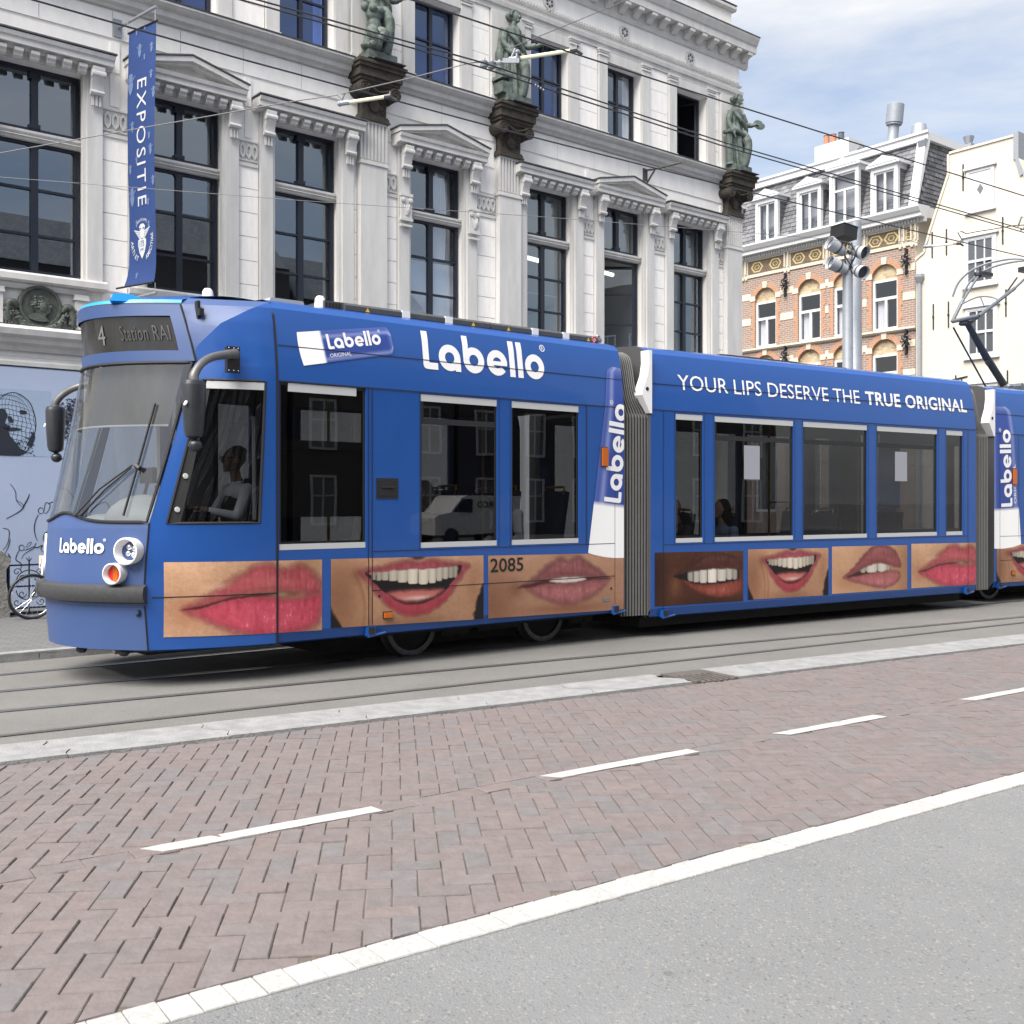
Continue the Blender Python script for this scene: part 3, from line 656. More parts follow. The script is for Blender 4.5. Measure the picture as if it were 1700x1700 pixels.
# pilasters with weathered capitals
for p in PIL:
    b = MB(); b.box(p-.265, p+.265, -.13, .02, 0, 7.34); b.box(p-.285, p+.285, -.15, .02, 7.34, 7.37); b.box(p-.275, p+.275, -.14, .02, 7.37, 7.41)
    b.box(p-.255, p+.255, -.10, .02, 7.41, 8.09)
    for k in range(8): x = p-.255+.51*k/7.; b.box(x-.017, x+.017, -.13, -.10, 7.43, 8.05)
    b.box(p-.255, p+.255, -.13, -.10, 8.05, 8.09)
    b.box(p-.40, p+.40, -.07, .02, 9.06, 10.84); b.box(p-.43, p+.43, -.10, .02, 9.06, 9.2)
    pil = b.build('pilaster', M['stucco2'], mus)
    k_ = MB()
    k_.box(p-.30, p+.30, -.18, .02, 8.09, 8.12); k_.box(p-.285, p+.285, -.165, .02, 8.12, 8.17); k_.box(p-.27, p+.27, -.15, .02, 8.17, 8.20)
    prof = [(.245,8.20),(.245,8.42),(.27,8.52),(.31,8.60),(.36,8.66),(.37,8.70)]
    for (r0, z0), (r1, z1) in zip(prof, prof[1:]):
        d0, d1 = .125+(r0-.245)*1.5, .125+(r1-.245)*1.5
        k_.add([(p-r0,.02,z0),(p-r0,-d0,z0),(p+r0,-d0,z0),(p+r0,.02,z0),(p-r1,.02,z1),(p-r1,-d1,z1),(p+r1,-d1,z1),(p+r1,.02,z1)], [(0,1,5,4),(1,2,6,5),(2,3,7,6)])
    k_.box(p-.40, p+.40, -.33, .02, 8.70, 8.76); k_.box(p-.43, p+.43, -.37, .02, 8.76, 8.90); k_.box(p-.46, p+.46, -.41, .02, 8.90, 8.96); k_.box(p-.485, p+.485, -.44, .02, 8.96, 9.015); k_.box(p-.44, p+.44, -.39, .02, 9.015, 9.04)
    cp = k_.build('capital', M['brownstone'], pil)
    for sx in (-1, 1):
        v = MB(); T = Matrix.Translation((p+sx*.315, -.19, 8.575)) @ Matrix.Rotation(PI/2, 4, 'X')
        v.lathe([(.115,-.20),(.105,-.05),(.112,.09),(.118,.10),(.118,.125),(.095,.13)], 20, 0, T)
        sp = [((.10-.09*a/14)*math.cos(a*.9), (.10-.09*a/14)*math.sin(a*.9)*1, .132) for a in range(15)]
        v.tube([T @ Vector(q) for q in spline(sp, 3)], .012, 6); v.build('volute', M['brownstone'], pil, smooth=40)
    cv = MB()
    for k in range(26):
        a = random.uniform(-.2,.2); z = random.uniform(8.24,8.60); y = -.13-(max(0, z-8.42))*.55
        pts = [(p+a, y, z), (p+a+random.uniform(-.06,.06), y-.02, z+.04), (p+a+random.uniform(-.08,.08), y-.005, z+.08)]; cv.tube(pts, [.012,.018,.008], 5)
    cv.tube(spline([(p-.24,-.33,8.62),(p-.12,-.31,8.58),(p,-.30,8.55),(p+.12,-.31,8.58),(p+.24,-.33,8.62)], 4), .02, 6)
    cv.lathe([(.10,0),(.11,.02),(.09,.035),(.02,.04)], 14, 0, Matrix.Translation((p,-.125,8.36)) @ Matrix.Rotation(PI/2, 4, 'X'))
    tag(cv.build('carved_relief', M['brownstone'], pil), kind='stuff')
    bs = MB(); bs.box(p-.2, p+.42, -.50, .0, 9.045, 9.055); bs.build('lead_tray', M['lead'], pil)
# ground-floor mouldings at the left, and the bronze medallion
for i, prof in enumerate(([(.0,3.44),(-.08,3.44),(-.08,3.50),(-.05,3.53),(-.05,3.56),(0,3.58)], [(0,3.66),(-.04,3.66),(-.07,3.72),(-.14,3.76),(-.15,3.82),(-.22,3.86),(-.24,3.94),(-.12,4.0),(0,4.02)])):
    moulding('base_moulding', prof, XL, 9.6, M['stucco2'], mus)
moulding('apron_moulding', [(0,4.52),(-.05,4.52),(-.07,4.56),(-.07,4.60),(0,4.605)], 3.95, 5.25, M['stucco2'], mus)
for x in (4.02, 5.16):
    b = MB(); b.box(x-.085, x+.085, -.09, .0, 4.02, 4.44); b.box(x-.105, x+.105, -.115, 0, 4.44, 4.47); b.box(x-.1, x+.1, -.105, 0, 4.47, 4.52); b.build('apron_pier', M['stucco2'], mus)
T = Matrix.Translation((4.60, -.0, 4.295)) @ Matrix.Rotation(PI/2, 4, 'X')
md = MB(); md.lathe([(.30,0),(.30,.06),(.285,.085),(.255,.085),(.245,.06),(.02,.055)], 32, 0, T)
med = md.build('portrait_medallion', M['darkbronze'], mus, smooth=30)
hp = spline([(-.05,.12),(.03,.15),(.09,.11),(.11,.06),(.105,.03),(.15,-.0),(.125,-.02),(.13,-.05),(.115,-.08),(.08,-.10),(.06,-.14),(.10,-.20),(-.02,-.21),(-.14,-.19),(-.15,-.13),(-.06,-.09),(-.10,-.03),(-.13,.05)], 4, True)
b = MB(); b.prism([(p.x, p.y) for p in hp], 'z', .05, .10, 0, T)
for k in range(30): b.ell((random.uniform(-.12,.06), random.uniform(-.03,.13), .10), (.022,.022,.018), 6, 0, T)
b.ell((.03,.0,.09), (.07,.10,.035), 10, 0, T); b.ell((.135,.0,.09), (.022,.035,.02), 8, 0, T); b.build('profile_head', M['darkbronze'], med, smooth=50)
gl = MB()
arc = [(.34*math.cos(a), .34*math.sin(a)-.0, .06) for a in [R(195+150*k/16) for k in range(17)]]
gl.tube([T @ Vector(q) for q in arc], [.04+.035*math.sin(PI*k/16) for k in range(17)], 8)
for sx in (-1, 1): gl.tube([T @ Vector(q) for q in spline([(sx*.30,-.05,.06),(sx*.36,.03,.07),(sx*.42,.0,.06),(sx*.44,-.12,.05),(sx*.43,-.25,.05)], 4)], [.03,.035,.045,.05,.05,.05,.055,.055,.055,.055,.06,.06,.065,.065,.065,.065,.05], 8)
for k in range(90):
    if k < 55: a = R(random.uniform(195,345)); q = (.345*math.cos(a)+random.uniform(-.05,.05), .345*math.sin(a)+random.uniform(-.05,.05), .10)
    else: s_ = random.choice((-1,1)); q = (s_*.435+random.uniform(-.05,.05), random.uniform(-.28,0), .09)
    gl.ell(q, (.022,.022,.025), 5, 0, T)
gl.build('garland', M['darkbronze'], med, smooth=50)
# a lone bracket on the wall
lbk = MB(); lbk.tube([(16.9,0,8.62),(16.95,-.25,8.60),(17.05,-.9,8.60)], .022, 6); lbk.tube([(16.93,-.05,8.35),(16.95,-.25,8.58)], .02, 6); lbk.box(16.85,16.98,-.02,0,8.4,8.66); lbk.build('flag_bracket', M['rust'], mus)

# ------------------------------------------------------------------ bronze statues
def remesh(o, v, smooth_it=3, sub=False):
    m = o.modifiers.new('remesh', 'REMESH'); m.mode = 'VOXEL'; m.voxel_size = v; m.use_smooth_shade = True
    s = o.modifiers.new('smooth', 'SMOOTH'); s.iterations = smooth_it; s.factor = .5
def fig(name, label, x, zbase, kind, sc=1.0):
    t = thing(name, label, 'statue', tuple(Vector(MLOC) + Matrix.Rotation(FA, 3, 'Z') @ Vector((x, -.20, zbase))), FA)
    pl = MB(); pl.box(-.27, .27, -.2, .2, 0, .13); pl.build('plinth', M['verdigris'], t)
    b = MB(); ph = random.uniform(0, 6)
    prof = [(.13,.21,.16),(.25,.215,.165),(.45,.20,.155),(.65,.195,.15),(.82,.19,.145),(.95,.17,.13),(1.05,.145,.115),(1.14,.155,.12),(1.25,.175,.13),(1.34,.17,.115),(1.40,.10,.08)]
    zs = [prof[0][0]+(prof[-1][0]-prof[0][0])*k/44 for k in range(45)]; n = 40; V = []; F = []
    for k, z in enumerate(zs):
        rx = interp(z, [(p[0], p[1]) for p in prof]); ry = interp(z, [(p[0], p[2]) for p in prof]); fa = interp(z, [(.1,.17),(.8,.14),(1.05,.07),(1.4,.05)])
        sw = .035*math.sin(z*2.4+ph)
        for j in range(n):
            th = 2*PI*j/n; f = 1 + fa*math.sin(th*9+3*z+ph) + fa*.6*math.sin(th*5-4*z)
            V.append((sw+rx*f*math.cos(th), ry*f*math.sin(th), z))
    for k in range(len(zs)-1):
        for j in range(n): F.append((k*n+j, k*n+(j+1) % n, (k+1)*n+(j+1) % n, (k+1)*n+j))
    F.append(list(range(n-1,-1,-1))); F.append([(len(zs)-1)*n+j for j in range(n)]); b.add(V, F)
    # bent knee, sash, neck, head
    b.tube(spline([(.07,-.10,.85),(.10,-.24,.56),(.09,-.15,.14)], 4), [.10]*4+[.085]*4+[.075], 10)
    b.tube(spline([(-.19,-.06,1.30),(-.05,-.16,1.10),(.12,-.16,.95),(.20,-.08,.86)], 5), .045, 8)
    b.tube(spline([(.20,-.06,.92),(.02,-.19,.78),(-.16,-.16,.86),(-.2,-.04,.98)], 5), .05, 8)
    b.tube([(0,-.0,1.36),(.01,-.02,1.48)], [.065,.052], 10)
    hx = .03; b.ell((hx,-.035,1.575), (.078,.092,.115), 14); b.ell((hx-.01,.02,1.60), (.098,.105,.105), 12)
    b.ell((hx+.02,-.13,1.565), (.016,.024,.03), 8); b.ell((hx+.01,-.10,1.495), (.035,.03,.03), 8)
    for k in range(10): a = k*PI/9; b.ell((hx+.10*math.cos(a), -.03, 1.60+.085*math.sin(a)), (.034,.05,.034), 7)
    b.ell((hx-.06,.10,1.62), (.055,.06,.055), 8)
    def arm(pts, hand, dirv):
        b.tube(spline(pts, 4), [.07]*4+[.055]*4+[.042], 10) if len(pts) == 3 else b.tube(spline(pts, 4), .05, 10)
        h = Vector(hand); d = Vector(dirv).normalized(); b.ell(h, (.04,.035,.045), 8)
        side = d.cross(Vector((0,0,1))); side = side.normalized() if side.length > .1 else Vector((1,0,0))
        for k in range(4): b.tube([h+side*(k-1.5)*.02, h+side*(k-1.5)*.024+d*.06, h+side*(k-1.5)*.02+d*.10-Vector((0,0,.02))], [.014,.013,.011], 5)
        b.tube([h, h+side*-.045+d*.03], [.014,.012], 5)
    if kind == 0:
        arm([(-.19,0,1.30),(-.26,-.02,1.08),(-.18,-.16,.86)], (-.16,-.18,.84), (.3,-.6,-.5)); arm([(.19,0,1.30),(.26,-.04,1.10),(.30,-.2,1.06)], (.31,-.22,1.06), (.4,-.8,.1))
        # crouching torso beside
        b.ell((-.15,-.16,.72), (.145,.11,.17), 14); b.ell((-.15,-.17,.52), (.12,.10,.14), 12); b.ell((-.09,-.25,.76), (.07,.05,.06), 10); b.ell((-.22,-.25,.76), (.07,.05,.06), 10)
        b.ell((-.30,-.14,.80), (.075,.07,.08), 10); b.ell((-.01,-.15,.80), (.07,.07,.07), 10); b.tube([(-.15,-.16,.86),(-.16,-.17,.95)], [.06,.05], 8)
        b.tube(spline([(-.18,-.16,.44),(-.22,-.26,.34),(-.10,-.24,.16)], 4), [.10]*4+[.08]*4+[.06], 9); b.tube(spline([(-.09,-.18,.44),(-.05,-.30,.36),(-.24,-.22,.18)], 4), [.095]*4+[.075]*4+[.05], 9)
        b.ell((-.16,-.1,.2), (.2,.12,.08), 10)
    elif kind == 1:
        arm([(-.19,0,1.30),(-.24,-.04,1.05),(-.12,-.18,.88)], (-.10,-.2,.86), (.7,-.5,-.2)); arm([(.19,0,1.30),(.25,-.06,1.10),(.36,-.22,1.10)], (.39,-.25,1.10), (.8,-.5,.15))
        b.tube(spline([(-.2,.04,1.34),(-.25,.06,.9),(-.24,.04,.4)], 5), [.06]*5+[.09]*5+[.11], 9)
        b.box(-.36,-.12,-.14,.1,.13,.34); b.prism([(-.40,.36),(-.15,.42),(-.13,.50),(-.38,.45)], 'y', -.16, .12)
    else:
        arm([(-.19,0,1.30),(-.26,-.0,1.06),(-.22,-.10,.82)], (-.22,-.12,.80), (.1,-.3,-.9)); arm([(.19,0,1.30),(.27,-.05,1.10),(.28,-.22,1.04)], (.29,-.24,1.04), (.6,-.6,.1))
        b.tube(spline([(-.27,-.02,.82),(-.28,-.03,.5),(-.25,-.03,.13)], 5), [.075]*5+[.085]*5+[.10], 9); b.box(-.38,-.17,-.12,.08,.80,.86)
    o = b.build('figure', M['verdigris'], t); remesh(o, .0092, 1)
    if kind == 2:
        pb = MB(); T = Matrix.Translation((.40,-.28,1.06)) @ Matrix.Rotation(R(-12), 4, 'Z') @ Matrix.Rotation(R(80), 4, 'X')
        pts = [(.15*math.cos(a)*(1.1 if math.cos(a) > 0 else .95), .105*math.sin(a)) for a in [2*PI*k/28 for k in range(28)]]
        pts[3] = (pts[3][0]*.75, pts[3][1]*.75)
        pb.prism(pts, 'z', -.008, .008, 0, T); pb.build('palette', M['verdigris'], t)
    t.scale = (sc, sc, sc*1.0); return t
fig('statue', 'green bronze statue with a headless torso crouching at its knees, leftmost on the facade', PIL[1], 9.056, 0, 1.06)
fig('statue', 'green bronze robed woman holding out her open hand, on the middle capital', PIL[2], 9.056, 1, 1.06)
fig('statue', 'green bronze robed woman holding a painter palette at the building corner', PIL[3]-.03, 9.056, 2, 1.06)

# ------------------------------------------------------------------ lettering
def text_mesh(s, size=1.0, bold=0.0, spacing=1.0):
    c = bpy.data.curves.new('t', 'FONT'); c.body = s; c.size = size; c.offset = bold; c.space_character = spacing; c.resolution_u = 3
    o = bpy.data.objects.new('t', c); me = bpy.data.meshes.new_from_object(o)
    V = [tuple(v.co) for v in me.vertices]; F = [list(p.vertices) for p in me.polygons]
    bpy.data.objects.remove(o); bpy.data.curves.remove(c); bpy.data.meshes.remove(me)
    x0 = min(v[0] for v in V); x1 = max(v[0] for v in V); y0 = min(v[1] for v in V); y1 = max(v[1] for v in V)
    return V, F, (x0, x1, y0, y1)
def put_text(mb, s, fn, x0, x1, z0, z1, mi=0, bold=0, spacing=1.0):
    """text stretched into x0..x1, z0..z1 (cap height) and mapped by fn(x,z)"""
    V, F, (a, b, c, d) = text_mesh(s, 1, bold, spacing)
    for f in F:
        for q in slabs([((V[i][0]-a)/(b-a), (V[i][1]-c)/(d-c)) for i in f], .25): mb.add([fn(x0+(x1-x0)*v[0], z0+(z1-z0)*v[1]) for v in q], [list(range(len(q)))], mi)
def arcpts(cx, cy, r, a0, a1, n): return [(cx+r*math.cos(R(a0+(a1-a0)*i/n)), cy+r*math.sin(R(a0+(a1-a0)*i/n))) for i in range(n+1)]
def slabs(p, st):
    lo = min(q[1] for q in p); hi = max(q[1] for q in p); k0 = math.floor(lo/st); k1 = math.ceil(hi/st); o = []
    for k in range(k0, k1):
        q = clip(list(p), k*st, 0, True)
        if len(q) > 2: q = clip(q, (k+1)*st, 0, False)
        if len(q) > 2 and area(q) > 1e-7: o.append(q)
    return o
def brand_glyphs():
    """round geometric lower-case word, x-height 1; returns quads/ngons in 2D"""
    P = []
    def ring(cx, ro=.5, ri=.215, a0=0, a1=360, n=40):
        o = arcpts(cx, .5, ro, a0, a1, n); i = arcpts(cx, .5, ri, a0, a1, n)
        for k in range(n): P.append([o[k], o[k+1], i[k+1], i[k]][::1])
    asc = 1.42; st = .27
    P.append([(0,.18),(.02,.08),(.08,.02),(.18,0),(.27,0),(.27,asc),(0,asc)]); P.append([(.27,0),(.66,0),(.66,.25),(.27,.25)])
    ring(1.22); P.append([(1.46,0),(1.72,0),(1.72,.5),(1.46,.5)])
    ring(2.36); P.append([(1.86,.5),(2.12,.5),(2.12,asc),(1.86,asc)])
    ring(3.50, a0=-2, a1=322); P.append([(3.2,.40),(3.98,.40),(4.0,.5),(3.98,.56),(3.2,.56)])
    P.append([(4.12,0),(4.39,0),(4.39,asc),(4.12,asc)]); P.append([(4.53,0),(4.80,0),(4.80,asc),(4.53,asc)])
    ring(5.42)
    return P, 5.92, asc
def put_brand(mb, fn, x0, z0, h, mi=0, reg=True, wscale=1.0, obj_parent=None):
    P, wd, asc = brand_glyphs()
    if obj_parent is not None:      # one object per letter
        ends = (.69, 1.79, 2.92, 4.05, 4.46, 4.86, 9); glyph_mb = [MB() for _ in ends]; reg_mb = mb
        for p in P:
            c_ = sum(q[0] for q in p)/len(p); p.append(next(i for i, e in enumerate(ends) if c_ < e))
    for p in P:
        if obj_parent is not None: mb = glyph_mb[p[-1]]; p = p[:-1]
        stem = 0 if len(p) == 4 and abs(p[0][1]-p[1][1]) > 1e-6 and abs(p[0][0]-p[1][0]) > 1e-6 else 1
        for q in slabs(p, .12): mb.add([(lambda t_: (t_[0]-.0005*stem, t_[1]-.0008*stem, t_[2]))(fn(x0+v[0]*h*wscale, z0+v[1]*h)) for v in q], [list(range(len(q)))], mi)
    if obj_parent is not None:
        for g in glyph_mb: g.build('letter', M['letter'], obj_parent)
        mb = reg_mb
    if reg:
        o = arcpts(5.92, 1.30, .14, 0, 360, 20); i = arcpts(5.92, 1.30, .112, 0, 360, 20)
        for k in range(20): mb.add([fn(x0+q[0]*h*wscale, z0+q[1]*h) for q in (o[k], o[k+1], i[k+1], i[k])], [(0,1,2,3)], mi)
        put_text(mb, 'R', fn, x0+5.865*h*wscale, x0+5.985*h*wscale, z0+1.22*h, z0+1.38*h, mi)

def text_letters(s_, fn, x0, x1, z0, z1, m, parent, bold=0, spacing=1.0):
    V, F, (a, b, c, d) = text_mesh(s_, 1, bold, spacing); par = list(range(len(V)))
    def root(i):
        while par[i] != i: par[i] = par[par[i]]; i = par[i]
        return i
    for f in F:
        for i in f[1:]: par[root(i)] = root(f[0])
    isl = {}
    for f in F: isl.setdefault(root(f[0]), []).append(f)
    for fs in isl.values():
        mb = MB()
        for f in fs:
            for q in slabs([((V[i][0]-a)/(b-a), (V[i][1]-c)/(d-c)) for i in f], .25): mb.add([fn(x0+(x1-x0)*v[0], z0+(z1-z0)*v[1]) for v in q], [list(range(len(q)))])
        mb.build('letter', m, parent)

# ------------------------------------------------------------------ hoarding, fence, pillar, bicycle, banner
def mloc(x, y, z): return tuple(Vector(MLOC) + Matrix.Rotation(FA, 3, 'Z') @ Vector((x, y, z)))
hd = thing('mural_hoarding', 'pale blue printed hoarding with line drawings and a netted face, left of the tram', 'hoarding', mloc(0,0,0), FA)
b = MB(); b.box(1.2, 6.35, -.12, -.06, .1, 3.42); b.build('board', M['hoard'], hd)
b = MB(); b.box(1.2, 6.35, -.125, -.05, 3.42, 3.44); b.build('top_trim', M['iron'], hd)
def ink(b, pts, wd=.012, mi=0, sp=True, y=-.124):
    q = spline(pts, 5) if sp else [Vector((*p, 0)) for p in pts]; n = len(q)
    for i in range(n-1):
        d = (q[i+1]-q[i]); 
        if d.length < 1e-5: continue
        nn = Vector((-d.y, d.x, 0)).normalized(); w0 = wd*(.55+.45*math.sin(PI*min(1,(i+1)/n*1.1)))/2
        b.add([(q[i].x-nn.x*w0, y, q[i].y-nn.y*w0), (q[i+1].x-nn.x*w0, y, q[i+1].y-nn.y*w0), (q[i+1].x+nn.x*w0, y, q[i+1].y+nn.y*w0), (q[i].x+nn.x*w0, y, q[i].y+nn.y*w0)], [(0,1,2,3)], mi)
b = MB()
for pts, wd in (([(4.438,1.667),(4.421,1.61),(4.379,1.531),(4.347,1.464),(4.283,1.408),(4.136,1.325)],.018), ([(4.188,1.802),(4.253,1.705),(4.271,1.569),(4.363,1.471)],.010), ([(4.271,1.58),(4.345,1.529),(4.363,1.471)],.008),
    ([(4.556,1.383),(4.518,1.293),(4.502,1.191),(4.518,1.077),(4.545,1.014)],.014), ([(4.627,1.411),(4.654,1.543),(4.714,1.508),(4.671,1.405),(4.632,1.403)],.011), ([(4.698,1.537),(4.747,1.556),(4.83,1.60)],.012),
    ([(4.736,1.233),(4.692,1.154),(4.638,1.109),(4.621,1.03),(4.66,.937)],.013), ([(4.529,.986),(4.508,.941),(4.54,.918),(4.611,.95),(4.589,.894),(4.643,.841)],.013), ([(4.309,.901),(4.272,.824),(4.262,.757),(4.325,.709),(4.33,.66),(4.309,.62)],.013),
    ([(4.357,.889),(4.421,.898),(4.486,.93),(4.497,.913),(4.368,.832),(4.336,.765)],.011), ([(4.389,.922),(4.432,.988),(4.464,.988),(4.40,.899)],.008), ([(4.089,1.197),(4.172,1.162),(4.157,.995),(4.094,.896)],.011), ([(4.188,1.05),(4.167,.95),(4.115,.84)],.011),
    ([(4.85,1.75),(4.95,1.72),(5.05,1.6)],.012), ([(5.2,1.2),(5.3,1.45),(5.5,1.55),(5.55,1.3),(5.4,1.1)],.012), ([(3.4,1.5),(3.6,1.9),(3.8,1.6),(3.7,1.1)],.014), ([(2.6,2.5),(2.9,1.9),(3.2,1.4)],.014)):
    ink(b, pts, wd)
for cx, cz, r in ((4.590,1.434,.036), (4.335,.922,.034)): ink(b, [(cx+r*math.cos(a), cz+r*1.15*math.sin(a)) for a in [2*PI*k/12 for k in range(13)]], .011)
b.build('line_drawing', M['ink'], hd)
b = MB(); b.add([(3.2,-.1225,2.19),(4.72,-.1225,2.19),(4.72,-.1225,3.11),(3.2,-.1225,3.11)], [(0,1,2,3)], 0)
fc = [(4.052,2.966),(4.128,3.032),(4.211,3.061),(4.295,3.049),(4.386,2.993),(4.451,2.922),(4.49,2.82),(4.516,2.718),(4.523,2.615),(4.503,2.49),(4.471,2.392),(4.412,2.266),(4.308,2.194),(4.179,2.177),(4.052,2.221),(3.88,2.40),(3.84,2.65),(3.92,2.86)]
def netq(u, v):      # a head-shaped grid of net cords
    a = R(v); cx, cz = 4.16, 2.62
    return (cx+.36*u*math.cos(a), cz+.445*math.sin(a)*(1 if abs(u) < 2 else 1))
for k in range(1, 13):
    z = 2.20+k*.066; hw = .355*math.sqrt(max(.02, 1-((z-2.6)/.46)**2))
    ink(b, [(4.17-hw, z-.02), (4.10, z+.03+.012*(k % 2)), (4.25, z+.02), (4.17+hw*.75, z-.015), (4.17+hw, z-.05)], .006, 1)
for k in range(-6, 7):
    u = k/6.; ink(b, [(4.17+.34*u*math.sqrt(max(.02, 1-((z-2.6)/.47)**2))+.012*math.sin(z*30+k), z) for z in [2.19+i*.085 for i in range(11)]], .006, 1)
ink(b, fc[:13], .014, 1)
for poly in ([(3.75,2.80),(4.05,2.83),(4.116,2.827),(4.154,2.748),(4.116,2.63),(4.192,2.60),(4.16,2.53),(4.186,2.463),(4.263,2.371),(4.321,2.291),(4.42,2.25),(4.308,2.192),(3.7,2.192)], [(4.295,2.80),(4.334,2.83),(4.399,2.815),(4.408,2.782),(4.34,2.764)], [(4.052,2.594),(4.147,2.578),(4.263,2.583),(4.347,2.562),(4.263,2.535),(4.15,2.524)], [(4.147,2.73),(4.199,2.735),(4.237,2.657),(4.179,2.64)], [(4.40,2.35),(4.49,2.55),(4.515,2.45),(4.46,2.30)]):
    p = poly; b.add([(x, -.126, z) for x, z in p], [list(range(len(p)))], 1)
for k in range(130):
    x, z = random.uniform(4.1,4.5), random.uniform(2.2,2.55); s_ = random.uniform(.006,.018)
    if z < 2.2+(x-4.1)*.9+random.uniform(-.1,.1): b.add([(x-s_,-.127,z),(x+s_,-.127,z-s_*.6),(x+s_*.4,-.127,z+s_)], [(0,1,2)], 1)
for k in range(420):
    t_ = random.random(); x = 4.80+t_*.30+random.gauss(0,.05); z = 2.45+t_*.55+random.gauss(0,.12); s_ = random.uniform(.008,.026)
    if 2.30 < z < 3.02 and x > 4.76: b.add([(x-s_,-.126-.0004*(k % 5),z),(x+s_,-.126-.0004*(k % 5),z-s_*.7),(x+s_*.3,-.126-.0004*(k % 5),z+s_)], [(0,1,2)], random.choice((1,1,2)))
M['hoardpic'] = mat('greyer print panel', lin(150,168,192), .6, var=.1, vscale=2)
b.build('net_face_print', [M['hoardpic'], M['ink'], M['ink2']], hd)

fn = thing('iron_fence', 'dark blue wrought iron fence with scrolls and spear tips in front of the hoarding', 'fence', mloc(3.957, -.9, .075), FA)
b = MB(); b.tube([(0,0,-.04),(0,0,.72)], .022, 8); b.lathe([(.03,.70),(.035,.72),(.02,.735),(.04,.75),(.012,.80),(.0,.82)], 10)
for k in range(14): b.ell((0,0,.04+k*.045), (.027,.027,.012), 8)
b.build('post', M['iron'], fn)
for z, r in ((.65,.011),(.37,.011),(.085,.011)): q = MB(); q.box(0, 1.5, -.008, .008, z-r, z+r); q.build('rail', M['iron'], fn)
q = MB(); q.box(0, 1.5, -.02, .02, -.05, .035); q.build('base_rail', M['iron'], fn)
for x in (.26, .78, 1.3):
    q = MB(); q.box(x-.008, x+.008, -.008, .008, .0, .70); q.build('bar', M['iron'], fn)
    q = MB(); q.lathe([(.004,.68),(.012,.70),(.022,.715),(.008,.735),(.0,.775)], 8, 0, Matrix.Translation((x,0,0))); q.tube([(x-.035,0,.745),(x-.02,0,.715),(x,0,.70),(x+.02,0,.715),(x+.035,0,.745)], .006, 5); q.build('spear_tip', M['iron'], fn)
    for sx in (-1, 1):
        for cz, sz in ((.56,1),(.47,1),(.27,-1),(.16,-1)):
            cx = x+sx*(.15 if cz in (.56,.16) else .085); q = MB()
            sp = [((.055-.0036*a)*math.cos(a*.55), (.055-.0036*a)*math.sin(a*.55)) for a in range(14)]
            q.tube([(cx-sx*u, 0, cz+sz*v) for u, v in sp], .0065, 5); q.build('scroll', M['iron'], fn)
    q = MB(); q.tube([(x+.16*math.cos(a), 0, .43+.15*math.sin(a)) for a in [PI*k/14 for k in range(15)]], .007, 5); q.build('arch_bar', M['iron'], fn)
    q = MB(); q.tube([(x+.16*math.cos(a), 0, .32-.13*math.sin(a)) for a in [PI*k/14 for k in range(15)]], .007, 5); q.build('arch_bar', M['iron'], fn)
pl = thing('stone_gatepost', 'rough grey granite gatepost at the left edge of the photo', 'gatepost', mloc(3.70, -1.0, .07), FA)
b = MB(); b.prism([(-.22,-.03),(.20,-.03),(.20,.10),(.155,.50),(.155,.62),(.21,.70),(.21,.76),(.1,.86),(-.12,.86),(-.23,.76)], 'y', -.2, .2); b.build('stone', M['granite'], pl)

bk_ = thing('bicycle', 'black bicycle leaning by the iron fence, half hidden by the tram nose', 'bicycle', mloc(4.055, -1.6, .075), FA)
WR = .272
def wheel(x):
    q = MB(); q.tube([(x+WR*math.cos(a), 0, .285+WR*math.sin(a)) for a in [2*PI*k/40 for k in range(40)]], .018, 8, closed=True); wt = q.build('tyre', M['black'], bk_, smooth='all')
    q = MB(); q.tube([(x+(WR-.022)*math.cos(a), 0, .285+(WR-.022)*math.sin(a)) for a in [2*PI*k/40 for k in range(40)]], .009, 6, closed=True); q.build('rim', M['chrome'], wt, smooth='all')
    q = MB()
    for k in range(20): a = 2*PI*k/20; q.tube([(x+.02*math.cos(a+1), .02*(-1)**k, .285+.02*math.sin(a+1)), (x+(WR-.03)*math.cos(a), 0, .285+(WR-.03)*math.sin(a))], .0014, 4)
    q.lathe([(.018,-.04),(.018,.04)], 8, 0, Matrix.Translation((x,0,.285)) @ Matrix.Rotation(PI/2,4,'X')); q.build('spokes', M['chrome'], wt)
wheel(0); wheel(.92)
q = MB(); hd_ = (.20,0,.60); q.tube([(0,.035,.285),(.10,.03,.47),(.17,.02,.56)], .010, 6); q.tube([(0,-.035,.285),(.10,-.03,.47),(.17,-.02,.56)], .010, 6); q.tube([(.16,0,.53),(.23,0,.72)], .016, 8); q.build('fork', M['black'], bk_)
q = MB(); bb = (.50,0,.25)
for p0, p1 in (((.20,0,.62),bb), ((.18,0,.57),bb), (bb,(.60,0,.66)), (bb,(.92,0,.285)), ((.57,0,.55),(.92,0,.285)), ((.21,0,.66),(.58,0,.6))): q.tube([p0, p1], .013, 7)
q.build('frame', M['black'], bk_)
q = MB(); q.tube(spline([(.30,-.24,.76),(.24,-.16,.80),(.235,0,.78),(.24,.16,.80),(.30,.24,.76)], 4), .010, 6); q.tube([(.23,0,.70),(.235,0,.79)], .012, 6); q.build('handlebar', M['chrome'], bk_)
q = MB(); q.tube([(.60,0,.64),(.615,0,.72)], .012, 6); q.ell((.64,0,.745), (.12,.07,.028), 12); q.build('saddle', M['black'], bk_)
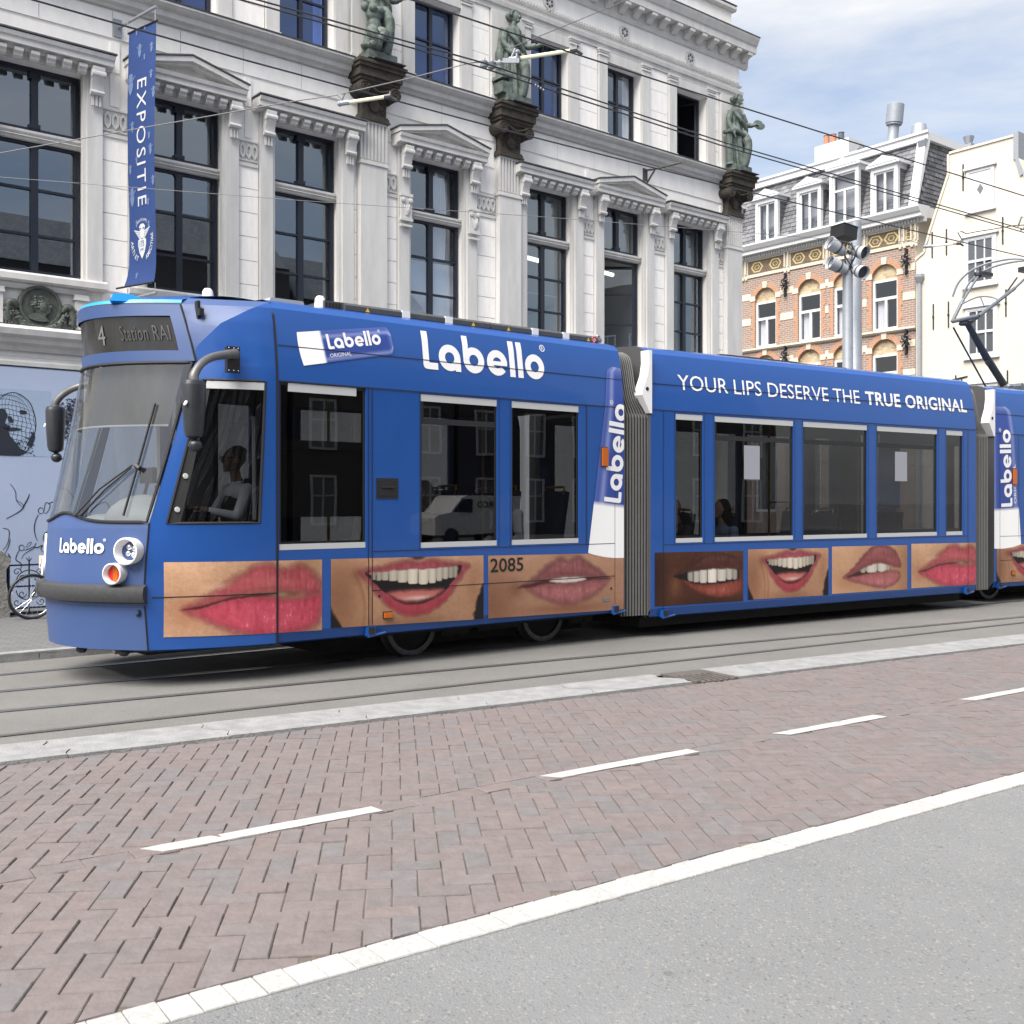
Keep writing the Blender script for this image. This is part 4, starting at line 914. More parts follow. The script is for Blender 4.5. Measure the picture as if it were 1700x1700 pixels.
q = MB(); q.lathe([(.07,-.004),(.07,.004)], 16, 0, Matrix.Translation(bb) @ Matrix.Rotation(PI/2,4,'X')); q.tube([(.50,-.05,.25),(.58,-.05,.15)], .009, 5); q.box(.55,.63,-.12,-.05,.135,.15); q.tube([(.5,.05,.25),(.42,.05,.35)], .009, 5); q.box(.38,.46,.05,.12,.345,.36); q.build('crank', M['black'], bk_)
q = MB(); q.ell((.14,-.02,.68), (.05,.04,.045), 10); q.build('headlamp', M['chrome'], bk_)
q = MB(); q.box(.10,.20,-.05,.05,.64,.80); q.build('front_box', M['sandstone'], bk_)

bn = thing('exhibition_banner', 'tall blue hanging banner with vertical white lettering and a winged crest', 'banner', mloc(5.727, -.37, 0), FA)
BDX, BDY, BWD = .214, -.977, .665
def bmap(s, z, off=0):      # s 0 at the wall edge .. 1 at the outer edge
    sag = -.07*math.sin(PI*min(1, max(0, (z-4.6)/3.8)))*.0
    x = BDX*BWD*s; y = BDY*BWD*s; dx = .045*math.sin((z-4.6)*1.9+s)*.6; t = max(0, (5.0-z)/.4)
    x += dx*.5-.09*t*t*(1-.55*s); return (x-off*.977, y-off*.214, z)
b = MB(); zs = [4.66+3.68*k/40 for k in range(41)]; b.grid(lambda u, v: bmap(u, v), [k/8 for k in range(9)], zs); b.build('cloth', M['banner'], bn, smooth='all')
# lettering faces the tram side: the visible face looks towards -x of the wall
pf = lambda s, z: bmap(s, z, .006)
b = MB()
zt, zb_ = 7.60, 5.79; sL, sR = .36, .69       # reads downwards
text_letters('EXPOSITIE', lambda u, v: pf(sL+(sR-sL)*v, zt+(zb_-zt)*u), 0, 1, 0, 1, M['print'], bn, 0, 1.22)
def crest(b, s, z, k, mi=0, txt=False):
    """winged shield emblem, k = half height in metres"""
    def T(x, y): return pf(s+x*k/BWD, z+y*k)
    b.add([T(*p) for p in [(-.36,.02),(-.10,.10),(.0,.02),(.10,.10),(.36,.02),(.36,-.25),(.24,-.65),(.0,-1.0),(-.24,-.65),(-.36,-.25)]], [list(range(10))], mi)
    for sx in (-1, 1):
        for j in range(5):
            y0 = .62-j*.11; x1 = .74-j*.10; p = [T(sx*.12, y0-.16), T(sx*x1, y0), T(sx*(x1-.07), y0-.085), T(sx*.12, y0-.235)]
            b.add(p, [(0,1,2,3)], mi)
    b.add([T(*p) for p in [(-.13,.10),(.13,.10),(.2,.5),(.28,.72),(.12,.86),(-.12,.86),(-.28,.72),(-.2,.5)]], [list(range(8))], mi)
b = MB(); crest(b, .50, 5.30, .27)
def ringtext(s, a0, a1, r0, r1, cz, cx=.5, flip=False):
    V, F, (x0, x1, y0, y1) = text_mesh(s, 1, .01, 1.1); P = []
    for v in V:
        a = R(a0+(a1-a0)*(v[0]-x0)/(x1-x0)); r = r0+(r1-r0)*(v[1]-y0)/(y1-y0)
        P.append(pf(cx+r*math.cos(a)/BWD, cz+r*math.sin(a)*1.15))
    b.add(P, F)
ringtext('ARTI ET', 178, 248, .275, .215, 5.30); ringtext('AMICITIAE', 292, 374, .275, .215, 5.30); ringtext('MAATSCHAPPIJ', 118, 62, .225, .27, 5.30)
b.build('crest', M['print'], bn)
b = MB(); pg = lambda s, z: bmap(s, z, .011)
put_text(b, '175', pg, .42, .58, 5.205, 5.29); put_text(b, 'JAAR', pg, .435, .565, 5.135, 5.185)
for sx in (-1, 1): b.add([pg(.5+sx*q[0], q[1]) for q in ((.02,5.465),(.07,5.48),(.09,5.465),(.055,5.45))], [(0,1,2,3)])
b.build('crest_figures', M['banner'], bn)
b = MB()
for s_, z_, k_ in ((.42,8.02,.11),(.12,7.58,.17),(.85,8.0,.08),(.85,7.62,.07),(.95,7.35,.09),(.2,6.95,.09),(.82,6.75,.06),(.35,6.45,.06),(.87,6.55,.09),(.95,6.1,.08),(.15,5.95,.15),(.1,6.35,.08),(.75,5.82,.06),(.3,5.55,.06),(.75,5.50,.06),(.35,4.80,.05),(.6,7.9,.05),(.3,8.3,.05),(.6,8.33,.05)): b = MB(); crest(b, s_, z_, k_); b.build('small_crest', M['print2'], bn)
b = MB(); b.tube([bmap(-.04,8.34), bmap(1.05,8.34)], .014, 6); b.build('banner_rod', M['black'], bn); b = MB(); b.tube([bmap(-.25,4.655), bmap(.95,4.655)], .014, 6); b.build('banner_rod', M['black'], bn)
for z in (8.53, 4.50):
    b = MB(); b.tube([(-.02,.37,z),(BDX*BWD*1.05,BDY*BWD*1.05,z)], .022, 7); b.tube([(-.05,.15,z-.0),( -.05,.15,z-.001)], .01, 4) if False else None; b.box(-.09,.03,.34,.37,z-.14,z+.12); b.tube([(BDX*BWD,BDY*BWD,z),(BDX*BWD,BDY*BWD,z-.19 if z > 6 else z+.15)], .006, 5); b.tube([(0,.02,z),(0,.02,z-.19 if z > 6 else z+.15)], .006, 5); b.build('bracket', M['galv'], bn)

# ------------------------------------------------------------------ brick house and gable house across the side street
HA = R(-52.1); HLOC = (13.4, 36.0, 0)
bh = thing('brick_house', 'orange and red brick house with arched windows, white cornice and slate mansard', 'house', HLOC, HA)
WC = [(-8.3,.5), (-6.24,.5), (-4.25,.5), (-2.72,.5), (-1.16,.5)]
holes = []
for c, h in WC:
    holes += [(c-h, c+h, 7.42, 9.68), (c-h, c+h, 4.75, 7.13), (c-h, c+h, 1.2, 3.9)]
b = MB(); holes_wall(b, -10, 0, 0, 10.2, holes, 0, .22, 0, 0)
b.build('wall', M['brickhouse'], bh)
b = MB(); b.add([(0,.0,0),(0,9,0),(0,9,11.0),(0,.0,11.0)], [(0,1,2,3)]); b.add([(-10,0,0),(-10,0,11),(-10,9,11),(-10,9,0)], [(0,1,2,3)]); b.add([(-10,9,0),(-10,9,11),(0,9,11),(0,9,0)], [(0,1,2,3)]); b.build('side_wall', M['cream'], bh)
def arch_pts(c, h, zs_, rise, n=14):      # segmental arch from the right spring to the left
    r = (h*h+rise*rise)/(2*rise); cz = zs_+rise-r; a0 = math.asin(h/r)
    return [(c+r*math.sin(a0-2*a0*k/n), cz+r*math.cos(a0-2*a0*k/n)) for k in range(n+1)]
for c, h in WC:
    for z0, z1 in ((7.42, 9.68), (4.75, 7.13)):
        rise = .40; sp = z1-rise-.0
        inn = arch_pts(c, h, sp, rise-.02); outp = arch_pts(c, h+.19, sp, rise+.17)
        a = MB()
        n = len(inn)-1
        for k in range(n): a.prism([inn[k], outp[k], outp[k+1], inn[k+1]], 'y', -.03, .0)
        for sx in (-1, 1):
            for k in range(9):      # toothed quoins
                zz = sp-.0-k*.22; wq = .20 if k % 2 == 0 else .12
                if zz-.22 < z0: break
                x0, x1 = sorted((c+sx*h, c+sx*(h+wq))); a.box(x0, x1, -.012, .0, zz-.22, zz)
        a.build('brick_arch', M['orange'], bh)
        a = MB(); lo = [(c+h, sp), (c+h, z1)] ; top = arch_pts(c, h, sp, rise-.02)
        a.prism([(c+h+.001, z1), ] + [(x, z) for x, z in top] + [(c-h-.001, z1)], 'y', .0, .2)
        a.build('arch_soffit', M['orange'], bh)
        a = MB(); a.prism([(c+h, sp-.13), ] + top + [(c-h, sp-.13)], 'y', .10, .13); a.build('tile_tympanum', M['tympanum'], bh)
        a = MB(); a.prism([(c-.085, z1-.03), (c+.085, z1-.03), (c+.11, z1+.2), (c-.11, z1+.2)], 'y', -.06, .0)
        a.build('keystone', M['sandstone'], bh)
        for sx in (-1, 1): a = MB(); x0, x1 = sorted((c+sx*(h-.02), c+sx*(h+.22))); a.box(x0, x1, -.035, .0, sp-.07, sp+.12); a.build('impost_stone', M['sandstone'], bh)
        f = MB(); zt = sp-.13; frame_bars(f, c-h, c+h, z0, zt, .085, .07, .16); f.box(c-h+.085, c+h-.085, .075, .16, zt-.70, zt-.60); f.box(c-.045, c+.045, .078, .16, z0+.085, zt-.70)
        wn = f.build('window', M['whitewood'], bh)
        for xa, xb, za, zb in ((c-h+.085, c-.045, z0+.085, zt-.70), (c+.045, c+h-.085, z0+.085, zt-.70), (c-h+.085, c+h-.085, zt-.60, zt-.085)): pane(wn, xa, xb, za, zb, .12, M['hpane'])
        rm = MB(); rm.box(c-h-.3, c+h+.3, .24, 1.6, z0-.1, z1); rm.f = [q[::-1] for k_, q in enumerate(rm.f) if k_ != 2]; rm.m = rm.m[:len(rm.f)]; rm.build('room', M['hroom'], wn)
        if z0 > 7:
            cu = MB(); cu.grid(lambda u, v: (c-h+.1+u*(.28+.1*(v-z0)/2), .22+.03*math.sin(u*22), v), [k/14 for k in range(15)], [z0, zt-.7]); cu.build('curtain', M['curtain'], wn, smooth='all')
    rm = MB(); frame_bars(rm, c-h, c+h, 1.2, 3.9, .09, .07, .16); wn = rm.build('window', M['whitewood'], bh); pane(wn, c-h+.09, c+h-.09, 1.29, 3.81, .12, M['hpane'])
    b = MB(); b.box(c-h-.1, c+h+.1, .23, .3, 1.0, 4.0); b.build('room', M['hroom'], wn)
for z0, z1 in ((9.28,9.52), (8.32,8.58), (6.75,6.98), (5.8,6.0)):
    for a, b_ in gaps(-10, .0, [(c-h-.20, c+h+.20) for c, h in WC]):
        b = MB(); b.box(a, b_, -.014, .0, z0, z1); b.build('stone_band', M['sandstone'], bh)
b = MB(); b.prism([(0,7.28),(-.06,7.29),(-.12,7.34),(-.12,7.40),(0,7.42)], 'x', -10, .05); b.build('sill_course', M['sandstone'], bh)
b = MB(); b.box(-10, .02, -.02, .0, 10.2, 10.24); b.box(-10, .02, -.04, 0, 10.12, 10.2); b.box(-10, .02, -.04, 0, 10.74, 10.80); b.build('frieze_border', M['sandstone'], bh)
def diamond_tiles(x0, x1):
    b = MB(); b.box(x0, x1, -.01, .0, 10.24, 10.74); b.build('tile_frieze', M['tile'], bh)
    q = MB(); n = max(1, round((x1-x0)/.8)); wd = (x1-x0)/n
    for k in range(n):
        cx = x0+wd*(k+.5)
        for rr in (.20, .09): 
            o = [(cx+math.cos(PI/3*j)*rr*1.45, 10.49+math.sin(PI/3*j)*rr*1.1) for j in range(6)]; i_ = [(cx+(x-cx)*.76, 10.49+(z-10.49)*.76) for x, z in o]
            for j in range(6): q.prism([o[j], i_[j], i_[(j+1) % 6], o[(j+1) % 6]], 'y', -.02, -.01)
    tag(q.build('tile_hexagons', M['yellowtile'], bh), kind='stuff')
M['yellowtile'] = mat('yellow glazed brick', (.52,.42,.2), .7, var=.2, vscale=20)
cons = [-9.9,-8.9,-7.2,-5.2,-3.48,-1.95,-.45,-.02]
for a, b_ in zip(cons, cons[1:]): diamond_tiles(a+.14, b_-.14)
for x in cons:
    b = MB()
    for dx in (-.1, .06): b.box(x+dx-.02, x+dx+.03, -.10, .0, 10.26, 10.80); b.box(x+dx-.04, x+dx+.05, -.06, 0, 10.06, 10.26)
    b.box(x-.14, x+.13, -.02, 0, 10.24, 10.74); b.build('frieze_console', M['sandstone'], bh)
cr = MB(); cr.prism([(0,10.80),(-.10,10.80),(-.12,10.93),(-.34,10.95),(-.34,11.06),(-.40,11.10),(-.50,11.24),(-.50,11.30),(.2,11.34)], 'x', -10, .40); crn = cr.build('cornice', M['whitewood'], bh)
dt = MB()
for k in range(90): dt.box(-9.9+k*.113, -9.9+k*.113+.06, -.19, -.10, 10.84, 10.92)
tag(dt.build('dentil_row', M['whitewood'], crn), kind='stuff')
b = MB(); b.box(.0, .38, .0, 4.0, 10.95, 11.3); b.build('cornice_return', M['whitewood'], bh)
# mansard roof, individually laid slates on it
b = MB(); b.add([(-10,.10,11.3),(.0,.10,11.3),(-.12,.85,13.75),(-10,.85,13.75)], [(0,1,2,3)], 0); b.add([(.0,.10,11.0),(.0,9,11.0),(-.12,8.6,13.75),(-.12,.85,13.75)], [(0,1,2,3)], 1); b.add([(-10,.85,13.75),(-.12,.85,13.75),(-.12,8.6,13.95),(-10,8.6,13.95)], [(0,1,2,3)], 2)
mr = b.build('mansard_roof', [M['slate'], M['slateshade'], M['lead']], bh)
M['slatea'] = attr_mat('slate tile', .7, .3)
b = MB(); cc = []
def slate_rows(fn, L0, rows, w0, side):
    for r in range(rows):
        n = int(L0/w0)+1
        for k in range(n):
            u0 = k*w0+(w0/2 if r % 2 else 0); u1 = min(u0+w0*.95, L0)
            if u0 >= L0-.03: continue
            t0, t1 = r/rows, (r+1.12)/rows; o = random.uniform(.012,.026)
            q = [fn(u0, t0, o+.012), fn(u1, t0, o+.012), fn(u1, min(1, t1), .006), fn(u0, min(1, t1), .006)]; b.add(q, [(0,1,2,3)])
            g = random.uniform(.075,.155)*(1.05 if side else 1.15); cc.extend([(g*.98, g, g*1.10, 1)]*4)  # side slates toned darker, shade put into their colour
slate_rows(lambda u, t, o: (-10+u, .10+.75*t-o, 11.3+2.45*t), 10, 15, .27, 0)
slate_rows(lambda u, t, o: (-.12*t+o, .12+u*.92+.73*t*(1-u/9), 11.0+2.75*t), 8.8, 17, .27, 1)
tag(b.build('slates', M['slatea'], mr, col=cc), kind='stuff')
b = MB(); b.box(-10, .02, .70, 1.0, 13.75, 14.02); b.box(-.26, .02, 1.0, 8.6, 13.75, 14.02); b.box(-10, .05, .64, .72, 13.98, 14.06); b.build('roof_edge_board', M['whitewood'], mr)
b = MB(); b.prism([(.05,11.3),(.05,11.3)][:0] + [(.06,11.32),(.02,11.32),(.60,13.75),(.86,13.75)], 'x', -.30, .02); b.build('corner_board', M['whitewood'], mr)
b = MB(); b.prism([(.55,13.45),(.45,13.68),(.52,13.75),(.7,13.75)], 'x', -.22, .04); b.build('scroll_bracket', M['zinc'], mr)
for c, z1, hw_ in ((-8.3,13.1,.52), (-6.2,13.1,.52), (-4.28,13.1,.53), (-2.79,13.42,.60), (-1.19,13.1,.52)):
    b = MB(); z0 = 11.3; y0 = .0
    for sx in (-1, 1): xa, xb = sorted((c+sx*(hw_-.12), c+sx*hw_)); b.box(xa, xb, y0, .14, z0, z1-.25)
    b.box(c-hw_, c+hw_, y0, .9, z1-.25, z1-.05); b.box(c-hw_+.12, c+hw_-.12, y0+.01, .14, z0, z0+.12)
    ck = []
    dm = b.build('dormer', M['whitewood'], bh)
    b = MB(); b.prism([(c-hw_-.12, z1-.08), (c+hw_+.12, z1-.08), (c+hw_+.12, z1), (c, z1+.27), (c-hw_-.12, z1)], 'y', -.10, 1.0); b.prism([(c-hw_-.03, z1-.004), (c+hw_+.03, z1-.004), (c, z1+.19)], 'y', -.115, -.098)
    b.build('pediment', M['whitewood'], dm)
    b = MB(); 
    for sx in (-1, 1): x = c+sx*(hw_-.004); b.prism([(.14,z0+.2),(.14,z1-.25),(.80,z1-.25)], 'x', min(x, x-sx*.03), max(x, x-sx*.03))
    b.build('dormer_cheek', M['slateshade'], dm)
    f = MB(); x0, x1 = c-hw_+.12, c+hw_-.12; zz = z0+.12; zt = z1-.25; frame_bars(f, x0, x1, zz, zt, .06, .05, .12); f.box(c-.04, c+.04, .055, .12, zz+.06, zt-.06-(.55 if z1 > 13.3 else 0))
    if z1 > 13.3: f.box(x0+.06, x1-.06, .052, .12, zt-.62, zt-.55)
    wn = f.build('window', M['whitewood'], bh)
    top = zt-.62 if z1 > 13.3 else zt-.06
    pane(wn, x0+.06, c-.04, zz+.06, top, .09, M['hpane']); pane(wn, c+.04, x1-.06, zz+.06, top, .09, M['hpane'])
    if z1 > 13.3: pane(wn, x0+.06, x1-.06, zt-.55, zt-.06, .09, M['hpane'])
    b = MB(); b.box(x0, x1, .28, .30, zz, zt); b.build('blind', M['roomlight'], wn)
b = MB(); b.box(-5.2, -3.7, 1.6, 2.5, 13.8, 15.0); ch = b.build('chimney', M['whitewood'], bh)
for x, m_, h_ in ((-4.95,'terracotta',.45), (-4.65,'terracotta',.42), (-4.3,'lead',.4)):
    b = MB(); b.lathe([(.12,15.0),(.10,15.0+h_),(.12,15.0+h_)], 12, 0, Matrix.Translation((x,2.0,0)) ); b.build('chimney_pot', M[m_], ch)
b = MB(); T = Matrix.Translation((-2.35,2.2,13.9)) @ Matrix.Rotation(R(6), 4, 'Y'); b.lathe([(.17,0),(.17,.55),(.2,.57),(.2,.6),(.19,.62),(.19,1.25),(.27,1.26),(.27,1.32),(.30,1.33),(.30,1.98),(.28,2.0)], 18, 0, T); b.build('flue_pipe', M['galv'], bh, smooth=40)
b = MB(); b.lathe([(.32,13.95),(.30,14.15),(.24,14.62),(.22,14.66)], 18, 0, Matrix.Translation((-.85,1.6,0))); b.build('roof_vent', M['galv'], bh, smooth=40)
for x, h_ in ((-3.4,.3), (-2.95,.5)):
    b = MB(); b.lathe([(.10,13.95),(.10,13.95+h_*.6),(.17,13.95+h_*.65),(.08,13.95+h_*.9),(.02,13.95+h_)], 10, 0, Matrix.Translation((x,1.3,0))); b.build('roof_vent', M['lead'], bh)
b = MB(); b.box(-.2,.1,3.3,3.55,14.0,14.15); b.lathe([(.12,14.15),(.2,14.4)], 8, 0, Matrix.Translation((-.05,3.4,0))); b.build('rain_hopper', M['zinc'], bh)
for x, z in ((-.30,9.62), (-5.27,9.62), (-.30,6.95), (-5.27,6.95)):
    b = MB(); b.box(x-.03, x+.03, -.12, 0, z-.4, z+.4)
    for k in range(8): a = 2*PI*k/8; b.tube([(x,-.1,z), (x+.13*math.cos(a+.3),-.16,z+.16*math.sin(a+.3)), (x+.2*math.cos(a),-.1,z+.26*math.sin(a))], .025, 5)
    b.ell((x,-.14,z), (.08,.06,.09), 8); b.ell((x,-.1,z-.42), (.04,.05,.08), 6); b.build('wall_anchor', M['black'], bh)

gh = thing('gable_house', 'cream rendered house with a tall neck gable and white sash windows at the right edge', 'house', HLOC, HA)
out_ = [(.10,0),(.10,9.55),(.42,9.75),(.62,10.4),(1.28,12.12),(1.28,12.76),(3.46,12.76),(3.46,12.12),(4.15,10.4),(4.4,9.75),(4.7,9.55),(4.7,0)]
b = MB(); b.prism(out_, 'y', -.12, .3); b.box(.12, 4.68, .3, 9, 0, 9.3); b.prism([(.2,9.3),(4.6,9.3),(2.4,12.4)][::-1], 'y', .3, 9); b.build('wall', M['cream'], gh)
b = MB(); q = out_[1:-1]
for p0, p1 in zip(q, q[1:]):
    d = Vector((p1[0]-p0[0], p1[1]-p0[1])); n_ = Vector((-d.y, d.x)).normalized()*.07
    b.prism([p0, (p0[0]-n_.x*0, p0[1]), p1, (p1[0]+n_.x, p1[1]+n_.y), (p0[0]+n_.x, p0[1]+n_.y)][0:1] + [p1, (p1[0]+n_.x, p1[1]+n_.y), (p0[0]+n_.x, p0[1]+n_.y)], 'y', -.16, .33)
b.build('gable_coping', M['sandstone'], gh)
b = MB(); b.box(3.40, 3.56, -.17, .4, 12.05, 12.88); b.prism([(3.45,12.05),(3.56,12.05),(3.75,11.55),(3.6,11.5)], 'y', -.17, .4); b.build('lead_cap', M['zinc'], gh)
def sash(c, hw_, z0, z1, cols, rows, shutter=False):
    f = MB(); y0 = -.17; frame_bars(f, c-hw_-.10, c+hw_+.10, z0-.08, z1+.08, .10, y0, -.11); f.box(c-hw_-.17, c+hw_+.17, y0-.06, -.11, z1+.08, z1+.15); f.box(c-hw_-.15, c+hw_+.15, y0-.05, -.11, z0-.14, z0-.08)
    if shutter:
        wn = f.build('window', M['whitewood'], gh); b = MB(); b.box(c-hw_, c+hw_, -.15, -.121, z0, z1)
        b.build('shutter', M['whitewood'], wn); b = MB(); b.prism([(c-.11,(z0+z1)/2),(c,(z0+z1)/2-.17),(c+.11,(z0+z1)/2),(c,(z0+z1)/2+.17)], 'y', -.155, -.149); b.build('diamond_hole', M['hroom'], wn); return
    zm = (z0+z1)/2; frame_bars(f, c-hw_, c+hw_, z0, z1, .05, -.16, -.12); f.box(c-hw_+.05, c+hw_-.05, -.165, -.12, zm-.04, zm+.04)
    for k in range(1, cols): x = c-hw_+2*hw_*k/cols; f.box(x-.02, x+.02, -.155, -.12, z0+.05, zm-.04); f.box(x-.02, x+.02, -.155, -.12, zm+.04, z1-.05)
    wn = f.build('window', M['whitewood'], gh)
    for k in range(cols):
        xa, xb = c-hw_+2*hw_*k/cols+(.05 if k == 0 else .02), c-hw_+2*hw_*(k+1)/cols-(.05 if k == cols-1 else .02)
        for za, zb in ((z0+.05, zm-.04), (zm+.04, z1-.05)): pane(wn, xa, xb, za, zb, -.135, M['hpane'])
    b = MB(); b.box(c-hw_, c+hw_, -.128, -.121, z0, z1); b.build('blind', M['hroom'], wn)
sash(2.32, .44, 8.46, 9.86, 3, 2); sash(2.36, .44, 6.20, 7.62, 3, 2); sash(2.36, .44, 3.6, 5.2, 3, 2); sash(2.33, .36, 10.82, 11.98, 1, 1, True)
b = MB()
for x, z in ((.68,9.95),(1.18,9.95),(3.05,9.95),(1.0,11.5)[:0] or (1.75,11.9),(1.25,7.6),(.72,7.6),(3.15,7.7),(.9,5.0),(1.5,5.2),(3.2,5.2),(4.0,9.9)): 
    b = MB(); b.box(x-.018, x+.018, -.15, -.12, z-.42, z+.42); b.ell((x,-.15,z), (.04,.03,.05), 6); b.build('wall_anchor', M['iron'], gh)
b = MB(); b.tube([(.26,-.20,0),(.26,-.20,9.0)], .065, 10); b.lathe([(.07,8.75),(.16,8.95),(.16,9.05)], 10, 0, Matrix.Translation((.26,-.2,0))); b.build('drainpipe', M['zinc'], gh)
b = MB(); b.tube([(.4,-.14,5.35),(1.9,-.14,5.55)], .025, 5); b.tube([(1.7,-.13,5.2),(1.7,-.13,5.5)], .02, 5); b.build('wall_hook', M['iron'], gh)

# ------------------------------------------------------------------ poles with floodlights, overhead wires
def atd(px, py, d): return ((px-850)/1800*d, d, 1.55+(834-py)*d/1800)
lp = thing('floodlight_pole', 'slim grey pole carrying four floodlights and a black box above the tram', 'floodlight pole', (7.12, 23.0, 0))
ph = 1.55+(834-432)*23/1800
b = MB(); b.lathe([(.125,0),(.125,3),(.115,3.02),(.105,ph),(.05,ph+.03)], 16); b.build('pole', M['galv'], lp, smooth=40)
def flood(x, z, ax, el, ln):
    T = Matrix.Translation((x, -.15, z)) @ Matrix.Rotation(R(ax), 4, 'Z') @ Matrix.Rotation(R(el), 4, 'X')
    b = MB(); b.lathe([(.06,-.18),(.11,-.16),(.13,-.05),(.14,0),(.165,ln),(.155,ln),(.14,ln-.1)], 18, 0, T, False); o = b.build('floodlight', M['lampgrey'], lp, smooth=35)
    b = MB(); b.lathe([(.001,ln-.12),(.14,ln-.12)], 18, 0, T, False); b.build('lens', M['chrome'], o)
    b = MB(); b.lathe([(.138,.02),(.15,.03),(.15,.06),(.138,.07)], 18, 0, T, False); b.build('clamp_ring', M['roofgrey'], o)
    b = MB(); b.tube([(x*.2, -.06, z-.02), (x*.8, -.13, z)], .035, 6); b.build('mount', M['roofgrey'], o)
flood(-.28, ph-.02, -20, 118, .30) if False else None
zt_ = 1.55+(834-418)*23/1800
for x, z, d in ((-.20, zt_+.02, (-.85,-.3,.42)), (-.18, zt_-.36, (-.85,-.3,.30)), (.18, zt_-.02, (.55,-.75,-.35)), (.18, zt_-.42, (.35,-.8,-.4))):
    q = Vector(d).normalized().to_track_quat('Z', 'Y').to_matrix().to_4x4(); T = Matrix.Translation((x, -.12, z)) @ q; ln = .30 if x < 0 else .2
    b = MB(); b.lathe([(.05,-.14),(.10,-.12),(.115,-.02),(.125,.02),(.15,ln),(.14,ln),(.125,ln-.06)], 18, 0, T, False); o = b.build('floodlight', M['lampgrey'], lp, smooth=35)
    b = MB(); b.lathe([(.001,ln-.07),(.13,ln-.07)], 18, 0, T, False); b.build('lens', M['chrome'] if x < 0 else M['roofgrey'], o)
    b = MB(); b.lathe([(.128,.04),(.138,.05),(.138,.08),(.13,.09)], 18, 0, T, False); b.build('clamp_ring', M['roofgrey'], o)
    b = MB(); b.tube([(0, -.05, z-.03), (x*.75, -.11, z)], .035, 6); b.build('mount', M['roofgrey'], o)
b = MB(); T = Matrix.Translation((-.12,-.12,zt_+.36)) @ Matrix.Rotation(R(28), 4, 'Z') @ Matrix.Rotation(R(8), 4, 'Y'); b.box(-.19,.19,-.2,.2,-.13,.13,0,T); b.box(-.2,.2,-.21,.21,.13,.145,0,T); b.build('speaker_box', M['black'], lp)
b = MB()
for k in range(5): b.tube(spline([(random.uniform(-.1,.1),-.14,zt_+.15),(random.uniform(-.16,.16),-.22,zt_-.1),(random.uniform(-.1,.1),-.12,zt_-.4)], 5), .012, 5)
b.build('cable', M['black'], lp)
ms = thing('catenary_mast', 'thicker pale grey mast standing just behind the floodlight pole', 'mast', (7.60, 24.0, 0))
b = MB(); b.lathe([(.16,0),(.16,4),(.145,4.02),(.13,1.55+(834-370)*24/1800)], 16); b.build('pole', M['galv'], ms, smooth=40)
b = MB(); b.lathe([(.17,4.2),(.17,4.3)], 12); b.tube([(.1,0,4.25),(.5,0,4.3)], .03, 6); b.build('bracket_band', M['zinc'], ms)
def wire(label, pts, r, m='wire', name='overhead_wire', group=None, sag=0):
    b = MB(); b.tube(pts, r, 6); o = b.build(name, M[m]); tag(o, label, 'wire', group); return o
def ext(pts, k=2.2):
    P = [Vector(p) for p in pts]; return [P[0]+(P[0]-P[1])*k] + P + [P[-1]+(P[-1]-P[-2])*.5]
wire('lowest long black wire, running in front of the three statue capitals', ext([(-4.05,9.17,5.8),(-2.6,10.39,5.8),(-.18,12.3,5.8),(3.29,14.88,5.8),(8.85,18.75,5.8)]), .0085)
wire('upper wire of the close pair crossing the knees of the statues', ext([(-2.22,8.87,5.7),(-.28,10.23,5.7),(2.43,12.49,5.7),(7.64,16.38,5.7)]), .0075)
wire('lower wire of the close pair crossing the knees of the statues', ext([(-2.24,8.95,5.7),(-.29,10.35,5.7),(2.45,12.62,5.7),(7.87,16.67,5.7)]), .0075)
wire('highest black wire, passing the shoulders of the middle and corner statues', ext([(-.82,8.96,5.7),(.54,10.0,5.7),(2.18,11.22,5.7),(6.93,14.68,5.7)]), .0075)
wire('thin grey wire from the left edge past the banner to the left insulator rod', [atd(-60,268,11.5), atd(0,254,11.4), atd(250,210,11.2), atd(488,168,11), atd(560,158,10.9), atd(574,170,10.9)], .005, 'wire2')
wire('thin grey wire between the left insulator rod and the bell insulators', [atd(566,156,10.9), atd(680,130,10.7), atd(782,104,10.5), atd(800,101,10.45)], .005, 'wire2')
wire('thin grey wire rising steeply from the middle statue to the main cornice', [atd(846,80,10.5), atd(940,42,11), atd(1041,0,11.5), atd(1100,-24,11.8)], .005, 'wire2')
wire('very thin pale wire running level across the tall windows', [atd(-40,291,12.5), atd(0,294,12.5), atd(500,333,13), atd(900,360,13.5), atd(1300,391,14), atd(1376,397,14.2), atd(1420,404,22.5)], .0035, 'wire2')
wire('thin wire with feeder rod crossing the brick frieze towards the white gable', [atd(1423,393,22), atd(1465,402,20), atd(1512,400,18), atd(1541,408,17.5), atd(1594,403,17)], .006, 'wire2')
wire('looped black feeder cable in front of the cream gable', [atd(*p) for p in ((1594,403,17),(1597,398,17),(1590,386,17),(1596,384,17),(1604,388,17),(1625,384,17),(1645,381,17),(1662,378,17),(1680,375,17),(1720,372,17))], .008)
wire('short drooping cable hanging from the feeder wires at the right edge', [atd(*p) for p in ((1690,376,16.8),(1696,360,16.8),(1704,362,16.8),(1700,380,16.8),(1694,382,16.8))], .012)
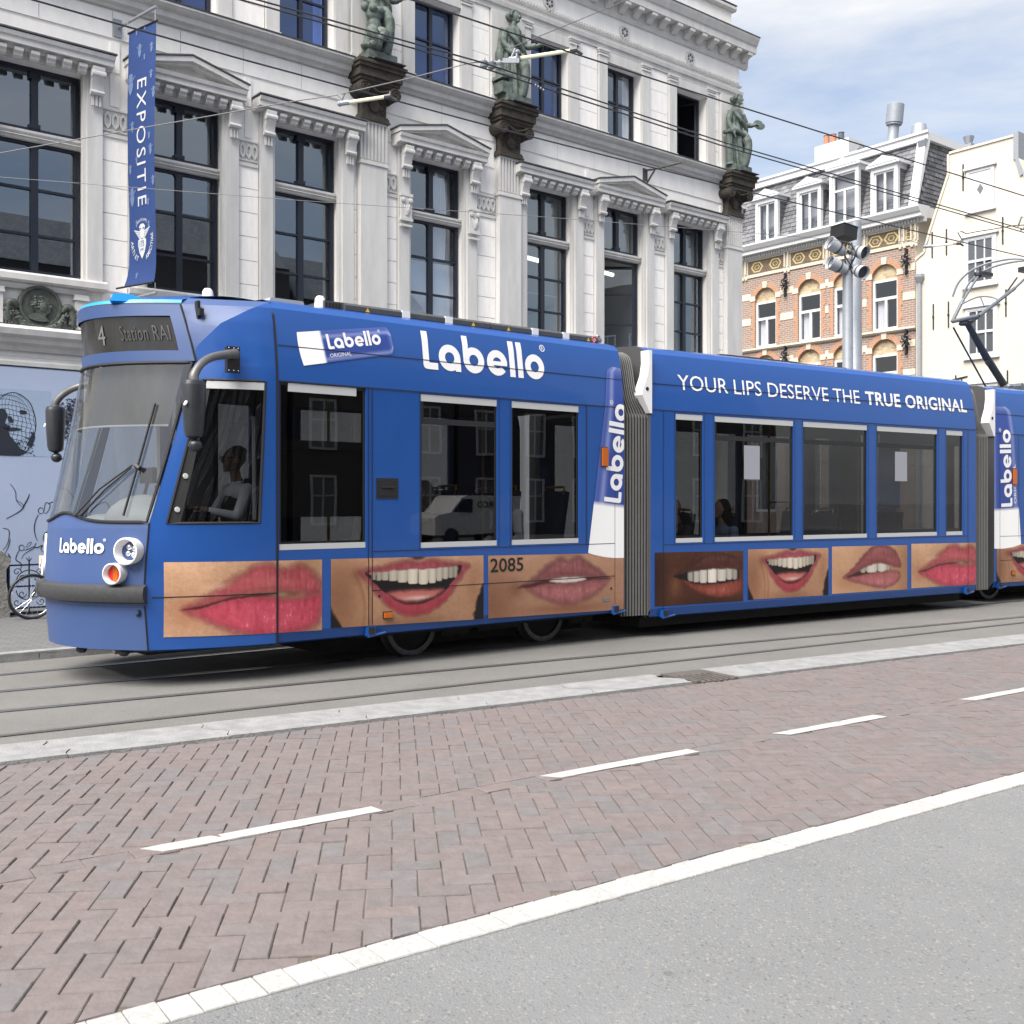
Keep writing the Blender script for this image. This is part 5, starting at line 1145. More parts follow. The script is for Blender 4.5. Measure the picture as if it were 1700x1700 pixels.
def irod(label, a, b_, d):
    t = thing('insulator_rod', label, 'insulator', atd(*a, d)); A = Vector((0,0,0)); B = Vector(atd(*b_, d-.1))-Vector(atd(*a, d)); dv = B.normalized()
    b = MB(); b.tube([A+dv*.03, B-dv*.03], .019, 8); b.build('rod', M['rod'], t)
    b = MB(); b.tube([A-dv*.04, A+dv*.05], .026, 8); b.ell(A-dv*.05, (.03,.03,.03), 8); b.tube([A-dv*.05, A+Vector((0,0,.10))], .012, 6); b.build('end_clamp', M['zinc'], t)
    b = MB(); b.tube([B-dv*.05, B+dv*.02], .026, 8); b.tube([B, B+Vector((.02,0,.045))], .016, 6); b.tube([B, B+Vector((.07,.02,-.035))], .014, 6); b.build('wire_clip', M['roofgrey'], t)
irod('pale yellow insulator rod in front of the left statue capital', (572,171), (646,160), 10.9)
irod('pale yellow insulator rod beside the middle statue', (856,98), (955,83), 10.5)
irod('pale feeder insulator rod in front of the white gable', (1541,409), (1593,404), 17.2)
ins = thing('bell_insulators', 'cluster of grey bell insulators hung left of the middle statue', 'insulator', atd(800,103,10.45))
for k in range(3):
    b = MB(); T = Matrix.Translation((.02+k*.075, 0, -.015-.008*k)); b.lathe([(.012,-.05),(.035,-.035),(.04,-.015),(.02,-.01),(.036,.005),(.038,.02),(.015,.03),(.012,.05)], 12, 0, T); b.build('bell', M['zinc'], ins, smooth=40)
b = MB(); b.box(.2, .36, -.01, .01, -.01, .035); b.tube([(-.1,0,0),(.25,0,0)], .010, 6); b.tube([(.33,0,0),(.34,0,.1)], .012, 6); b.ell((.345,0,.1), (.025,.025,.02), 8); b.build('hanger_plate', M['zinc'], ins)
for a, nme in ((866,'left'), (893,'right')):
    sp_ = thing('wire_splice', 'small row of bright clamps on the wire pair beside the blue upper window' if nme == 'right' else 'small row of clamps on the upper wire of the pair at the statue hem', 'clamp', atd(a-4, 126 if nme == 'left' else 141, 10.55))
    for k in range(4): b = MB(); b.ell((k*.026, .018*k, -.009*k), (.010,.010,.012), 6); b.build('bolt', M['zinc'], sp_)

# ------------------------------------------------------------------ printed posters (flat print: colours per vertex)
def vnoise(U, V, sx, sy, seed):
    rs = np.random.RandomState(seed); g = rs.rand(int(sy)+3, int(sx)+3); x = U*sx; y = V*sy
    i = np.floor(x).astype(int); j = np.floor(y).astype(int); fx = x-i; fy = y-j; fx = fx*fx*(3-2*fx); fy = fy*fy*(3-2*fy)
    return (g[j,i]*(1-fx)+g[j,i+1]*fx)*(1-fy)+(g[j+1,i]*(1-fx)+g[j+1,i+1]*fx)*fy
def sdist(U, V, pts, asp, sm=6):
    P = [(p.x*asp, p.y) for p in spline(pts, sm, True)] if sm else [(x*asp, y) for x, y in pts]
    X = U*asp; d = np.full(U.shape, 9.0); ins = np.zeros(U.shape, bool)
    for (x0, y0), (x1, y1) in zip(P, P[1:]+P[:1]):
        dx, dy = x1-x0, y1-y0; l = dx*dx+dy*dy+1e-12; t = np.clip(((X-x0)*dx+(V-y0)*dy)/l, 0, 1)
        d = np.minimum(d, np.hypot(X-x0-t*dx, V-y0-t*dy))
        if y0 != y1: ins ^= ((y0 > V) != (y1 > V)) & (X < (x1-x0)*(V-y0)/(y1-y0)+x0)
    return np.where(ins, d, -d)
def paint_lips(kind, U, V, asp):
    last = [None]; w1_ = vnoise(U, V, 26, 12, 21); w2_ = vnoise(U, V, 26, 12, 22); w3_ = vnoise(U, V, 80, 36, 23)
    Uw = U+(w1_-.5)*.016+(w3_-.5)*.006; Vw = V+(w2_-.5)*.022+(w3_-.5)*.010
    def S(pts, soft=.03, sm=6):
        d = sdist(Uw, Vw, pts, asp, sm); last[0] = d; return np.clip(.5+d/soft, 0, 1)[..., None]
    c3 = lambda r, g, b: np.array([r, g, b], float)
    n1 = vnoise(U, V, 5, 4, 3); n2 = vnoise(U, V, 90, 50, 4); n3 = vnoise(U, V, 34, 16, 5); crease = vnoise(U+.03*n1, V, 70, 5, 6); spk = vnoise(U, V, 120, 34, 9)
    def skin(c, amp=14, grad=(0, 0)):
        return c + ((n1-.5)*amp*1.4 + (n2-.5)*amp*.9 + (n3-.5)*amp*.5 + grad[0]*(U-.5) + grad[1]*(V-.5))[..., None]*np.array([1, .9, .8])
    def mixc(img, a, col): return img*(1-a)+col*a
    def liptex(img, a, c, hl=30, lit=None):
        ed = last[0]; pl_ = np.clip(ed/.13, 0, 1); pl_ = pl_*(2-pl_)      # fuller and lighter away from the lip edge
        t = c*(.74+.30*pl_)[..., None] + ((crease-.5)*13*(.4+pl_)+(n2-.5)*13+(n3-.5)*14)[..., None]*np.array([1, .85, .85])
        cr = np.clip((.34-crease)*5, 0, 1)*np.clip((n1+.2), 0, 1)*pl_; t = t*(1-.09*cr[..., None])
        h = np.clip((spk-.70)*4.5, 0, 1)*np.clip((n3-.2)*2, 0, 1)*np.clip((crease-.25)*2, 0, 1)
        if lit is not None: h = h*np.clip(lit, 0, 1) + .22*lit*pl_
        t = t + h[..., None]*hl*np.array([1.5, 1.6, 1.6]); return mixc(img, a, t)
    blob = lambda cx, cy, rx, ry: np.exp(-(((U-cx)/rx)**2+((V-cy)/ry)**2))
    def teeth(img, reg, xs, ytop, ybot, col=(238, 222, 200)):
        k = len(xs)-1
        for i in range(k):
            xc = (xs[i]+xs[i+1])/2; w_ = (xs[i+1]-xs[i])/2*.97; f = abs((i+.5)/k-.5)*2
            j_ = math.sin(i*7.3+k*1.7); yt, yb = ytop(xc), ybot(xc)+.016*j_
            e = np.clip(1.15-np.abs((U-xc)/w_)**4-np.clip((V-(yt+yb)/2)/((yb-yt)/2), 0, 2)**5, 0, .18)/.18*(V > yt-.06)
            sh = 1-.34*f+.05*math.sin(i*3.1)-.16*np.abs((U-xc)/w_)**2; img = mixc(img, (np.clip(e, 0, 1)*reg[..., 0])[..., None], np.array(col)*sh[..., None])
        return img
    if kind in ('red',):
        img = skin(c3(204, 160, 124), 22, (-20, -26))
        img = mixc(img, (blob(.14,.66,.12,.22)*.45)[..., None], c3(165, 95, 62)); img = mixc(img, (blob(.9,.0,.12,.3)*.5)[..., None], c3(150, 110, 70))
        up = S([(.10,.63),(.20,.52),(.30,.36),(.42,.20),(.54,.05),(.62,.03),(.74,.10),(.83,.06),(.92,.14),(.985,.30),(.985,.47),(.80,.45),(.62,.44),(.40,.47),(.25,.56)], .13)
        img = liptex(img, up, c3(176, 76, 80), 26, np.ones_like(U)*.6)
        lo = S([(.12,.65),(.25,.57),(.40,.48),(.60,.47),(.80,.52),(.985,.48),(1.0,.70),(.95,.92),(.80,1.02),(.55,1.03),(.38,.94),(.24,.80)], .13)
        img = liptex(img, lo, c3(190, 66, 84), 40, blob(.6,.78,.28,.2)+.25)
        img = mixc(img, (blob(.62,.30,.16,.10)*.3)[..., None], c3(226,140,140))
        ml = S([(.10,.64),(.18,.60),(.30,.535),(.45,.475),(.62,.455),(.62,.475),(.45,.50),(.30,.56),(.18,.63)], .03); img = mixc(img, ml, c3(70, 14, 20))
        img = mixc(img, S([(.60,.455),(.72,.43),(.84,.455),(.74,.50),(.64,.49)], .05)*.8, c3(118, 70, 50)); img = mixc(img, (blob(.71,.47,.05,.03)*.8)[..., None], c3(176, 150, 118))
        img = mixc(img, (blob(.30,.34,.30,.05)*np.clip(1-abs(V-(.62-U*.95))*9, 0, 1)*.5)[..., None], c3(240, 205, 175))
    elif kind == 'smile':
        img = skin(c3(196, 150, 116), 16, (-10, -20)); img = mixc(img, (blob(.05,.6,.14,.7)*.6)[..., None], c3(128, 80, 52)); img = mixc(img, (blob(.5,.98,.3,.10)*.35)[..., None], c3(120, 70, 48)); img = mixc(img, (blob(.17,.22,.05,.12)*.5)[..., None], c3(120,66,44)); img = mixc(img, (blob(.93,.5,.05,.4)*.35)[..., None], c3(140, 90, 58))
        img = mixc(img, S([(-.02,.65),(.03,.85),(.06,1.05),(-.05,1.05)], .05), c3(28, 16, 12)); img = mixc(img, S([(.965,.62),(1.02,.45),(1.02,1.05),(.93,1.05)], .05), c3(22, 12, 10))
        for k_ in (.09, .13): img = mixc(img, (np.clip(1-np.abs(U-k_-.10*V-.05*np.sin(V*3))*55, 0, 1)*.3*(V > .2))[..., None], c3(120, 70, 42))
        img = mixc(img, S([(.45,-.06),(.54,.035),(.63,-.06)], .04), c3(70, 38, 28))
        outer = S([(.17,.19),(.30,.13),(.42,.06),(.49,.045),(.55,.065),(.62,.04),(.72,.06),(.87,.12),(.90,.17),(.84,.34),(.74,.66),(.64,.83),(.52,.885),(.42,.84),(.31,.62),(.22,.34)], .085)
        img = liptex(img, outer, c3(172, 78, 86), 30, blob(.52,.78,.2,.10)+blob(.56,.08,.16,.06)*.7)
        img = mixc(img, outer*(np.clip(.5+(V-.55)*3, 0, 1)[..., None])*.5, c3(172, 44, 60))
        inn = S([(.205,.21),(.30,.21),(.42,.185),(.55,.185),(.68,.17),(.83,.15),(.845,.19),(.78,.40),(.70,.58),(.60,.69),(.50,.71),(.41,.66),(.32,.50),(.25,.34)], .025); img = mixc(img, inn, c3(20, 6, 6))
        tg = S([(.34,.54),(.42,.50),(.55,.49),(.66,.50),(.72,.51),(.66,.60),(.56,.67),(.46,.67),(.38,.60)], .08)*inn; img = mixc(img, tg, c3(206, 116, 108)); img = mixc(img, (blob(.55,.62,.10,.035))[..., None]*tg, c3(235,200,185))
        img = mixc(img, S([(.24,.205),(.40,.19),(.56,.19),(.70,.175),(.80,.165),(.80,.22),(.56,.25),(.26,.26)], .03)*inn, c3(196, 110, 104))
        yt = lambda x: .215-.05*(x-.5); yb = lambda x: .40-1.15*(x-.55)**2
        img = teeth(img, inn, [.245,.275,.31,.355,.41,.475,.545,.615,.665,.71,.75,.785,.815], yt, yb, (250, 238, 214))
    elif kind == 'mauve':
        img = skin(c3(188, 142, 112), 12, (-14, -24)); img = mixc(img, (blob(.02,.8,.2,.6)*.6)[..., None], c3(112, 70, 46)); img = mixc(img, (blob(.5,.5,.5,.75)[..., None]*.0), c3(0,0,0)); img = mixc(img, (blob(.56,.0,.10,.10)*.35)[..., None], c3(120,76,52)); img = mixc(img, (blob(.19,.55,.06,.14)*.45)[..., None], c3(104,58,40)); img = mixc(img, (blob(.55,.92,.3,.08)*.5)[..., None], c3(130, 72, 48))
        up = S([(.24,.51),(.32,.36),(.41,.18),(.48,.075),(.525,.06),(.57,.10),(.62,.055),(.67,.06),(.76,.20),(.85,.38),(.88,.44),(.74,.41),(.57,.385),(.42,.42)], .09)
        img = liptex(img, up, c3(146, 84, 84), 34, blob(.6,.12,.2,.1)+.1)
        lo = S([(.26,.55),(.36,.48),(.50,.47),(.57,.48),(.68,.45),(.80,.43),(.88,.46),(.84,.60),(.74,.76),(.60,.85),(.50,.84),(.40,.76),(.32,.66)], .10)
        img = liptex(img, lo, c3(160, 92, 92), 40, blob(.55,.66,.22,.12)+.1)
        img = mixc(img, S([(.20,.53),(.30,.47),(.42,.42),(.57,.395),(.74,.41),(.90,.44),(.74,.455),(.57,.49),(.42,.49),(.30,.53)], .04), c3(78, 34, 34))
        img = mixc(img, S([(.43,.435),(.50,.40),(.57,.395),(.64,.395),(.70,.41),(.69,.45),(.57,.485),(.47,.475)], .03), c3(236, 226, 216))
        img = mixc(img, (np.clip(1-np.abs(U-.555)*160, 0, 1)*.5*(np.abs(V-.44) < .04))[..., None], c3(180,160,150))
    elif kind == 'dark':
        img = skin(c3(82, 42, 22), 15, (6, 0)); img = mixc(img, (blob(0,.5,.12,.8)*.75)[..., None], c3(40, 17, 8)); img = mixc(img, (blob(.22,.62,.06,.2)*.5)[..., None], c3(150, 100, 66)); img = mixc(img, (blob(.7,.98,.5,.12)*.6)[..., None], c3(45,20,10))
        up = S([(.22,.42),(.30,.34),(.42,.22),(.55,.08),(.68,.04),(.82,.06),(.95,.16),(.98,.36),(.86,.42),(.60,.38),(.40,.40)], .05)
        img = liptex(img, up, c3(80, 38, 28), 46, blob(.7,.12,.2,.08)+.06)
        lo = S([(.28,.52),(.42,.60),(.60,.62),(.90,.56),(.98,.60),(.97,.80),(.82,.90),(.62,.88),(.42,.72)], .06)
        img = liptex(img, lo, c3(138, 62, 46), 46, blob(.68,.74,.2,.10)+.1)
        inn = S([(.20,.45),(.32,.40),(.50,.36),(.75,.34),(.93,.38),(.93,.56),(.75,.62),(.52,.62),(.32,.53)], .03); img = mixc(img, inn, c3(18, 6, 5))
        img = teeth(img, inn, [.36,.42,.49,.58,.69,.80,.87,.93], lambda x: .40-.1*(x-.3), lambda x: .60-.12*abs(x-.65), (252, 244, 228))
    elif kind == 'tilt':
        img = skin(c3(204, 158, 122), 14, (-30, -10)); img = mixc(img, (blob(1.0,.5,.14,.9)*.45)[..., None], c3(140, 96, 60)); img = mixc(img, (blob(.2,.75,.16,.2)*.4)[..., None], c3(160, 98, 60))
        up = S([(.14,.66),(.26,.48),(.38,.24),(.50,.04),(.60,-.02),(.72,.0),(.84,.12),(.90,.34),(.90,.50),(.76,.44),(.62,.38),(.46,.44),(.30,.58)], .05)
        img = liptex(img, up, c3(148, 80, 80), 36, blob(.64,.08,.16,.12)+.1)
        lo = S([(.15,.68),(.30,.62),(.46,.58),(.66,.56),(.84,.55),(.91,.64),(.88,.80),(.74,.93),(.58,.92),(.40,.84),(.26,.76)], .06)
        img = liptex(img, lo, c3(172, 98, 98), 42, blob(.58,.80,.2,.1)+.1)
        inn = S([(.18,.66),(.34,.55),(.46,.45),(.60,.39),(.72,.42),(.76,.52),(.66,.57),(.46,.60),(.32,.65)], .03); img = mixc(img, inn, c3(70, 30, 26))
        img = teeth(img, inn, [.36,.44,.59,.72,.76], lambda x: .36, lambda x: .565, (250, 240, 224))
    return np.clip(img, 0, 255)
def srgb2lin(a):
    a = a/255.; return np.where(a <= .04045, a/12.92, ((a+.055)/1.055)**2.4)
def poster(kind, skin_fn, x0, x1, zt0, zt1, zb0, zb1, parent, nu=150, nv=70, crop=1.0):
    """zt0/zb0 top and bottom height at x0, zt1/zb1 at x1"""
    us = np.linspace(0, 1, nu); vv = np.linspace(0, 1, nv); U, V = np.meshgrid(us, vv); asp = (x1-x0)/max(.1, zt0-zb0)
    rgb = srgb2lin(paint_lips(kind, U*crop, V, asp))*np.array([.62,.615,.63]); mb = MB()
    P = [skin_fn(x0+(x1-x0)*u, (zt0+(zt1-zt0)*u)*(1-v)+(zb0+(zb1-zb0)*u)*v) for v in vv for u in us]
    F = [(j*nu+i, (j+1)*nu+i, (j+1)*nu+i+1, j*nu+i+1) for j in range(nv-1) for i in range(nu-1)]
    mb.add(P, F); col = np.concatenate([rgb.reshape(-1, 3), np.ones((nu*nv, 1))], 1)
    return mb.build('lip_poster', M['lips'], parent, col=col)
def tube_print(skin_fn, parent, ax, az, bx, bz, w0, w1, capfrac, name='lip_balm_print', clipx=None, n=40):
    """a printed lip balm stick from the cap end a to the round end b"""
    a = Vector((ax, az)); d = Vector((bx, bz))-a; L_ = d.length; d.normalize(); nrm = Vector((-d.y, d.x)); mb = MB(); col = []; rows = 27
    for i in range(n+1):
        t = i/n; w_ = (w0+(w1-w0)*t)/2
        end = L_-t*L_; rr = .22*w1
        if end < rr: w_ = w_-rr+math.sqrt(max(0, rr*rr-(rr-end)**2))
        for j in range(rows):
            s = (j/(rows-1)-.5)*2
            bow = .045*w0*(1-s*s)*(1 if t < .02 else 0)
            q = a+d*(t*L_-bow)+nrm*(s*w_); x, z = q.x, q.y
            if clipx is not None: x = min(x, clipx) if clipx > 0 else max(x, -clipx)
            mb.v.append(skin_fn(x, z, .0052))
            f = s*.5+.5
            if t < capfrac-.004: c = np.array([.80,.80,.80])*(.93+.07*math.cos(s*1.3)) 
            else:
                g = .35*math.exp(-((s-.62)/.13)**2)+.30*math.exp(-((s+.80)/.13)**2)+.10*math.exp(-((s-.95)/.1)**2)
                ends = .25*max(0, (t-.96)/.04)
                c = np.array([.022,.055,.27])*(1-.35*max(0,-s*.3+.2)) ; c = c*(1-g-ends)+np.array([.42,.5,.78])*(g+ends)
            col.append((*c, 1))
    for i in range(n):
        for j in range(rows-1): mb.f.append([i*rows+j, (i+1)*rows+j, (i+1)*rows+j+1, i*rows+j+1]); mb.m.append(0)
    o = mb.build(name, M['decal'], parent, col=col)
    def tf(off):
        def f(x, z):      # x along the stick in metres from a, z across
            q = a+d*x+nrm*z; x_ = q.x
            if clipx is not None: x_ = min(x_, clipx) if clipx > 0 else max(x_, -clipx)
            return skin_fn(x_, q.y, off+.0004)
        return f
    return o, tf, L_

# ------------------------------------------------------------------ the tram
O1 = Vector((-2.0367, 9.4, 0)); O2 = Vector((1.567, 12.26, 0)); O3 = Vector((7.344, 16.52, 0))
A2, A3 = R(33.95), R(32.0)
tram = thing('tram', 'long blue articulated tram covered in lip photographs and white lettering', 'tram', O1, FA)
def sect_matrix(O, a): return Matrix.Translation(O1).inverted() if False else (Matrix.Translation(O1) @ Matrix.Rotation(FA, 4, 'Z')).inverted() @ (Matrix.Translation(O) @ Matrix.Rotation(a, 4, 'Z'))
UP = [(2.60,0),(2.72,.010),(2.92,.032),(3.12,.060),(3.25,.095),(3.31,.15),(3.35,.28),(3.375,.6),(3.385,1.2)]
def up_in(z): return interp(z, UP[:6])
S0 = [(.33,-1.49),(.8,-1.53),(1.35,-1.50),(2.0,-1.36),(2.75,-1.21),(3.24,-1.27),(3.32,-1.16)]
BU = [(.33,.45),(1.35,.46),(2.0,.52),(2.75,.58),(3.24,.57),(3.32,.52)]
HWF = [(2.75,.95),(3.0,.89),(3.24,.80),(3.32,.74)]
def front(q, z, off=0):
    hw = interp(z, HWF); f = lambda q_: Vector((interp(z, S0)+interp(z, BU)*abs(q_)**2.2, 1.2+q_*hw, z))
    p = f(q)
    if off:
        d = f(q+.01)-f(q-.01); n = Vector((-abs(d.y), d.x*(1 if d.y > 0 else -1), 0)).normalized(); n = Vector((-d.y, d.x, 0)).normalized()
        if n.x > 0: n = -n
        p = p+n*off
    return p
XC = [(2.70,-.70),(2.9,-.60),(3.08,-.44),(3.22,-.20),(3.31,.0),(3.4,.02)]
def side(t, z, off=0):
    """cab side between the seam (t=0) and the front corner (t=1)"""
    E = front(-1, z); base = lambda t_: up_in(z)+(1.2-.95)*t_**1.8
    x = E.x*t; y = base(t)
    if z > 2.72:
        xc = interp(z, XC); tc = min(.97, max(0, xc/E.x))
        if t > tc: u = (t-tc)/(1-tc); y = base(tc)*(1-u)+E.y*u
    return Vector((x, y-off, z))
def skin1(x, z, off=.004):
    if x >= 0: return (x, up_in(z)-off, z)
    E = front(-1, z); p = side(x/E.x, z, off); return tuple(p)
def skin2(x, z, off=.004): return (x, up_in(z/1.0)-off, z)
def section(name, Mx, Ln, holes, zb, x0=0.0, far=None, cap0=True, cap1=True):
    b = MB(); far = holes if far is None else far
    holes_wall(b, x0, Ln, zb+.11, 2.60, holes, 0, .05)
    n0 = len(b.f); c = MB(); holes_wall(c, x0, Ln, zb+.11, 2.60, far, 0, .05); b.add([(v[0], 2.4-v[1], v[2]) for v in c.v], [f[::-1] for f in c.f])
    prof = [(z, i) for z, i in UP]; pts = [(0+i, z) for z, i in UP]; pts += [(2.4-y, z) for y, z in pts[::-1]][1:]
    b.grid(lambda u, v: (u, pts[v][0], pts[v][1]), [x0+(Ln-x0)*k/8 for k in range(9)], list(range(len(pts))))
    for s in (0, 1):
        yy = (lambda y: y) if s == 0 else (lambda y: 2.4-y)
        q = [(x0,yy(0),zb+.11),(Ln,yy(0),zb+.11),(Ln,yy(.03),zb+.02),(x0,yy(.03),zb+.02)]; b.add(q, [(0,1,2,3)][::1]); q = [(x0,yy(.03),zb+.02),(Ln,yy(.03),zb+.02),(Ln,yy(.09),zb),(x0,yy(.09),zb)]; b.add(q, [(0,1,2,3)])
    b.add([(x0,.09,zb),(Ln,.09,zb),(Ln,2.31,zb),(x0,2.31,zb)], [(0,1,2,3)], 1)
    ring = [(.09,zb),(.0,zb+.11)] + pts + [(2.4,zb+.11),(2.31,zb)]
    for x, on in ((x0, cap0), (Ln, cap1)):
        if on:
            V = [(x,y,z) for y, z in ring]+[(x,1.2+(y-1.2)*.80,.42+(z-.42)*.86+.02) for y, z in ring]; n = len(ring)
            b.add(V, [(i, i+1, n+i+1, n+i) for i in range(n-1)], 1)
    o = b.build(name, [M['blue'], M['interior']], tram, smooth=25); o.matrix_local = Mx; return o
H1 = [(.02,.90,1.13,2.60), (1.51,2.45,1.11,2.59), (2.64,3.58,1.11,2.59)]
L1, L2 = 4.27, 6.23
H2 = [(.38,.81,1.08,2.575), (1.0,2.36,1.08,2.575), (2.54,3.79,1.08,2.575), (3.99,5.31,1.08,2.575), (5.52,5.91,1.08,2.575)]
H3 = [(.80,2.0,1.08,2.575), (2.3,3.6,1.08,2.575), (3.9,5.2,1.08,2.575)]
I4 = Matrix.Identity(4); T2 = sect_matrix(O2, A2); T3 = sect_matrix(O3, A3)
c1 = section('car_section', I4, L1, H1, .31, 0, cap0=False); c2 = section('car_section', T2, L2, H2, .235); c3 = section('car_section', T3, 5.5, H3, .235)
def window(parent, h, vent=True, stripw=.07, top=True, ym=0):
    x0, x1, z0, z1 = h
    b = MB(); t = .022; frame_bars(b, x0, x1, z0, z1, t, .014, .05)
    if vent: b.box(x0+t, x1-t, .016, .05, z1-.285, z1-.23); b.box(x0+t, x0+t+.025, .02, .05, z1-.23, z1-t)
    f = b.build('window_frame', M['black'], parent)
    b = MB(); b.add([(x0+t,.022,z0+t),(x1-t,.022,z0+t),(x1-t,.022,z1-t),(x0+t,.022,z1-t)], [(0,1,2,3)]); b.build('window_glass', M['tglass'], parent)
    b = MB()
    if top: b.box(x0+.004, x1-.004, .004, .0135, z1-stripw, z1-.004); b.build('grey_strip', M['grey'], parent); b = MB()
    b.box(x0+.004, x1-.004, .004, .0135, z0+.004, z0+.055); b.build('grey_strip', M['grey'], parent)
    b = MB(); b.add([(x0,2.378,z0),(x1,2.378,z0),(x1,2.378,z1),(x0,2.378,z1)], [(0,1,2,3)]); b.build('window_glass', M['tglass'], parent)
window(c1, H1[0], False, top=False); window(c1, H1[1]); window(c1, H1[2], False)
b = MB(); b.box(.11, .80, .004, .0135, 2.52, 2.595); b.build('grey_strip', M['grey'], c1)
b = MB(); b.box(.02, .90, .03, .06, 2.02, 2.10); b.box(.02, .90, .05, .09, 1.42, 2.06); b.build('door_inner_panel', M['black'], c1)
for i, h in enumerate(H2): window(c2, h, 0 < i < 4)
for h in H3: window(c3, h)
# panel seams
def seams(parent, items, fn):
    for kind, a, p0, p1, wd in items:
        b = MB(); n = max(2, int(abs(p1-p0)/.12)); rows = []
        for k in range(n+1):
            t = p0+(p1-p0)*k/n
            rows.append((fn(a-wd/2, t, .0064), fn(a+wd/2, t, .0064)) if kind == 'v' else (fn(t, a-wd/2, .0064), fn(t, a+wd/2, .0064)))
        for r0, r1 in zip(rows, rows[1:]): b.add([r0[0], r0[1], r1[1], r1[0]], [(0,1,2,3)])
        b.build('panel_seam', M['seam'], parent)
seams(c1, [('v',.0,.32,3.31,.020),('v',.925,.42,2.6,.008),('v',.965,.42,2.6,.008),('v',1.50,1.1,2.6,.006),('v',.50,.0,.0,.0)][:4] + [('v',3.69,1.10,2.6,.009),('v',4.12,.42,2.6,.006),('h',2.605,.0,4.26,.010),('h',1.095,.965,4.12,.007),('h',.735,.965,4.12,.007),('h',.765,-1.02,.0,.009),('h',2.92,.02,4.26,.008),('v',2.47,1.1,2.6,.005),('v',2.62,1.1,2.6,.005)], skin1)
seams(c2, [('h',2.60,0,6.23,.009),('h',2.90,0,6.23,.009),('v',.19,.30,2.6,.007),('v',6.03,.30,2.6,.007),('h',1.065,.19,6.03,.006),('h',.42,.0,.0,0)][:5]+[('v',x,1.07,2.6,.005) for x in (.36,.83,.98,2.38,2.52,3.81,3.97,5.33,5.5,5.93)], skin2)
seams(c3, [('h',2.60,0,2,.009),('h',2.90,0,2,.009),('v',.14,.30,2.6,.007),('v',.62,1.0,2.6,.007),('h',1.03,.14,.78,.006),('h',.66,.14,2,.006)], skin2)
# posters and lettering
poster('red', skin1, -.93, .44, 1.055, 1.04, .435, .41, c1, 170, 84)
poster('smile', skin1, .53, 2.27, 1.04, 1.02, .42, .385, c1, 190, 74)
poster('mauve', skin1, 2.33, 4.26, 1.015, .985, .385, .355, c1, 190, 70)
for kd, x0, x1, cr in (('dark', .06,1.47,1), ('smile', 1.55,3.01,1), ('tilt', 3.08,4.63,1), ('red', 4.72,6.22,.93)): poster(kd, skin2, x0, x1, .98, .965, .37, .36, c2, 120, 50, cr)
poster('smile', skin2, .06, 1.7, .90, .90, .32, .32, c3, 90, 40)
b = MB(); put_brand(b, skin1, 1.56, 2.835, .262, obj_parent=c1); b.build('registered_mark', M['letter'], c1)
text_letters('2085', lambda x, z: skin1(x, z, .0075), 2.355, 2.79, .845, .985, M['seam'], c1, .012)
text_letters('YOUR LIPS DESERVE THE', lambda x, z: skin2(x, z, .006), .44, 3.67, 2.85, 3.03, M['letter'], c2, .0, 1.0); text_letters('TRUE ORIGINAL', lambda x, z: skin2(x, z, .006), 3.79, 6.04, 2.845, 3.03, M['letter'], c2, .024, 1.06)
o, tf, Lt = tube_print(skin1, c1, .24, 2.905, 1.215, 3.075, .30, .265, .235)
b = MB(); put_brand(b, tf(.0065), .285, -.028, .098, 0, True, obj_parent=c1); put_text(b, 'ORIGINAL', tf(.0065), .285, .515, -.102, -.068); b.build('small_print', M['letter'], c1)
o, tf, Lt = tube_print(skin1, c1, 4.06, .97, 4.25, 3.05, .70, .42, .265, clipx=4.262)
b = MB(); put_brand(b, tf(.0075), .58, -.10, .186, obj_parent=c1); put_text(b, 'ORIGINAL', tf(.0075), .60, 1.1, -.235, -.18); b.build('small_print', M['letter'], c1)
o, tf, Lt = tube_print(skin2, c3, .26, .88, .17, 3.02, .84, .62, .27, clipx=-.001)
b = MB(); put_brand(b, tf(.0075), .60, -.22, .20, obj_parent=c3); put_text(b, 'ORIGINAL', tf(.0075), .64, 1.25, -.325, -.265); b.build('small_print', M['letter'], c3)
# small side fittings
def side_light(parent, x, z, w_, h_, m, y=0.0):
    b = MB(); b.box(x-w_/2-.008, x+w_/2+.008, y-.012, y, z-h_/2-.008, z+h_/2+.008, 1); b.box(x-w_/2, x+w_/2, y-.03, y-.012, z-h_/2, z+h_/2); b.build('side_lamp', [m, M['black']], parent)
side_light(c1, 3.955, 2.05, .085, .20, M['amber']); side_light(c1, 1.13, .50, .085, .05, M['amber']); side_light(c3, .50, 1.95, .085, .24, M['amber']); side_light(c3, .47, .46, .08, .05, M['amber'])
b = MB(); b.box(1.01, 1.25, -.006, .0, 1.585, 1.775); b.build('door_handle_box', M['black'], c1)
b = MB(); b.box(1.035, 1.225, -.010, -.0062, 1.61, 1.75); b.tube([(1.06,-.012,1.69),(1.19,-.016,1.69)], .008, 6); b.build('door_handle', M['seam'], c1)
for p, xs, z in ((c1,(.945,4.12),.37), (c2,(.2,6.0),.29), (c3,(.13,),.29)):
    for x in xs: b = MB(); b.box(x-.045,x+.045,-.03,.02,z-.05,z+.035); b.box(x-.03,x+.03,-.04,-.03,z-.03,z+.03,1); b.tube([(x-.04,-.02,z-.055),(x+.16,-.01,z-.03)], .012, 5); b.build('skirt_hinge', [M['blue'], M['black']], p)
for x, z in ((.99+.05,.68),(4.06,.60)): b = MB(); b.lathe([(.012,0),(.012,.006)], 8, 0, Matrix.Translation((x,-.004,z)) @ Matrix.Rotation(PI/2,4,'X')); b.build('lock', M['seam'], c1)
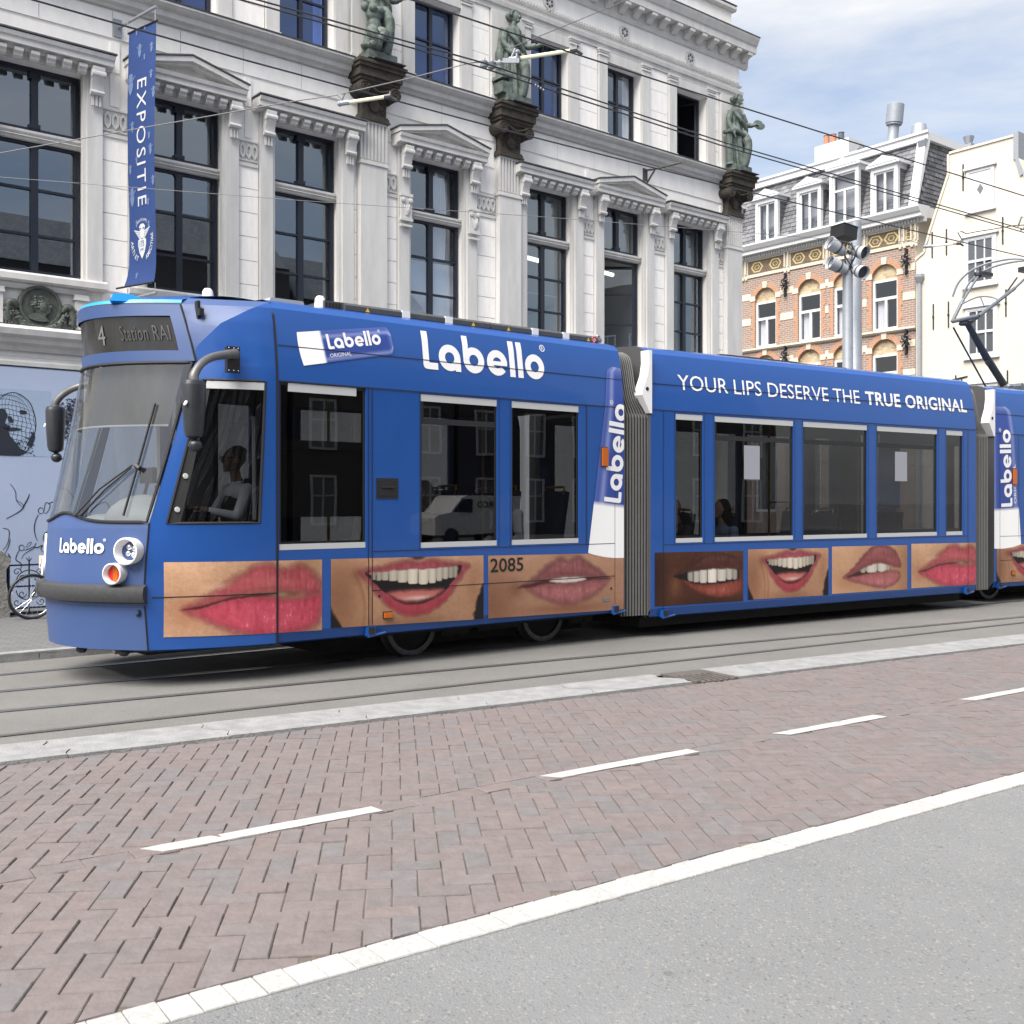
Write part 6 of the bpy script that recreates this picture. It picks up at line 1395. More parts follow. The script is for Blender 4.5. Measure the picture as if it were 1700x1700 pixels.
b = MB(); b.box(3.93,4.03,-.008,-.002,.46,.50); b.build('maker_plate', M['steel'], c1)
# cab nose
def wave(q): return 1.375+.075*math.exp(-((q+.22)/.27)**2)
nq = [-1+2*k/48 for k in range(49)]
b = MB(); zs = [.33,.45,.6,.72,.87,.95,1.1,1.25,1.33]
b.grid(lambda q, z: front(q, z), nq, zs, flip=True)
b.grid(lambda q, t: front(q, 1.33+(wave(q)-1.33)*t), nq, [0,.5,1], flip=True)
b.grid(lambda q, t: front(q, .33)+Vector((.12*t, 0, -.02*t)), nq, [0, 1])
b.build('front_panel', M['bluelit'], c1, smooth=30)
b = MB(); b.grid(lambda q, t: front(q, wave(q)+.012+(2.735-wave(q)-.012)*t), [q*.985 for q in nq], [k/10 for k in range(11)], flip=True); b.build('windscreen', M['wglass'], c1, smooth='all')
rim = [front(q*.985, wave(q)+.012, .006) for q in nq] + [front(.985, 1.4+(2.735-1.4)*k/10, .006) for k in range(1, 11)] + [front(q*.985, 2.735, .006) for q in nq[::-1]] + [front(-.985, 2.735-(2.735-1.4)*k/10, .006) for k in range(1, 10)]
b = MB(); b.tube(rim, .014, 6, closed=True); b.build('windscreen_seal', M['seam'], c1)
dz0, dz1, dq = 2.84, 3.14, .92
b = MB(); b.grid(lambda q, z: front(q, z), sorted(set([round(k, 4) for k in nq] + [-dq, dq])), [2.75, dz0, 2.95, 3.05, dz1, 3.24], flip=True, skip=lambda q, z: abs(q) < dq and dz0 < z < dz1); b.build('destination_box', M['bluelit'], c1, smooth=30)
b = MB(); b.grid(lambda q, z: front(q, z, -.02), [q*dq for q in nq], [dz0, dz1], flip=True); M['display'] = mat('dark display glass', (.018,.018,.018), .12, spec=.6, var=.35, vscale=3, stretch=(1,6,.3)); b.build('destination_display', M['display'], c1, smooth='all')
fm = lambda off: (lambda x, z: tuple(front(-x, z, off)))
M['dimtext'] = mat('dim dotted text', (.036,.036,.036), .6); M['text4'] = mat('pale route number', (.13,.13,.128), .6)
b = MB(); put_text(b, '4', fm(-.012), .25, .35, 2.905, 3.07); b.build('route_number', M['text4'], c1)
text_letters('Station RAI', fm(-.012), .52, .89, 2.93, 3.06, M['dimtext'], c1, 0, 1.1)
b = MB(); put_brand(b, fm(.009), .19, 1.125, .087, obj_parent=c1); b.build('registered_mark', M['letter'], c1)
b = MB(); b.grid(lambda q, t: front(q, 3.24)*(1-t)+front(q, 3.256, .008)*t, nq, [0,1], flip=True); b.build('visor_gap', M['seam'], c1)
b = MB(); b.grid(lambda q, t: front(q, 3.256, .008)*(1-t)+front(q, 3.285, .03)*t if t <= 1 else front(q, 3.31)+Vector((.06*(t-1),0,.012*(t-1))), nq, [0,1], flip=True); b.build('roof_visor', M['cyan'], c1, smooth=40)
b = MB(); b.grid(lambda q, t: front(q, 3.285, .03)*(1-t)+(front(q, 3.31)+Vector((.06,0,.012)))*t, nq, [0,1], flip=True); b.build('roof_lip', M['blue'], c1, smooth=40)
def roof(q, t):
    a = front(q, 3.31)+Vector((.06,0,.012)); yy = 1.2+q*(1.2-.28); bq = Vector((.01, yy, interp(abs(q), [(0,3.388),(.5,3.38),(.8,3.36),(1,3.325)]))); p = a.lerp(bq, t); p.z += .03*math.sin(PI*t); return p
b = MB(); b.grid(roof, nq, [k/8 for k in range(9)], flip=True); b.build('cab_roof', M['blue'], c1, smooth=30)
tw0, tw1 = .155, .874
for far in (0, 1):
    mir = (lambda p: Vector((p.x, 2.4-p.y, p.z))) if far else (lambda p: p)
    ts = sorted(set([k/16 for k in range(17)] + [tw0, tw1] + [.93,.97])); zz = [.33,.42,.6,.765,1.05,1.375,1.8,2.2,2.59,2.70,2.72]
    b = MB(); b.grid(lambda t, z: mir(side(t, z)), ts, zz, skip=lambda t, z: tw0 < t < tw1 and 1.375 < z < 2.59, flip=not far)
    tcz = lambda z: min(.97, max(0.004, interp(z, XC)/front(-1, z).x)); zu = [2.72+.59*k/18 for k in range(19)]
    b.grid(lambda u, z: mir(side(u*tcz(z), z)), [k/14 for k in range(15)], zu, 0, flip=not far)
    b.grid(lambda u, z: mir(side(tcz(z)+(1-tcz(z))*u, z)), [k/6 for k in range(7)], zu, 1, flip=not far)  # corner facet in the paler blue, its sunlight painted in
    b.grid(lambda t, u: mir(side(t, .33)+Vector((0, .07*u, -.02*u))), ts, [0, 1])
    b.build('cab_side', [M['blue'], M['bluelit']], c1, smooth=11)
    b = MB(); b.grid(lambda t, z: mir(side(t, z, -.012)), [tw0+(tw1-tw0)*k/8 for k in range(9)], [1.375, 1.8, 2.2, 2.59], flip=not far); b.build('cab_window_glass', M['tglass'] if not far else M['wglass'], c1, smooth='all')
b = MB()
loop = [side(tw0+(tw1-tw0)*k/8, 1.375, -.004) for k in range(9)] + [side(tw1, 1.375+(2.59-1.375)*k/6, -.004) for k in range(1, 7)] + [side(tw1-(tw1-tw0)*k/8, 2.59, -.004) for k in range(1, 9)] + [side(tw0, 2.59-(2.59-1.375)*k/6, -.004) for k in range(1, 6)]
b.tube(loop, .013, 6, closed=True)
for k in range(8): t0, t1 = tw1-.055+k*.0, tw1; 
b.grid(lambda t, z: side(t, z, -.008), [tw1-.10, tw1], [1.38, 1.8, 2.2, 2.585], flip=True); b.build('cab_window_seal', M['seam'], c1)
b = MB(); b.grid(lambda t, z: side(t, z, .002), [tw0+.01, .3, .5, .7, .83], [2.515, 2.58], flip=True); b.build('grey_strip', M['grey'], c1)
for z in (2.02, 1.77, 1.49):
    p = side(tw1-.05, z, .0); b = MB(); b.lathe([(.024,0),(.022,.006),(.001,.007)], 14, 0, Matrix.Translation(p) @ Matrix.Rotation(R(82), 4, 'X')); b.build('round_sensor', M['grey'], c1)
b = MB(); b.tube([front(-1, z, .002) for z in (.33,.5,.7)] , .007, 5); b.build('corner_seam', M['seam'], c1)
b = MB(); b.tube([front(-1, z, .002) for z in (.88,1.1,1.38)], .007, 5); b.build('corner_seam', M['seam'], c1)
b = MB(); b.tube([front(-1, z, .002) for z in (2.75,2.9,3.1,3.24)], .009, 5); b.build('corner_seam', M['seam'], c1)
# bumper
prof = [(.0,.715),(.055,.73),(.075,.79),(.065,.85),(.0,.872)]
b = MB(); bq = [-1.015+2.03*k/48 for k in range(49)]; b.grid(lambda q, k: front(q, prof[k][1], prof[k][0]+.004), bq, list(range(5)), flip=True)
for q in (bq[0], bq[-1]): b.add([front(q, p[1], p[0]+.004) for p in prof], [list(range(5))])
bo = b.build('bumper', M['bumper'], c1, smooth=40)
b = MB(); b.grid(lambda q, k: front(q, prof[k][1], prof[k][0]+.007), [.105,.118], list(range(5)), flip=True); b.build('bumper_joint', M['seam'], bo)
# lamps in white bowls
def lamp(q, z, r, kind):
    p = front(q, z); sg = -1 if q < 0 else 1; an = R(34 if sg < 0 else 12); dv = Vector((-math.cos(an), sg*math.sin(an), 0)); T = Matrix.Translation(p+dv*(.058 if sg < 0 else .06)) @ dv.to_track_quat('Z', 'Y').to_matrix().to_4x4()
    b = MB(); b.lathe([(r*.86,-.16),(r*1.0,-.03),(r,.028),(r*.90,.032),(r*.82,.0),(r*.74,-.05),(r*.70,-.052)], 28, 0, T, False); o = b.build('lamp_bowl', M['white'], c1, smooth=40)
    if kind == 'head':
        b = MB(); b.lathe([(r*.72,-.05),(r*.55,-.075),(r*.1,-.085),(.001,-.085)], 24, 0, T, False); b.build('reflector', M['chrome'], o, smooth=40)
        for a in range(4): b = MB(); b.ell((r*.34*math.cos(a*PI/2+.6), r*.34*math.sin(a*PI/2+.6), -.058), (r*.25,r*.25,.02), 10, 0, T); b.build('bulb', M['chrome'], o, smooth='all')
    else:
        for k, m_ in enumerate(('red', 'amber', 'red')):
            b = MB(); y0 = r*.72*(1-2*k/3.); y1 = r*.72*(1-2*(k+1)/3.); pts = []
            for j in range(9):
                y = y0+(y1-y0)*j/8; pts.append((y, math.sqrt(max(0, (r*.72)**2-y*y))))
            poly = [(y, x) for y, x in pts] + [(y, -x) for y, x in pts[::-1]]
            b.prism([(p_[0], p_[1]) for p_ in poly], 'z', -.05, -.02, 0, T); b.build('lens', M[m_], o)
lamp(-.905, 1.15, .112, 'head'); lamp(-.82, .965, .088, 'tail'); lamp(.74, 1.15, .112, 'head'); lamp(.70, .965, .088, 'tail')
p = front(-.955, .64, .004); b = MB(); b.lathe([(.028,-.01),(.028,.006),(.018,.006),(.012,-.01)], 14, 0, Matrix.Translation(p) @ Matrix.Rotation(R(-75), 4, 'Y')); b.build('socket', M['black'], c1)
for q in (-.3, -.75): b = MB(); p = front(q, .30); b.ell((p.x+.1, p.y, .30), (.05,.05,.035), 8); b.build('underrun_foot', M['black'], c1)
# wipers
b = MB()
for o_ in (0, .05): b.tube([front(-.40-o_*1.2, 1.435, .03), front(-.60-o_, 1.66, .045), front(-.80, 1.86-o_*.4, .04)], .008, 5)
b.tube([front(-.83, 1.44, .028), front(-.835, 1.9, .03), front(-.84, 2.38, .026)], .011, 5); b.tube([front(-.82, 1.86, .03), front(-.86, 1.83, .05)], .022, 6)
b.build('wiper', M['black'], c1)
# roof marker lamp, grab handle
b = MB(); T = Matrix.Translation((-1.02, .82, 3.27)) @ Matrix.Rotation(R(-25), 4, 'Z') @ Matrix.Scale(.85, 4); b.prism([(-.14,0),(-.10,.075),(.06,.075),(.26,.0)], 'y', -.14, .14, 0, T); o = b.build('roof_marker', M['cyan'], c1)
b = MB(); b.box(-.128,-.10,-.08,.03,.01,.062,0,T @ Matrix.Rotation(R(0),4,'Y')); b.build('marker_lamp', M['white'], o)
b = MB(); b.box(-.60,-.575,.28,.34,3.12,3.27); b.box(-.60,-.56,.24,.28,3.14,3.20); b.build('grab_bracket', M['black'], c1)
# mirrors
for far in (0, 1):
    mr_ = (lambda x, y, z: (x, 2.4-y*1.75, z)) if far else (lambda x, y, z: (x, y, z))
    if not far:
        b = MB(); b.box(-.46,-.345,-.0,.05,2.645,2.865); 
        for x in (-.445,-.40,-.36):
            for z in (2.66, 2.85): b.ell((x,-.003,z), (.006,.005,.006), 6, 1)
        pt = b.build('mirror_plate', [M['black'], M['steel']], c1)
    b = MB(); dx = -.10 if far else 0
    ap = [mr_(-.395,-.02,2.80), mr_(-.52,-.10,2.775), mr_(-.68+dx,-.18,2.73), mr_(-.80+dx,-.25,2.66), mr_(-.87+dx,-.28,2.57), mr_(-.875+dx,-.285,2.51)]
    sp_ = spline(ap, 5); b.tube(sp_, [.045-.012*math.sin(PI*k/(len(sp_)-1)) for k in range(len(sp_))], 10); a_ = b.build('mirror_arm', M['arm'], c1, smooth='all')
    b = MB(); c_ = mr_(-.875+dx,-.285,0); T = Matrix.Translation(c_)
    b.lathe([(.06,2.525),(.088,2.515),(.095,2.49),(.097,2.48),(.092,2.30),(.080,2.12),(.068,2.075),(.03,2.055),(.001,2.05)], 20, 0, T @ Matrix.Diagonal((1,.85,1,1)), True)
    h_ = b.build('mirror_housing', M['mirror'], a_, smooth=40)
    b = MB(); b.ell((c_[0]+.01,c_[1],2.005), (.055,.055,.05), 12); b.box(c_[0]+.0,c_[0]+.06,c_[1]-.03,c_[1]+.03,1.985,2.0); b.build('side_camera', M['mirror'], a_, smooth='all')
    b = MB(); b.lathe([(.022,0),(.02,.01),(.001,.012)], 14, 0, Matrix.Translation((c_[0]-.085,c_[1]-.045 if not far else c_[1]+.045,2.33)) @ Matrix.Rotation(R(-70),4,'Y')); b.build('white_cap', M['white'], a_)
# roof equipment
def duct(x0, x1):
    pr = [(.42,3.34),(.33,3.345),(.30,3.36),(.30,3.405),(.33,3.43),(.40,3.44),(2.0,3.44),(2.07,3.43),(2.1,3.41),(2.1,3.40),(2.07,3.375),(1.98,3.36)]
    b = MB(); b.prism(pr, 'x', x0, x1); o = b.build('roof_duct', M['roofgrey'], c1, smooth=50); return o
d1 = duct(.86, 2.60); d2 = duct(2.615, 4.16)
b = MB()
M['yel'] = mat('yellow warning sticker', (.65,.42,.02), .6)
for x in (1.08, 2.35, 2.82, 3.98): b = MB(); b.add([(x,.298,3.362),(x+.05,.298,3.362),(x+.025,.298,3.402)], [(0,1,2)]); b.build('warning_sticker', M['yel'], d1)
b = MB()
for x in (1.50, 2.02, 3.17, 3.62): b = MB(); b.box(x, x+.09, .294, .34, 3.355, 3.425); b.build('white_sticker', M['white'], d1)
b = MB(); b.lathe([(.001,0),(.035,0)], 14, 0, Matrix.Translation((4.09,.297,3.385)) @ Matrix.Rotation(PI/2,4,'X'), False); b.build('round_sign', M['white'], d2)
b = MB(); b.tube([(4.09+.03*math.cos(a),.294,3.385+.03*math.sin(a)) for a in [2*PI*k/16 for k in range(16)]], .005, 5, closed=True); b.tube([(4.07,.294,3.405),(4.11,.294,3.365)], .004, 4); b.build('sign_ring', M['red'], d2)
b = MB(); b.tube([(4.15,.35,3.40),(4.24,.35,3.40)], .03, 8); b.lathe([(.012,0),(.03,.02),(.012,.04)], 8, 0, Matrix.Translation((4.2,.35,3.42))); b.build('pipe_end', M['steel'], d2)
b = MB(); b.box(.66,.86,.34,1.9,3.35,3.43); b.build('duct_grille', M['roofgrey'], c1)
b = MB(); 
for k in range(5): b = MB(); b.box(.67+k*.035,.69+k*.035,.334,.34,3.36,3.415); b.build('grille_slot', M['seam'], c1)
b = MB(); b.prism([(.14,3.34),(.17,3.415),(.50,3.415),(.53,3.34)], 'y', .45, 1.2); M['boxgrey'] = mat('grey roof box', (.30,.32,.33), .5); b.build('roof_box', M['boxgrey'], c1)
for x, y in ((-.30,.75), (.66,.42)): b = MB(); b.lathe([(.058,3.34),(.055,3.38),(.046,3.455),(.03,3.478),(.001,3.482)], 16, 0, Matrix.Translation((x,y,0))); b.build('antenna_dome', M['white'], c1, smooth=40)
b = MB(); b.box(1.55,2.95,.45,1.9,3.385,3.40); b.build('roof_panel', M['roofgrey'], c2); b = MB(); b.box(2.98,4.0,.5,1.9,3.385,3.398); b.build('roof_panel', M['roofgrey'], c2)
# bellows
def bellows(parent, xs, gap, dy, nm=9):
    outl = [(.05,.27),(.05,2.35),(.055,2.50),(.075,2.60),(.10,2.70),(.13,2.85),(.17,3.05),(.22,3.20),(.34,3.27),(1.2,3.30)]; outl = outl + [(2.4-y, z) for y, z in outl[::-1]][1:]
    def xo(f, z): k = interp(z, [(2.40,1.0),(2.55,.97),(2.68,.70),(2.80,.60),(3.3,.62)]); return xs+gap*f*k
    loops = 2*nm+1; V = []; n = len(outl); F = []
    for i in range(loops):
        f = i/(loops-1); d = .0 if i % 2 == 0 else .075
        for (y, z) in outl: V.append((xo(f, z), (y+d if y < 1.2 else (y-d if y > 1.2 else y))+dy*f, z-(d if z > 3.2 else 0)))
    for i in range(loops-1):
        for j in range(n-1): F.append((i*n+j, i*n+j+1, (i+1)*n+j+1, (i+1)*n+j))
    b = MB(); b.add(V, F); o = b.build('bellows', M['bellows'], parent)
    for i in range(0, loops, 2):
        f = i/(loops-1); sp_ = spline([(xo(f, z), y-.002+dy*f, z) for y, z in outl[:9]], 4); b = MB(); b.tube(sp_, .0065, 6); b.build('bellows_rib', M['bellowsedge'], o)
    b = MB(); b.box(xs-.01, xs+gap*1.05, .25, 2.1, .3, 3.15); return o
bl1 = bellows(c1, L1+.005, .335, -.09)
bl2 = bellows(c2, L2+.005, .31, -.03)
for par, dx in ((c2, 0), (c3, 0)):
    b = MB(); b.prism([(.012,3.27),(-.035,3.27),(-.03,3.12),(-.055,2.98),(-.125,2.82),(-.135,2.76),(-.10,2.70),(-.02,2.56),(.012,2.555)], 'y', -.012, .13); o = b.build('white_bracket', M['white'], par)
    b = MB(); b.lathe([(.022,0),(.022,.004)], 12, 0, Matrix.Translation((-.06,-.0125,2.83)) @ Matrix.Rotation(PI/2,4,'X')); b.build('bolt_hole', M['seam'], o)
# underframe, wheels
def running_gear(parent, xs, x0, x1):
    b = MB(); b.box(x0, x1, .62, 1.78, .10, .40); b.box(x0+.1, x1-.1, .30, 2.1, .26, .42)
    for x in xs: b.box(x+.30, x+.62, .36, .44, .20, .33); b.ell((x+.42,.38,.27), (.14,.05,.085), 8); b.ell((x+.58,.38,.25), (.10,.05,.075), 8)
    if len(xs) == 2: b.box(xs[0]+.75, xs[1]-.42, .33, .45, .22, .35); b.box(xs[0]+.95, xs[0]+1.05, .32, .42, .24, .33)
    b.build('underframe', M['under'], parent)
    for x in xs:
        for y, s in ((.47, 1), (1.93, -1)):
            T = Matrix.Translation((x, y, .318)) @ Matrix.Rotation(PI/2*s, 4, 'X')
            b = MB(); b.lathe([(.25,-.07),(.25,-.01),(.10,.0),(.05,.02),(.001,.02)], 28, 0, T, False); o = b.build('wheel', M['under'], parent, smooth=40)
            b = MB(); b.lathe([(.248,.012),(.262,.016),(.300,.016),(.306,.0),(.306,-.07),(.32,-.085),(.32,-.11),(.25,-.11)], 36, 0, T, False); b.build('tyre', M['wheelrim'], o, smooth=40)
running_gear(c1, (1.72, 3.47), .8, 4.2); running_gear(c3, (.55, 2.35), -.1, 5); 
b = MB(); b.box(.05, 6.2, .25, 2.15, .11, .26); b.build('underframe', M['under'], c2)
b = MB(); b.box(-1.0, .3, .40, 2.0, .27, .35); b.build('underframe', M['under'], c1)
# interior
def interior(parent, x0, x1, zf, seats):
    b = MB(); b.box(x0, x1, .10, 2.30, zf-.04, zf); b.box(x0, x1, .10, 2.30, 2.62, 2.66, 1)
    b.box(x0, x1, .06, .09, zf, 1.06, 1); b.box(x0, x1, 2.31, 2.34, zf, 1.06, 1); b.build('floor', [M['floor'], M['interior']], parent)
    for x, y, f in seats:
        s = MB(); s.box(x-.22, x+.22, y-.22, y+.22, zf+.38, zf+.46); T = Matrix.Translation((x+.22*f, y, zf+.44)) @ Matrix.Rotation(R(10*f), 4, 'Y'); s.box(-.03,.03,-.21,.21,0,.62,0,T); s.box(-.05,.05,-.05,.05,-.42,0,0,Matrix.Translation((x,y,zf+.42))); o = s.build('passenger_seat', M['seat'], parent)
        g = MB(); g.tube([(x+.30*f,y-.18,zf+1.02),(x+.33*f,y-.15,zf+1.10),(x+.33*f,y+.15,zf+1.10),(x+.30*f,y+.18,zf+1.02)], .014, 6); g.build('grab_rail', M['yellow'], o)
interior(c1, .1, 4.22, .62, [(1.9,.55,1),(2.7,.55,1),(3.4,.55,1),(1.9,1.85,1),(2.7,1.85,1),(3.4,1.85,1)])
interior(c2, .05, 6.2, .36, [(.62,.5,1),(1.35,.5,1),(3.2,.5,1),(4.6,.5,1),(5.2,.5,-1),(1.0,1.9,1),(1.8,1.9,1),(4.2,1.9,1),(5.0,1.9,1)])
for x, y in ((2.95,.95),(.9,1.3),(4.8,.95),(5.5,1.4)): b = MB(); b.tube([(x,y,.36),(x,y,2.64)], .016, 8); b.tube([(x,y,1.55),(x+.3,y-.25,1.55)], .013, 6); b.build('grab_pole', M['yellow'], c2)
for x, y in ((1.2,1.2),(3.05,1.0)): b = MB(); b.tube([(x,y,.62),(x,y,2.64)], .016, 8); b.build('grab_pole', M['yellow'], c1)
for x, z, w_, h_ in ((1.51,1.83,.27,.41), (4.40,1.84,.26,.40)): b = MB(); b.box(x, x+w_, .0195, .0212, z, z+h_); b.build('paper_notice', M['paper'], c2)
b = MB(); b.box(-.95,.05,.25,2.15,.70,.74); b.box(.0,.05,.2,2.2,.74,1.35); b.box(.0,.05,1.3,2.2,1.35,2.6); b.build('cab_floor', M['interior'], c1)
b = MB(); b.ell((-.86,.80,1.36), (.32,.50,.26), 18); b.box(-1.02,-.6,.35,1.75,.74,1.36); b.ell((-.95,1.4,1.35), (.25,.5,.10), 12); b.prism([(-.95,1.33),(-.55,1.33),(-.45,1.0),(-.95,1.0)], 'y', .28, .75); dsh = b.build('dashboard', M['dash'], c1, smooth=50)
b = MB(); b.box(-.66,-.60,.5,.8,1.5,1.64); b.box(-.72,-.50,.245,.27,1.30,1.47); b.tube([(-.8,1.0,1.55),(-.75,1.0,1.75)], .015, 6); b.box(-.77,-.73,.85,1.15,1.72,1.86); b.build('instrument_screen', M['black'], dsh)
b = MB(); b.grid(lambda q, t: front(q, 2.20+(2.73-2.20)*t, -.07), [-.93+1.5*k/14 for k in range(15)], [0,.5,1], flip=True); M['sunblind'] = mat('grey sun blind', (.075,.073,.068), .8, var=.1); b.build('sun_blind', M['sunblind'], c1)
b = MB(); b.tube([front(-.93+1.5*k/14, 2.20, -.07) for k in range(15)], .010, 5); b.build('blind_rail', M['grey'], c1)
b = MB(); b.box(.02-.25,.28-.1,.65,1.15,.74,1.2); b.prism([(.16,1.15),(.26,1.15),(.34,1.78),(.24,1.78)], 'y', .66, 1.14); b.build('driver_seat', M['seat'], c1)
b = MB(); b.tube([(-.22,2.1,.74),(-.22,2.1,2.6)], .03, 6); b.tube([(-.12,.18,1.4),(-.12,.2,2.3)], .02, 6); b.build('cab_pillar', M['grey'], c1)
# pantograph on the third section
b = MB(); b.box(1.5,3.0,.75,1.65,3.40,3.46); b.tube([(2.05,.85,3.52),(2.05,1.55,3.52)], .05, 8); b.tube([(2.1,1.2,3.5),(2.9,1.2,3.52)], .06, 8)
for x in (1.6, 2.9):
    for y in (.8, 1.6): b.lathe([(.05,3.40),(.06,3.43),(.045,3.46),(.06,3.48),(.04,3.52)], 10, 0, Matrix.Translation((x,y,0)))
pg_ = b.build('pantograph', M['panto'], c3)
b = MB(); b.tube([(2.13,1.2,3.50),(1.55,1.2,4.02),(1.03,1.2,4.56)], [.062,.062,.05], 10); b.tube([(1.58,1.2,3.93),(1.53,1.15,3.90)], .04, 6); b.build('lower_arm', M['pantodark'], pg_, smooth=40)
b = MB(); b.tube([(1.72,1.30,3.50),(.86,1.33,4.47)], .016, 6); b.build('push_rod', M['pantodark'], pg_)
b = MB(); EL = (1.0,.95,4.62); ER = (1.0,1.45,4.60)
b.tube([EL, ER], .034, 8); b.tube([ER, (1.30,1.5,4.93), (1.36,1.5,5.0)], .030, 8); b.tube([(1.36,1.5,5.0),(1.92,1.58,5.52)], .021, 8)
b.tube([EL, (1.75,.80,5.13)], .032, 8); b.tube([(1.75,.80,5.13),(2.15,.74,5.44)], .021, 8)
b.tube(spline([(1.28,1.49,4.92),(1.40,1.25,5.02),(1.42,1.0,4.98),(1.42,.86,4.90)], 5), .015, 6); b.tube([(1.40,1.2,5.02),(1.22,1.0,4.80)], .013, 6); b.build('upper_arm', M['panto'], pg_, smooth=40)
b = MB(); b.tube([(1.02,1.15,4.52),(1.80,1.05,5.02),(2.2,1.05,5.4)], [.03,.016,.014], 6); b.ell((1.05,1.25,4.55), (.06,.12,.05), 8); b.build('linkage', M['pantodark'], pg_)
for dx in (0, .28):
    sp_ = spline([(1.85+dx,2.06,5.20),(1.85+dx,1.95,5.42),(1.87+dx,1.75,5.58),(1.9+dx,1.5,5.66),(1.9+dx,1.2,5.68),(1.9+dx,.9,5.66),(1.87+dx,.65,5.58),(1.85+dx,.45,5.42),(1.85+dx,.34,5.20)], 5); b = MB(); b.tube(sp_, .019, 6); b.build('collector_bow', M['zinc'], pg_)
b = MB(); b.tube([(1.92,1.58,5.5),(1.95,1.58,5.66)], .014, 5); b.tube([(2.15,.74,5.42),(2.18,.74,5.64)], .014, 5); b.box(1.86,2.2,1.5,1.64,5.5,5.56); b.box(1.9,2.22,.7,.84,5.42,5.5); b.ell((1.9,1.58,5.52), (.07,.06,.07), 8); b.build('head_spring', M['pantodark'], pg_)

# ------------------------------------------------------------------ people in the tram
def person(label, parentM, x, y, zs, face, cloth, pants, hair, skin, sc=1.0, hairlong=False, arms='lap', glasses=False, vest=None):
    """a seated figure: origin at the seat point; faces local -x when face=1"""
    P = parentM @ Vector((x, y, zs)); rz = parentM.to_euler().z + (0 if face == 1 else PI)
    t = thing('person', label, 'person', P, rz); t.scale = (sc, sc, sc)
    def rm(o, v=.011): remesh(o, v, 3)
    b = MB()      # head, neck and hands, facing -x
    b.tube([(.03,0,.50),(.0,0,.62)], [.058,.05], 10); b.ell((-.015,0,.725), (.095,.075,.115), 16); b.ell((-.05,0,.675), (.06,.055,.06), 10)
    b.ell((-.112,0,.715), (.022,.016,.03), 8); b.ell((-.10,0,.665), (.016,.028,.012), 8); b.ell((-.09,0,.628), (.025,.03,.02), 8)
    for s in (-1, 1): b.ell((.0,s*.078,.715), (.02,.012,.032), 8); b.ell((-.095,s*.032,.742), (.014,.018,.009), 8)
    hands = []
    for s in (-1, 1):
        if arms == 'lap': sh, el, ha = (.03,s*.20,.44), (.02,s*.25,.17), (-.26,s*.09,.12)
        elif arms == 'wheel': sh, el, ha = (.03,s*.20,.44), (-.10,s*.27,.20), (-.40,s*.16,.27)
        else: sh, el, ha = (.03,s*.20,.44), (-.08,s*.24,.20), (-.20,s*.03,.36)
        hands.append((sh, el, ha)); b.tube([Vector(el).lerp(Vector(ha), .72), ha], [.030,.026], 8); h = Vector(ha); d = (h-Vector(el)).normalized(); b.ell(h+d*.04, (.042,.038,.022), 8)
        for k in range(4):
            o_ = Vector((0, (k-1.5)*.018, 0)); b.tube([h+d*.06+o_, h+d*(.095-.004*abs(k-1.3))+o_*1.1+Vector((0,0,-.008)), h+d*(.115-.006*abs(k-1.3))+o_+Vector((0,0,-.03))], [.0095,.009,.008], 6)
        b.tube([h+d*.02+Vector((0,-s*.03,.0)), h+d*.06+Vector((0,-s*.052,-.005))], [.011,.009], 6)
    body = b.build('body', skin, t); rm(body, .0075)
    b = MB(); b.ell((.03,0,.10), (.13,.165,.14), 14); b.ell((.03,0,.27), (.125,.165,.16), 14); b.ell((.035,0,.41), (.115,.19,.10), 14); b.tube([(.03,0,.46),(.02,0,.53)], [.08,.062], 10)
    for sh, el, ha in hands: b.ell(sh, (.07,.07,.07), 10); b.tube([sh, el], [.062,.05], 9); b.ell(el, (.05,.05,.05), 8); b.tube([el, Vector(el).lerp(Vector(ha), .80)], [.048,.037], 9)
    sh_ = b.build('shirt', cloth, t); rm(sh_)
    if vest: b = MB(); b.ell((.03,0,.22), (.155,.188,.24), 14); o = b.build('waistcoat', vest, t)
    b = MB(); b.ell((.03,0,.05), (.15,.17,.11), 12)
    for s in (-1, 1): b.tube([(.0,s*.09,.06),(-.40,s*.11,.07)], [.085,.062], 9); b.tube([(-.40,s*.11,.07),(-.40,s*.11,-.36)], [.062,.045], 9); b.ell((-.44,s*.11,-.38), (.12,.045,.04), 8)
    o = b.build('trousers', pants, t); rm(o)
    b = MB()
    if hair is not None:
        b.ell((.018,0,.755), (.098,.085,.098), 14)
        if hairlong: b.ell((.045,0,.70), (.10,.115,.15), 12); b.ell((.04,.06,.62), (.06,.05,.09), 8); b.ell((.04,-.06,.62), (.06,.05,.09), 8)
        for k in range(20): a = random.uniform(0,2*PI); e = random.uniform(.3,1.4); b.ell((.018+.085*math.cos(a)*math.cos(e)+.01, .075*math.sin(a)*math.cos(e), .76+.085*math.sin(e)), (.03,.028,.022), 6)
        o = b.build('hair', hair, t); rm(o)
    if glasses:
        b = MB()
        for s in (-1, 1): b.tube([(-.118,s*.035+.026*math.cos(a),.742+.020*math.sin(a)) for a in [2*PI*k/12 for k in range(12)]], .004, 5, closed=True); b.tube([(-.115,s*.06,.745),(.0,s*.082,.745)], .004, 5)
        b.build('spectacles', M['black'], t)
    return t
W1 = Matrix.Translation(O1) @ Matrix.Rotation(FA, 4, 'Z'); W2 = Matrix.Translation(O2) @ Matrix.Rotation(A2, 4, 'Z')
person('tram driver in white shirt, dark waistcoat and spectacles at the cab window', W1, .02, .88, 1.22, 1, M['shirt'], M['trousers'], M['hair'], M['skin2'], arms='wheel', glasses=True, vest=M['vest'])
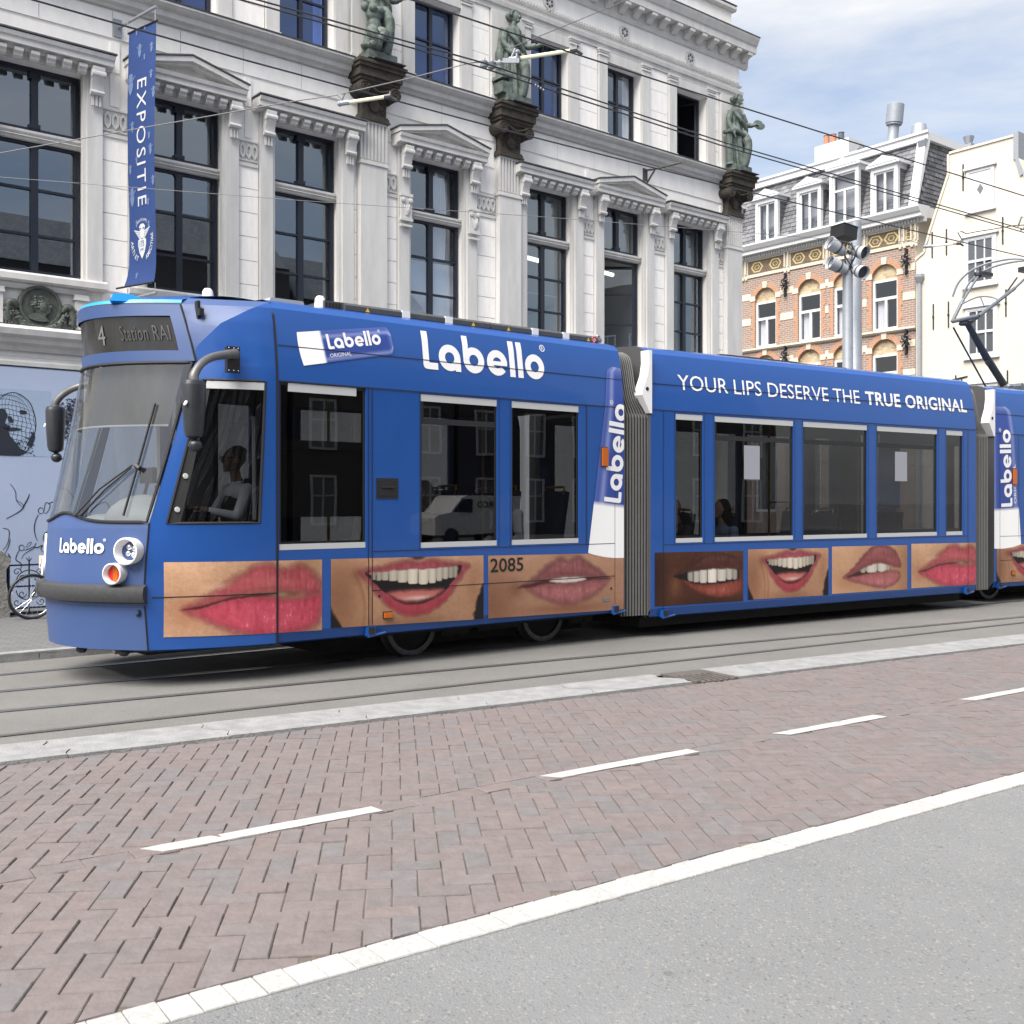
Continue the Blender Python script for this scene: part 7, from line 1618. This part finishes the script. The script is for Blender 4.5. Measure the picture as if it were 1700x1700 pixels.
person('passenger in a white T-shirt seated by the second window of the front tram section', W1, 2.95, .50, 1.0, 1, M['shirt'], M['trousers'], M['hair'], M['skin2'], .95)
person('passenger in dark jeans seated behind the front tram section windows', W1, 1.88, .50, 1.0, 1, M['coat'], M['denim'], M['hairg'], M['skin'], .9, True)
person('balding man in a dark jacket raising his hands behind the narrow first window', W2, .76, .42, .80, 1, M['coat'], M['denim'], None, M['skin'], .95, arms='chest')
person('dark haired woman in a denim jacket seated in the wide window', W2, 1.52, .42, .78, 1, M['denim'], M['trousers'], M['hair'], M['skin'], .95, True)

# ------------------------------------------------------------------ houses across the street behind the photographer (seen in the windows' reflections)
for i, (x, w_, h_, m_) in enumerate(((-16,7.5,13,'obrick'), (-8.2,6.5,15,'obrick'), (-1.4,7.5,12.5,'obrick'), (6.4,6,14,'obrick'), (12.7,8,13,'obrick'), (21,8,14.5,'obrick'), (29.3,9,13,'obrick'))):
    t = thing('opposite_house', ('dark brick house at the left end of the row across the street', 'tall brown brick house second from the left across the street', 'low brown brick house left of the middle across the street', 'tall dark brown brick house in the middle across the street', 'low dark brick house just right of the middle across the street', 'tallest dark brick house second from the right across the street', 'wide brown brick house at the right end across the street')[i], 'house', tuple(VF*-22), FA, 'houses across the street')
    b = MB(); b.box(x, x+w_, -8, 0, 0, h_); b.build('wall', M[m_], t)
    b = MB(); b.prism([(0.2,h_),(-8,h_),(-4,h_+3.2)], 'x', x, x+w_); b.build('roof', M['slate'], t)
    for fl in range(4):
        for k in range(3):
            cx = x+w_*(k+.5)/3; z0 = .6+fl*3.1; b = MB(); frame_bars(b, cx-.6, cx+.6, z0, z0+2.1, .1, 0, .06); b.box(cx-.04, cx+.04, .0, .05, z0, z0+2.1); b.box(cx-.6, cx+.6, .0, .05, z0+1.2, z0+1.27); o = b.build('window', M['whitewood'], t)
            b = MB(); b.box(cx-.5, cx+.5, .005, .02, z0+.1, z0+2.0); b.build('pane', M['hroom'], o)

van = thing('delivery_van', 'white delivery van parked across the street, seen mirrored in the tram windows', 'van', tuple(Vector((math.cos(FA), math.sin(FA), 0))*25.5 - VF*16.5), FA)
b = MB(); b.prism([(-2.1,.35),(-2.1,.95),(-1.95,1.05),(-1.35,1.15),(-.85,1.72),(-.6,1.80),(2.05,1.80),(2.1,1.6),(2.1,.35)], 'y', -.85, .85); b.build('body', M['white'], van)
b = MB(); b.prism([(-1.25,1.18),(-.82,1.66),(-.35,1.66),(-.35,1.15)], 'y', .852, .86); b.build('side_window', M['black'], van)
for x in (-1.35, 1.35):
    for y in (-.8, .8): b = MB(); b.lathe([(.001,-.1),(.3,-.1),(.31,.0),(.3,.1),(.001,.1)], 20, 0, Matrix.Translation((x,y,.31)) @ Matrix.Rotation(PI/2,4,'X')); b.build('wheel', M['black'], van)
b = MB(); b.box(-.5,1.9,-.6,-.56,1.84,1.88); b.box(-.5,1.9,.56,.6,1.84,1.88)
for k in range(6): b.box(-.4+k*.42,-.37+k*.42,-.6,.6,1.81,1.85)
b.build('roof_rack', M['black'], van)
text_letters('AIRCO', lambda x, z: (-x, .865, z), -1.0, .1, 1.32, 1.58, M['black'], van, .02)
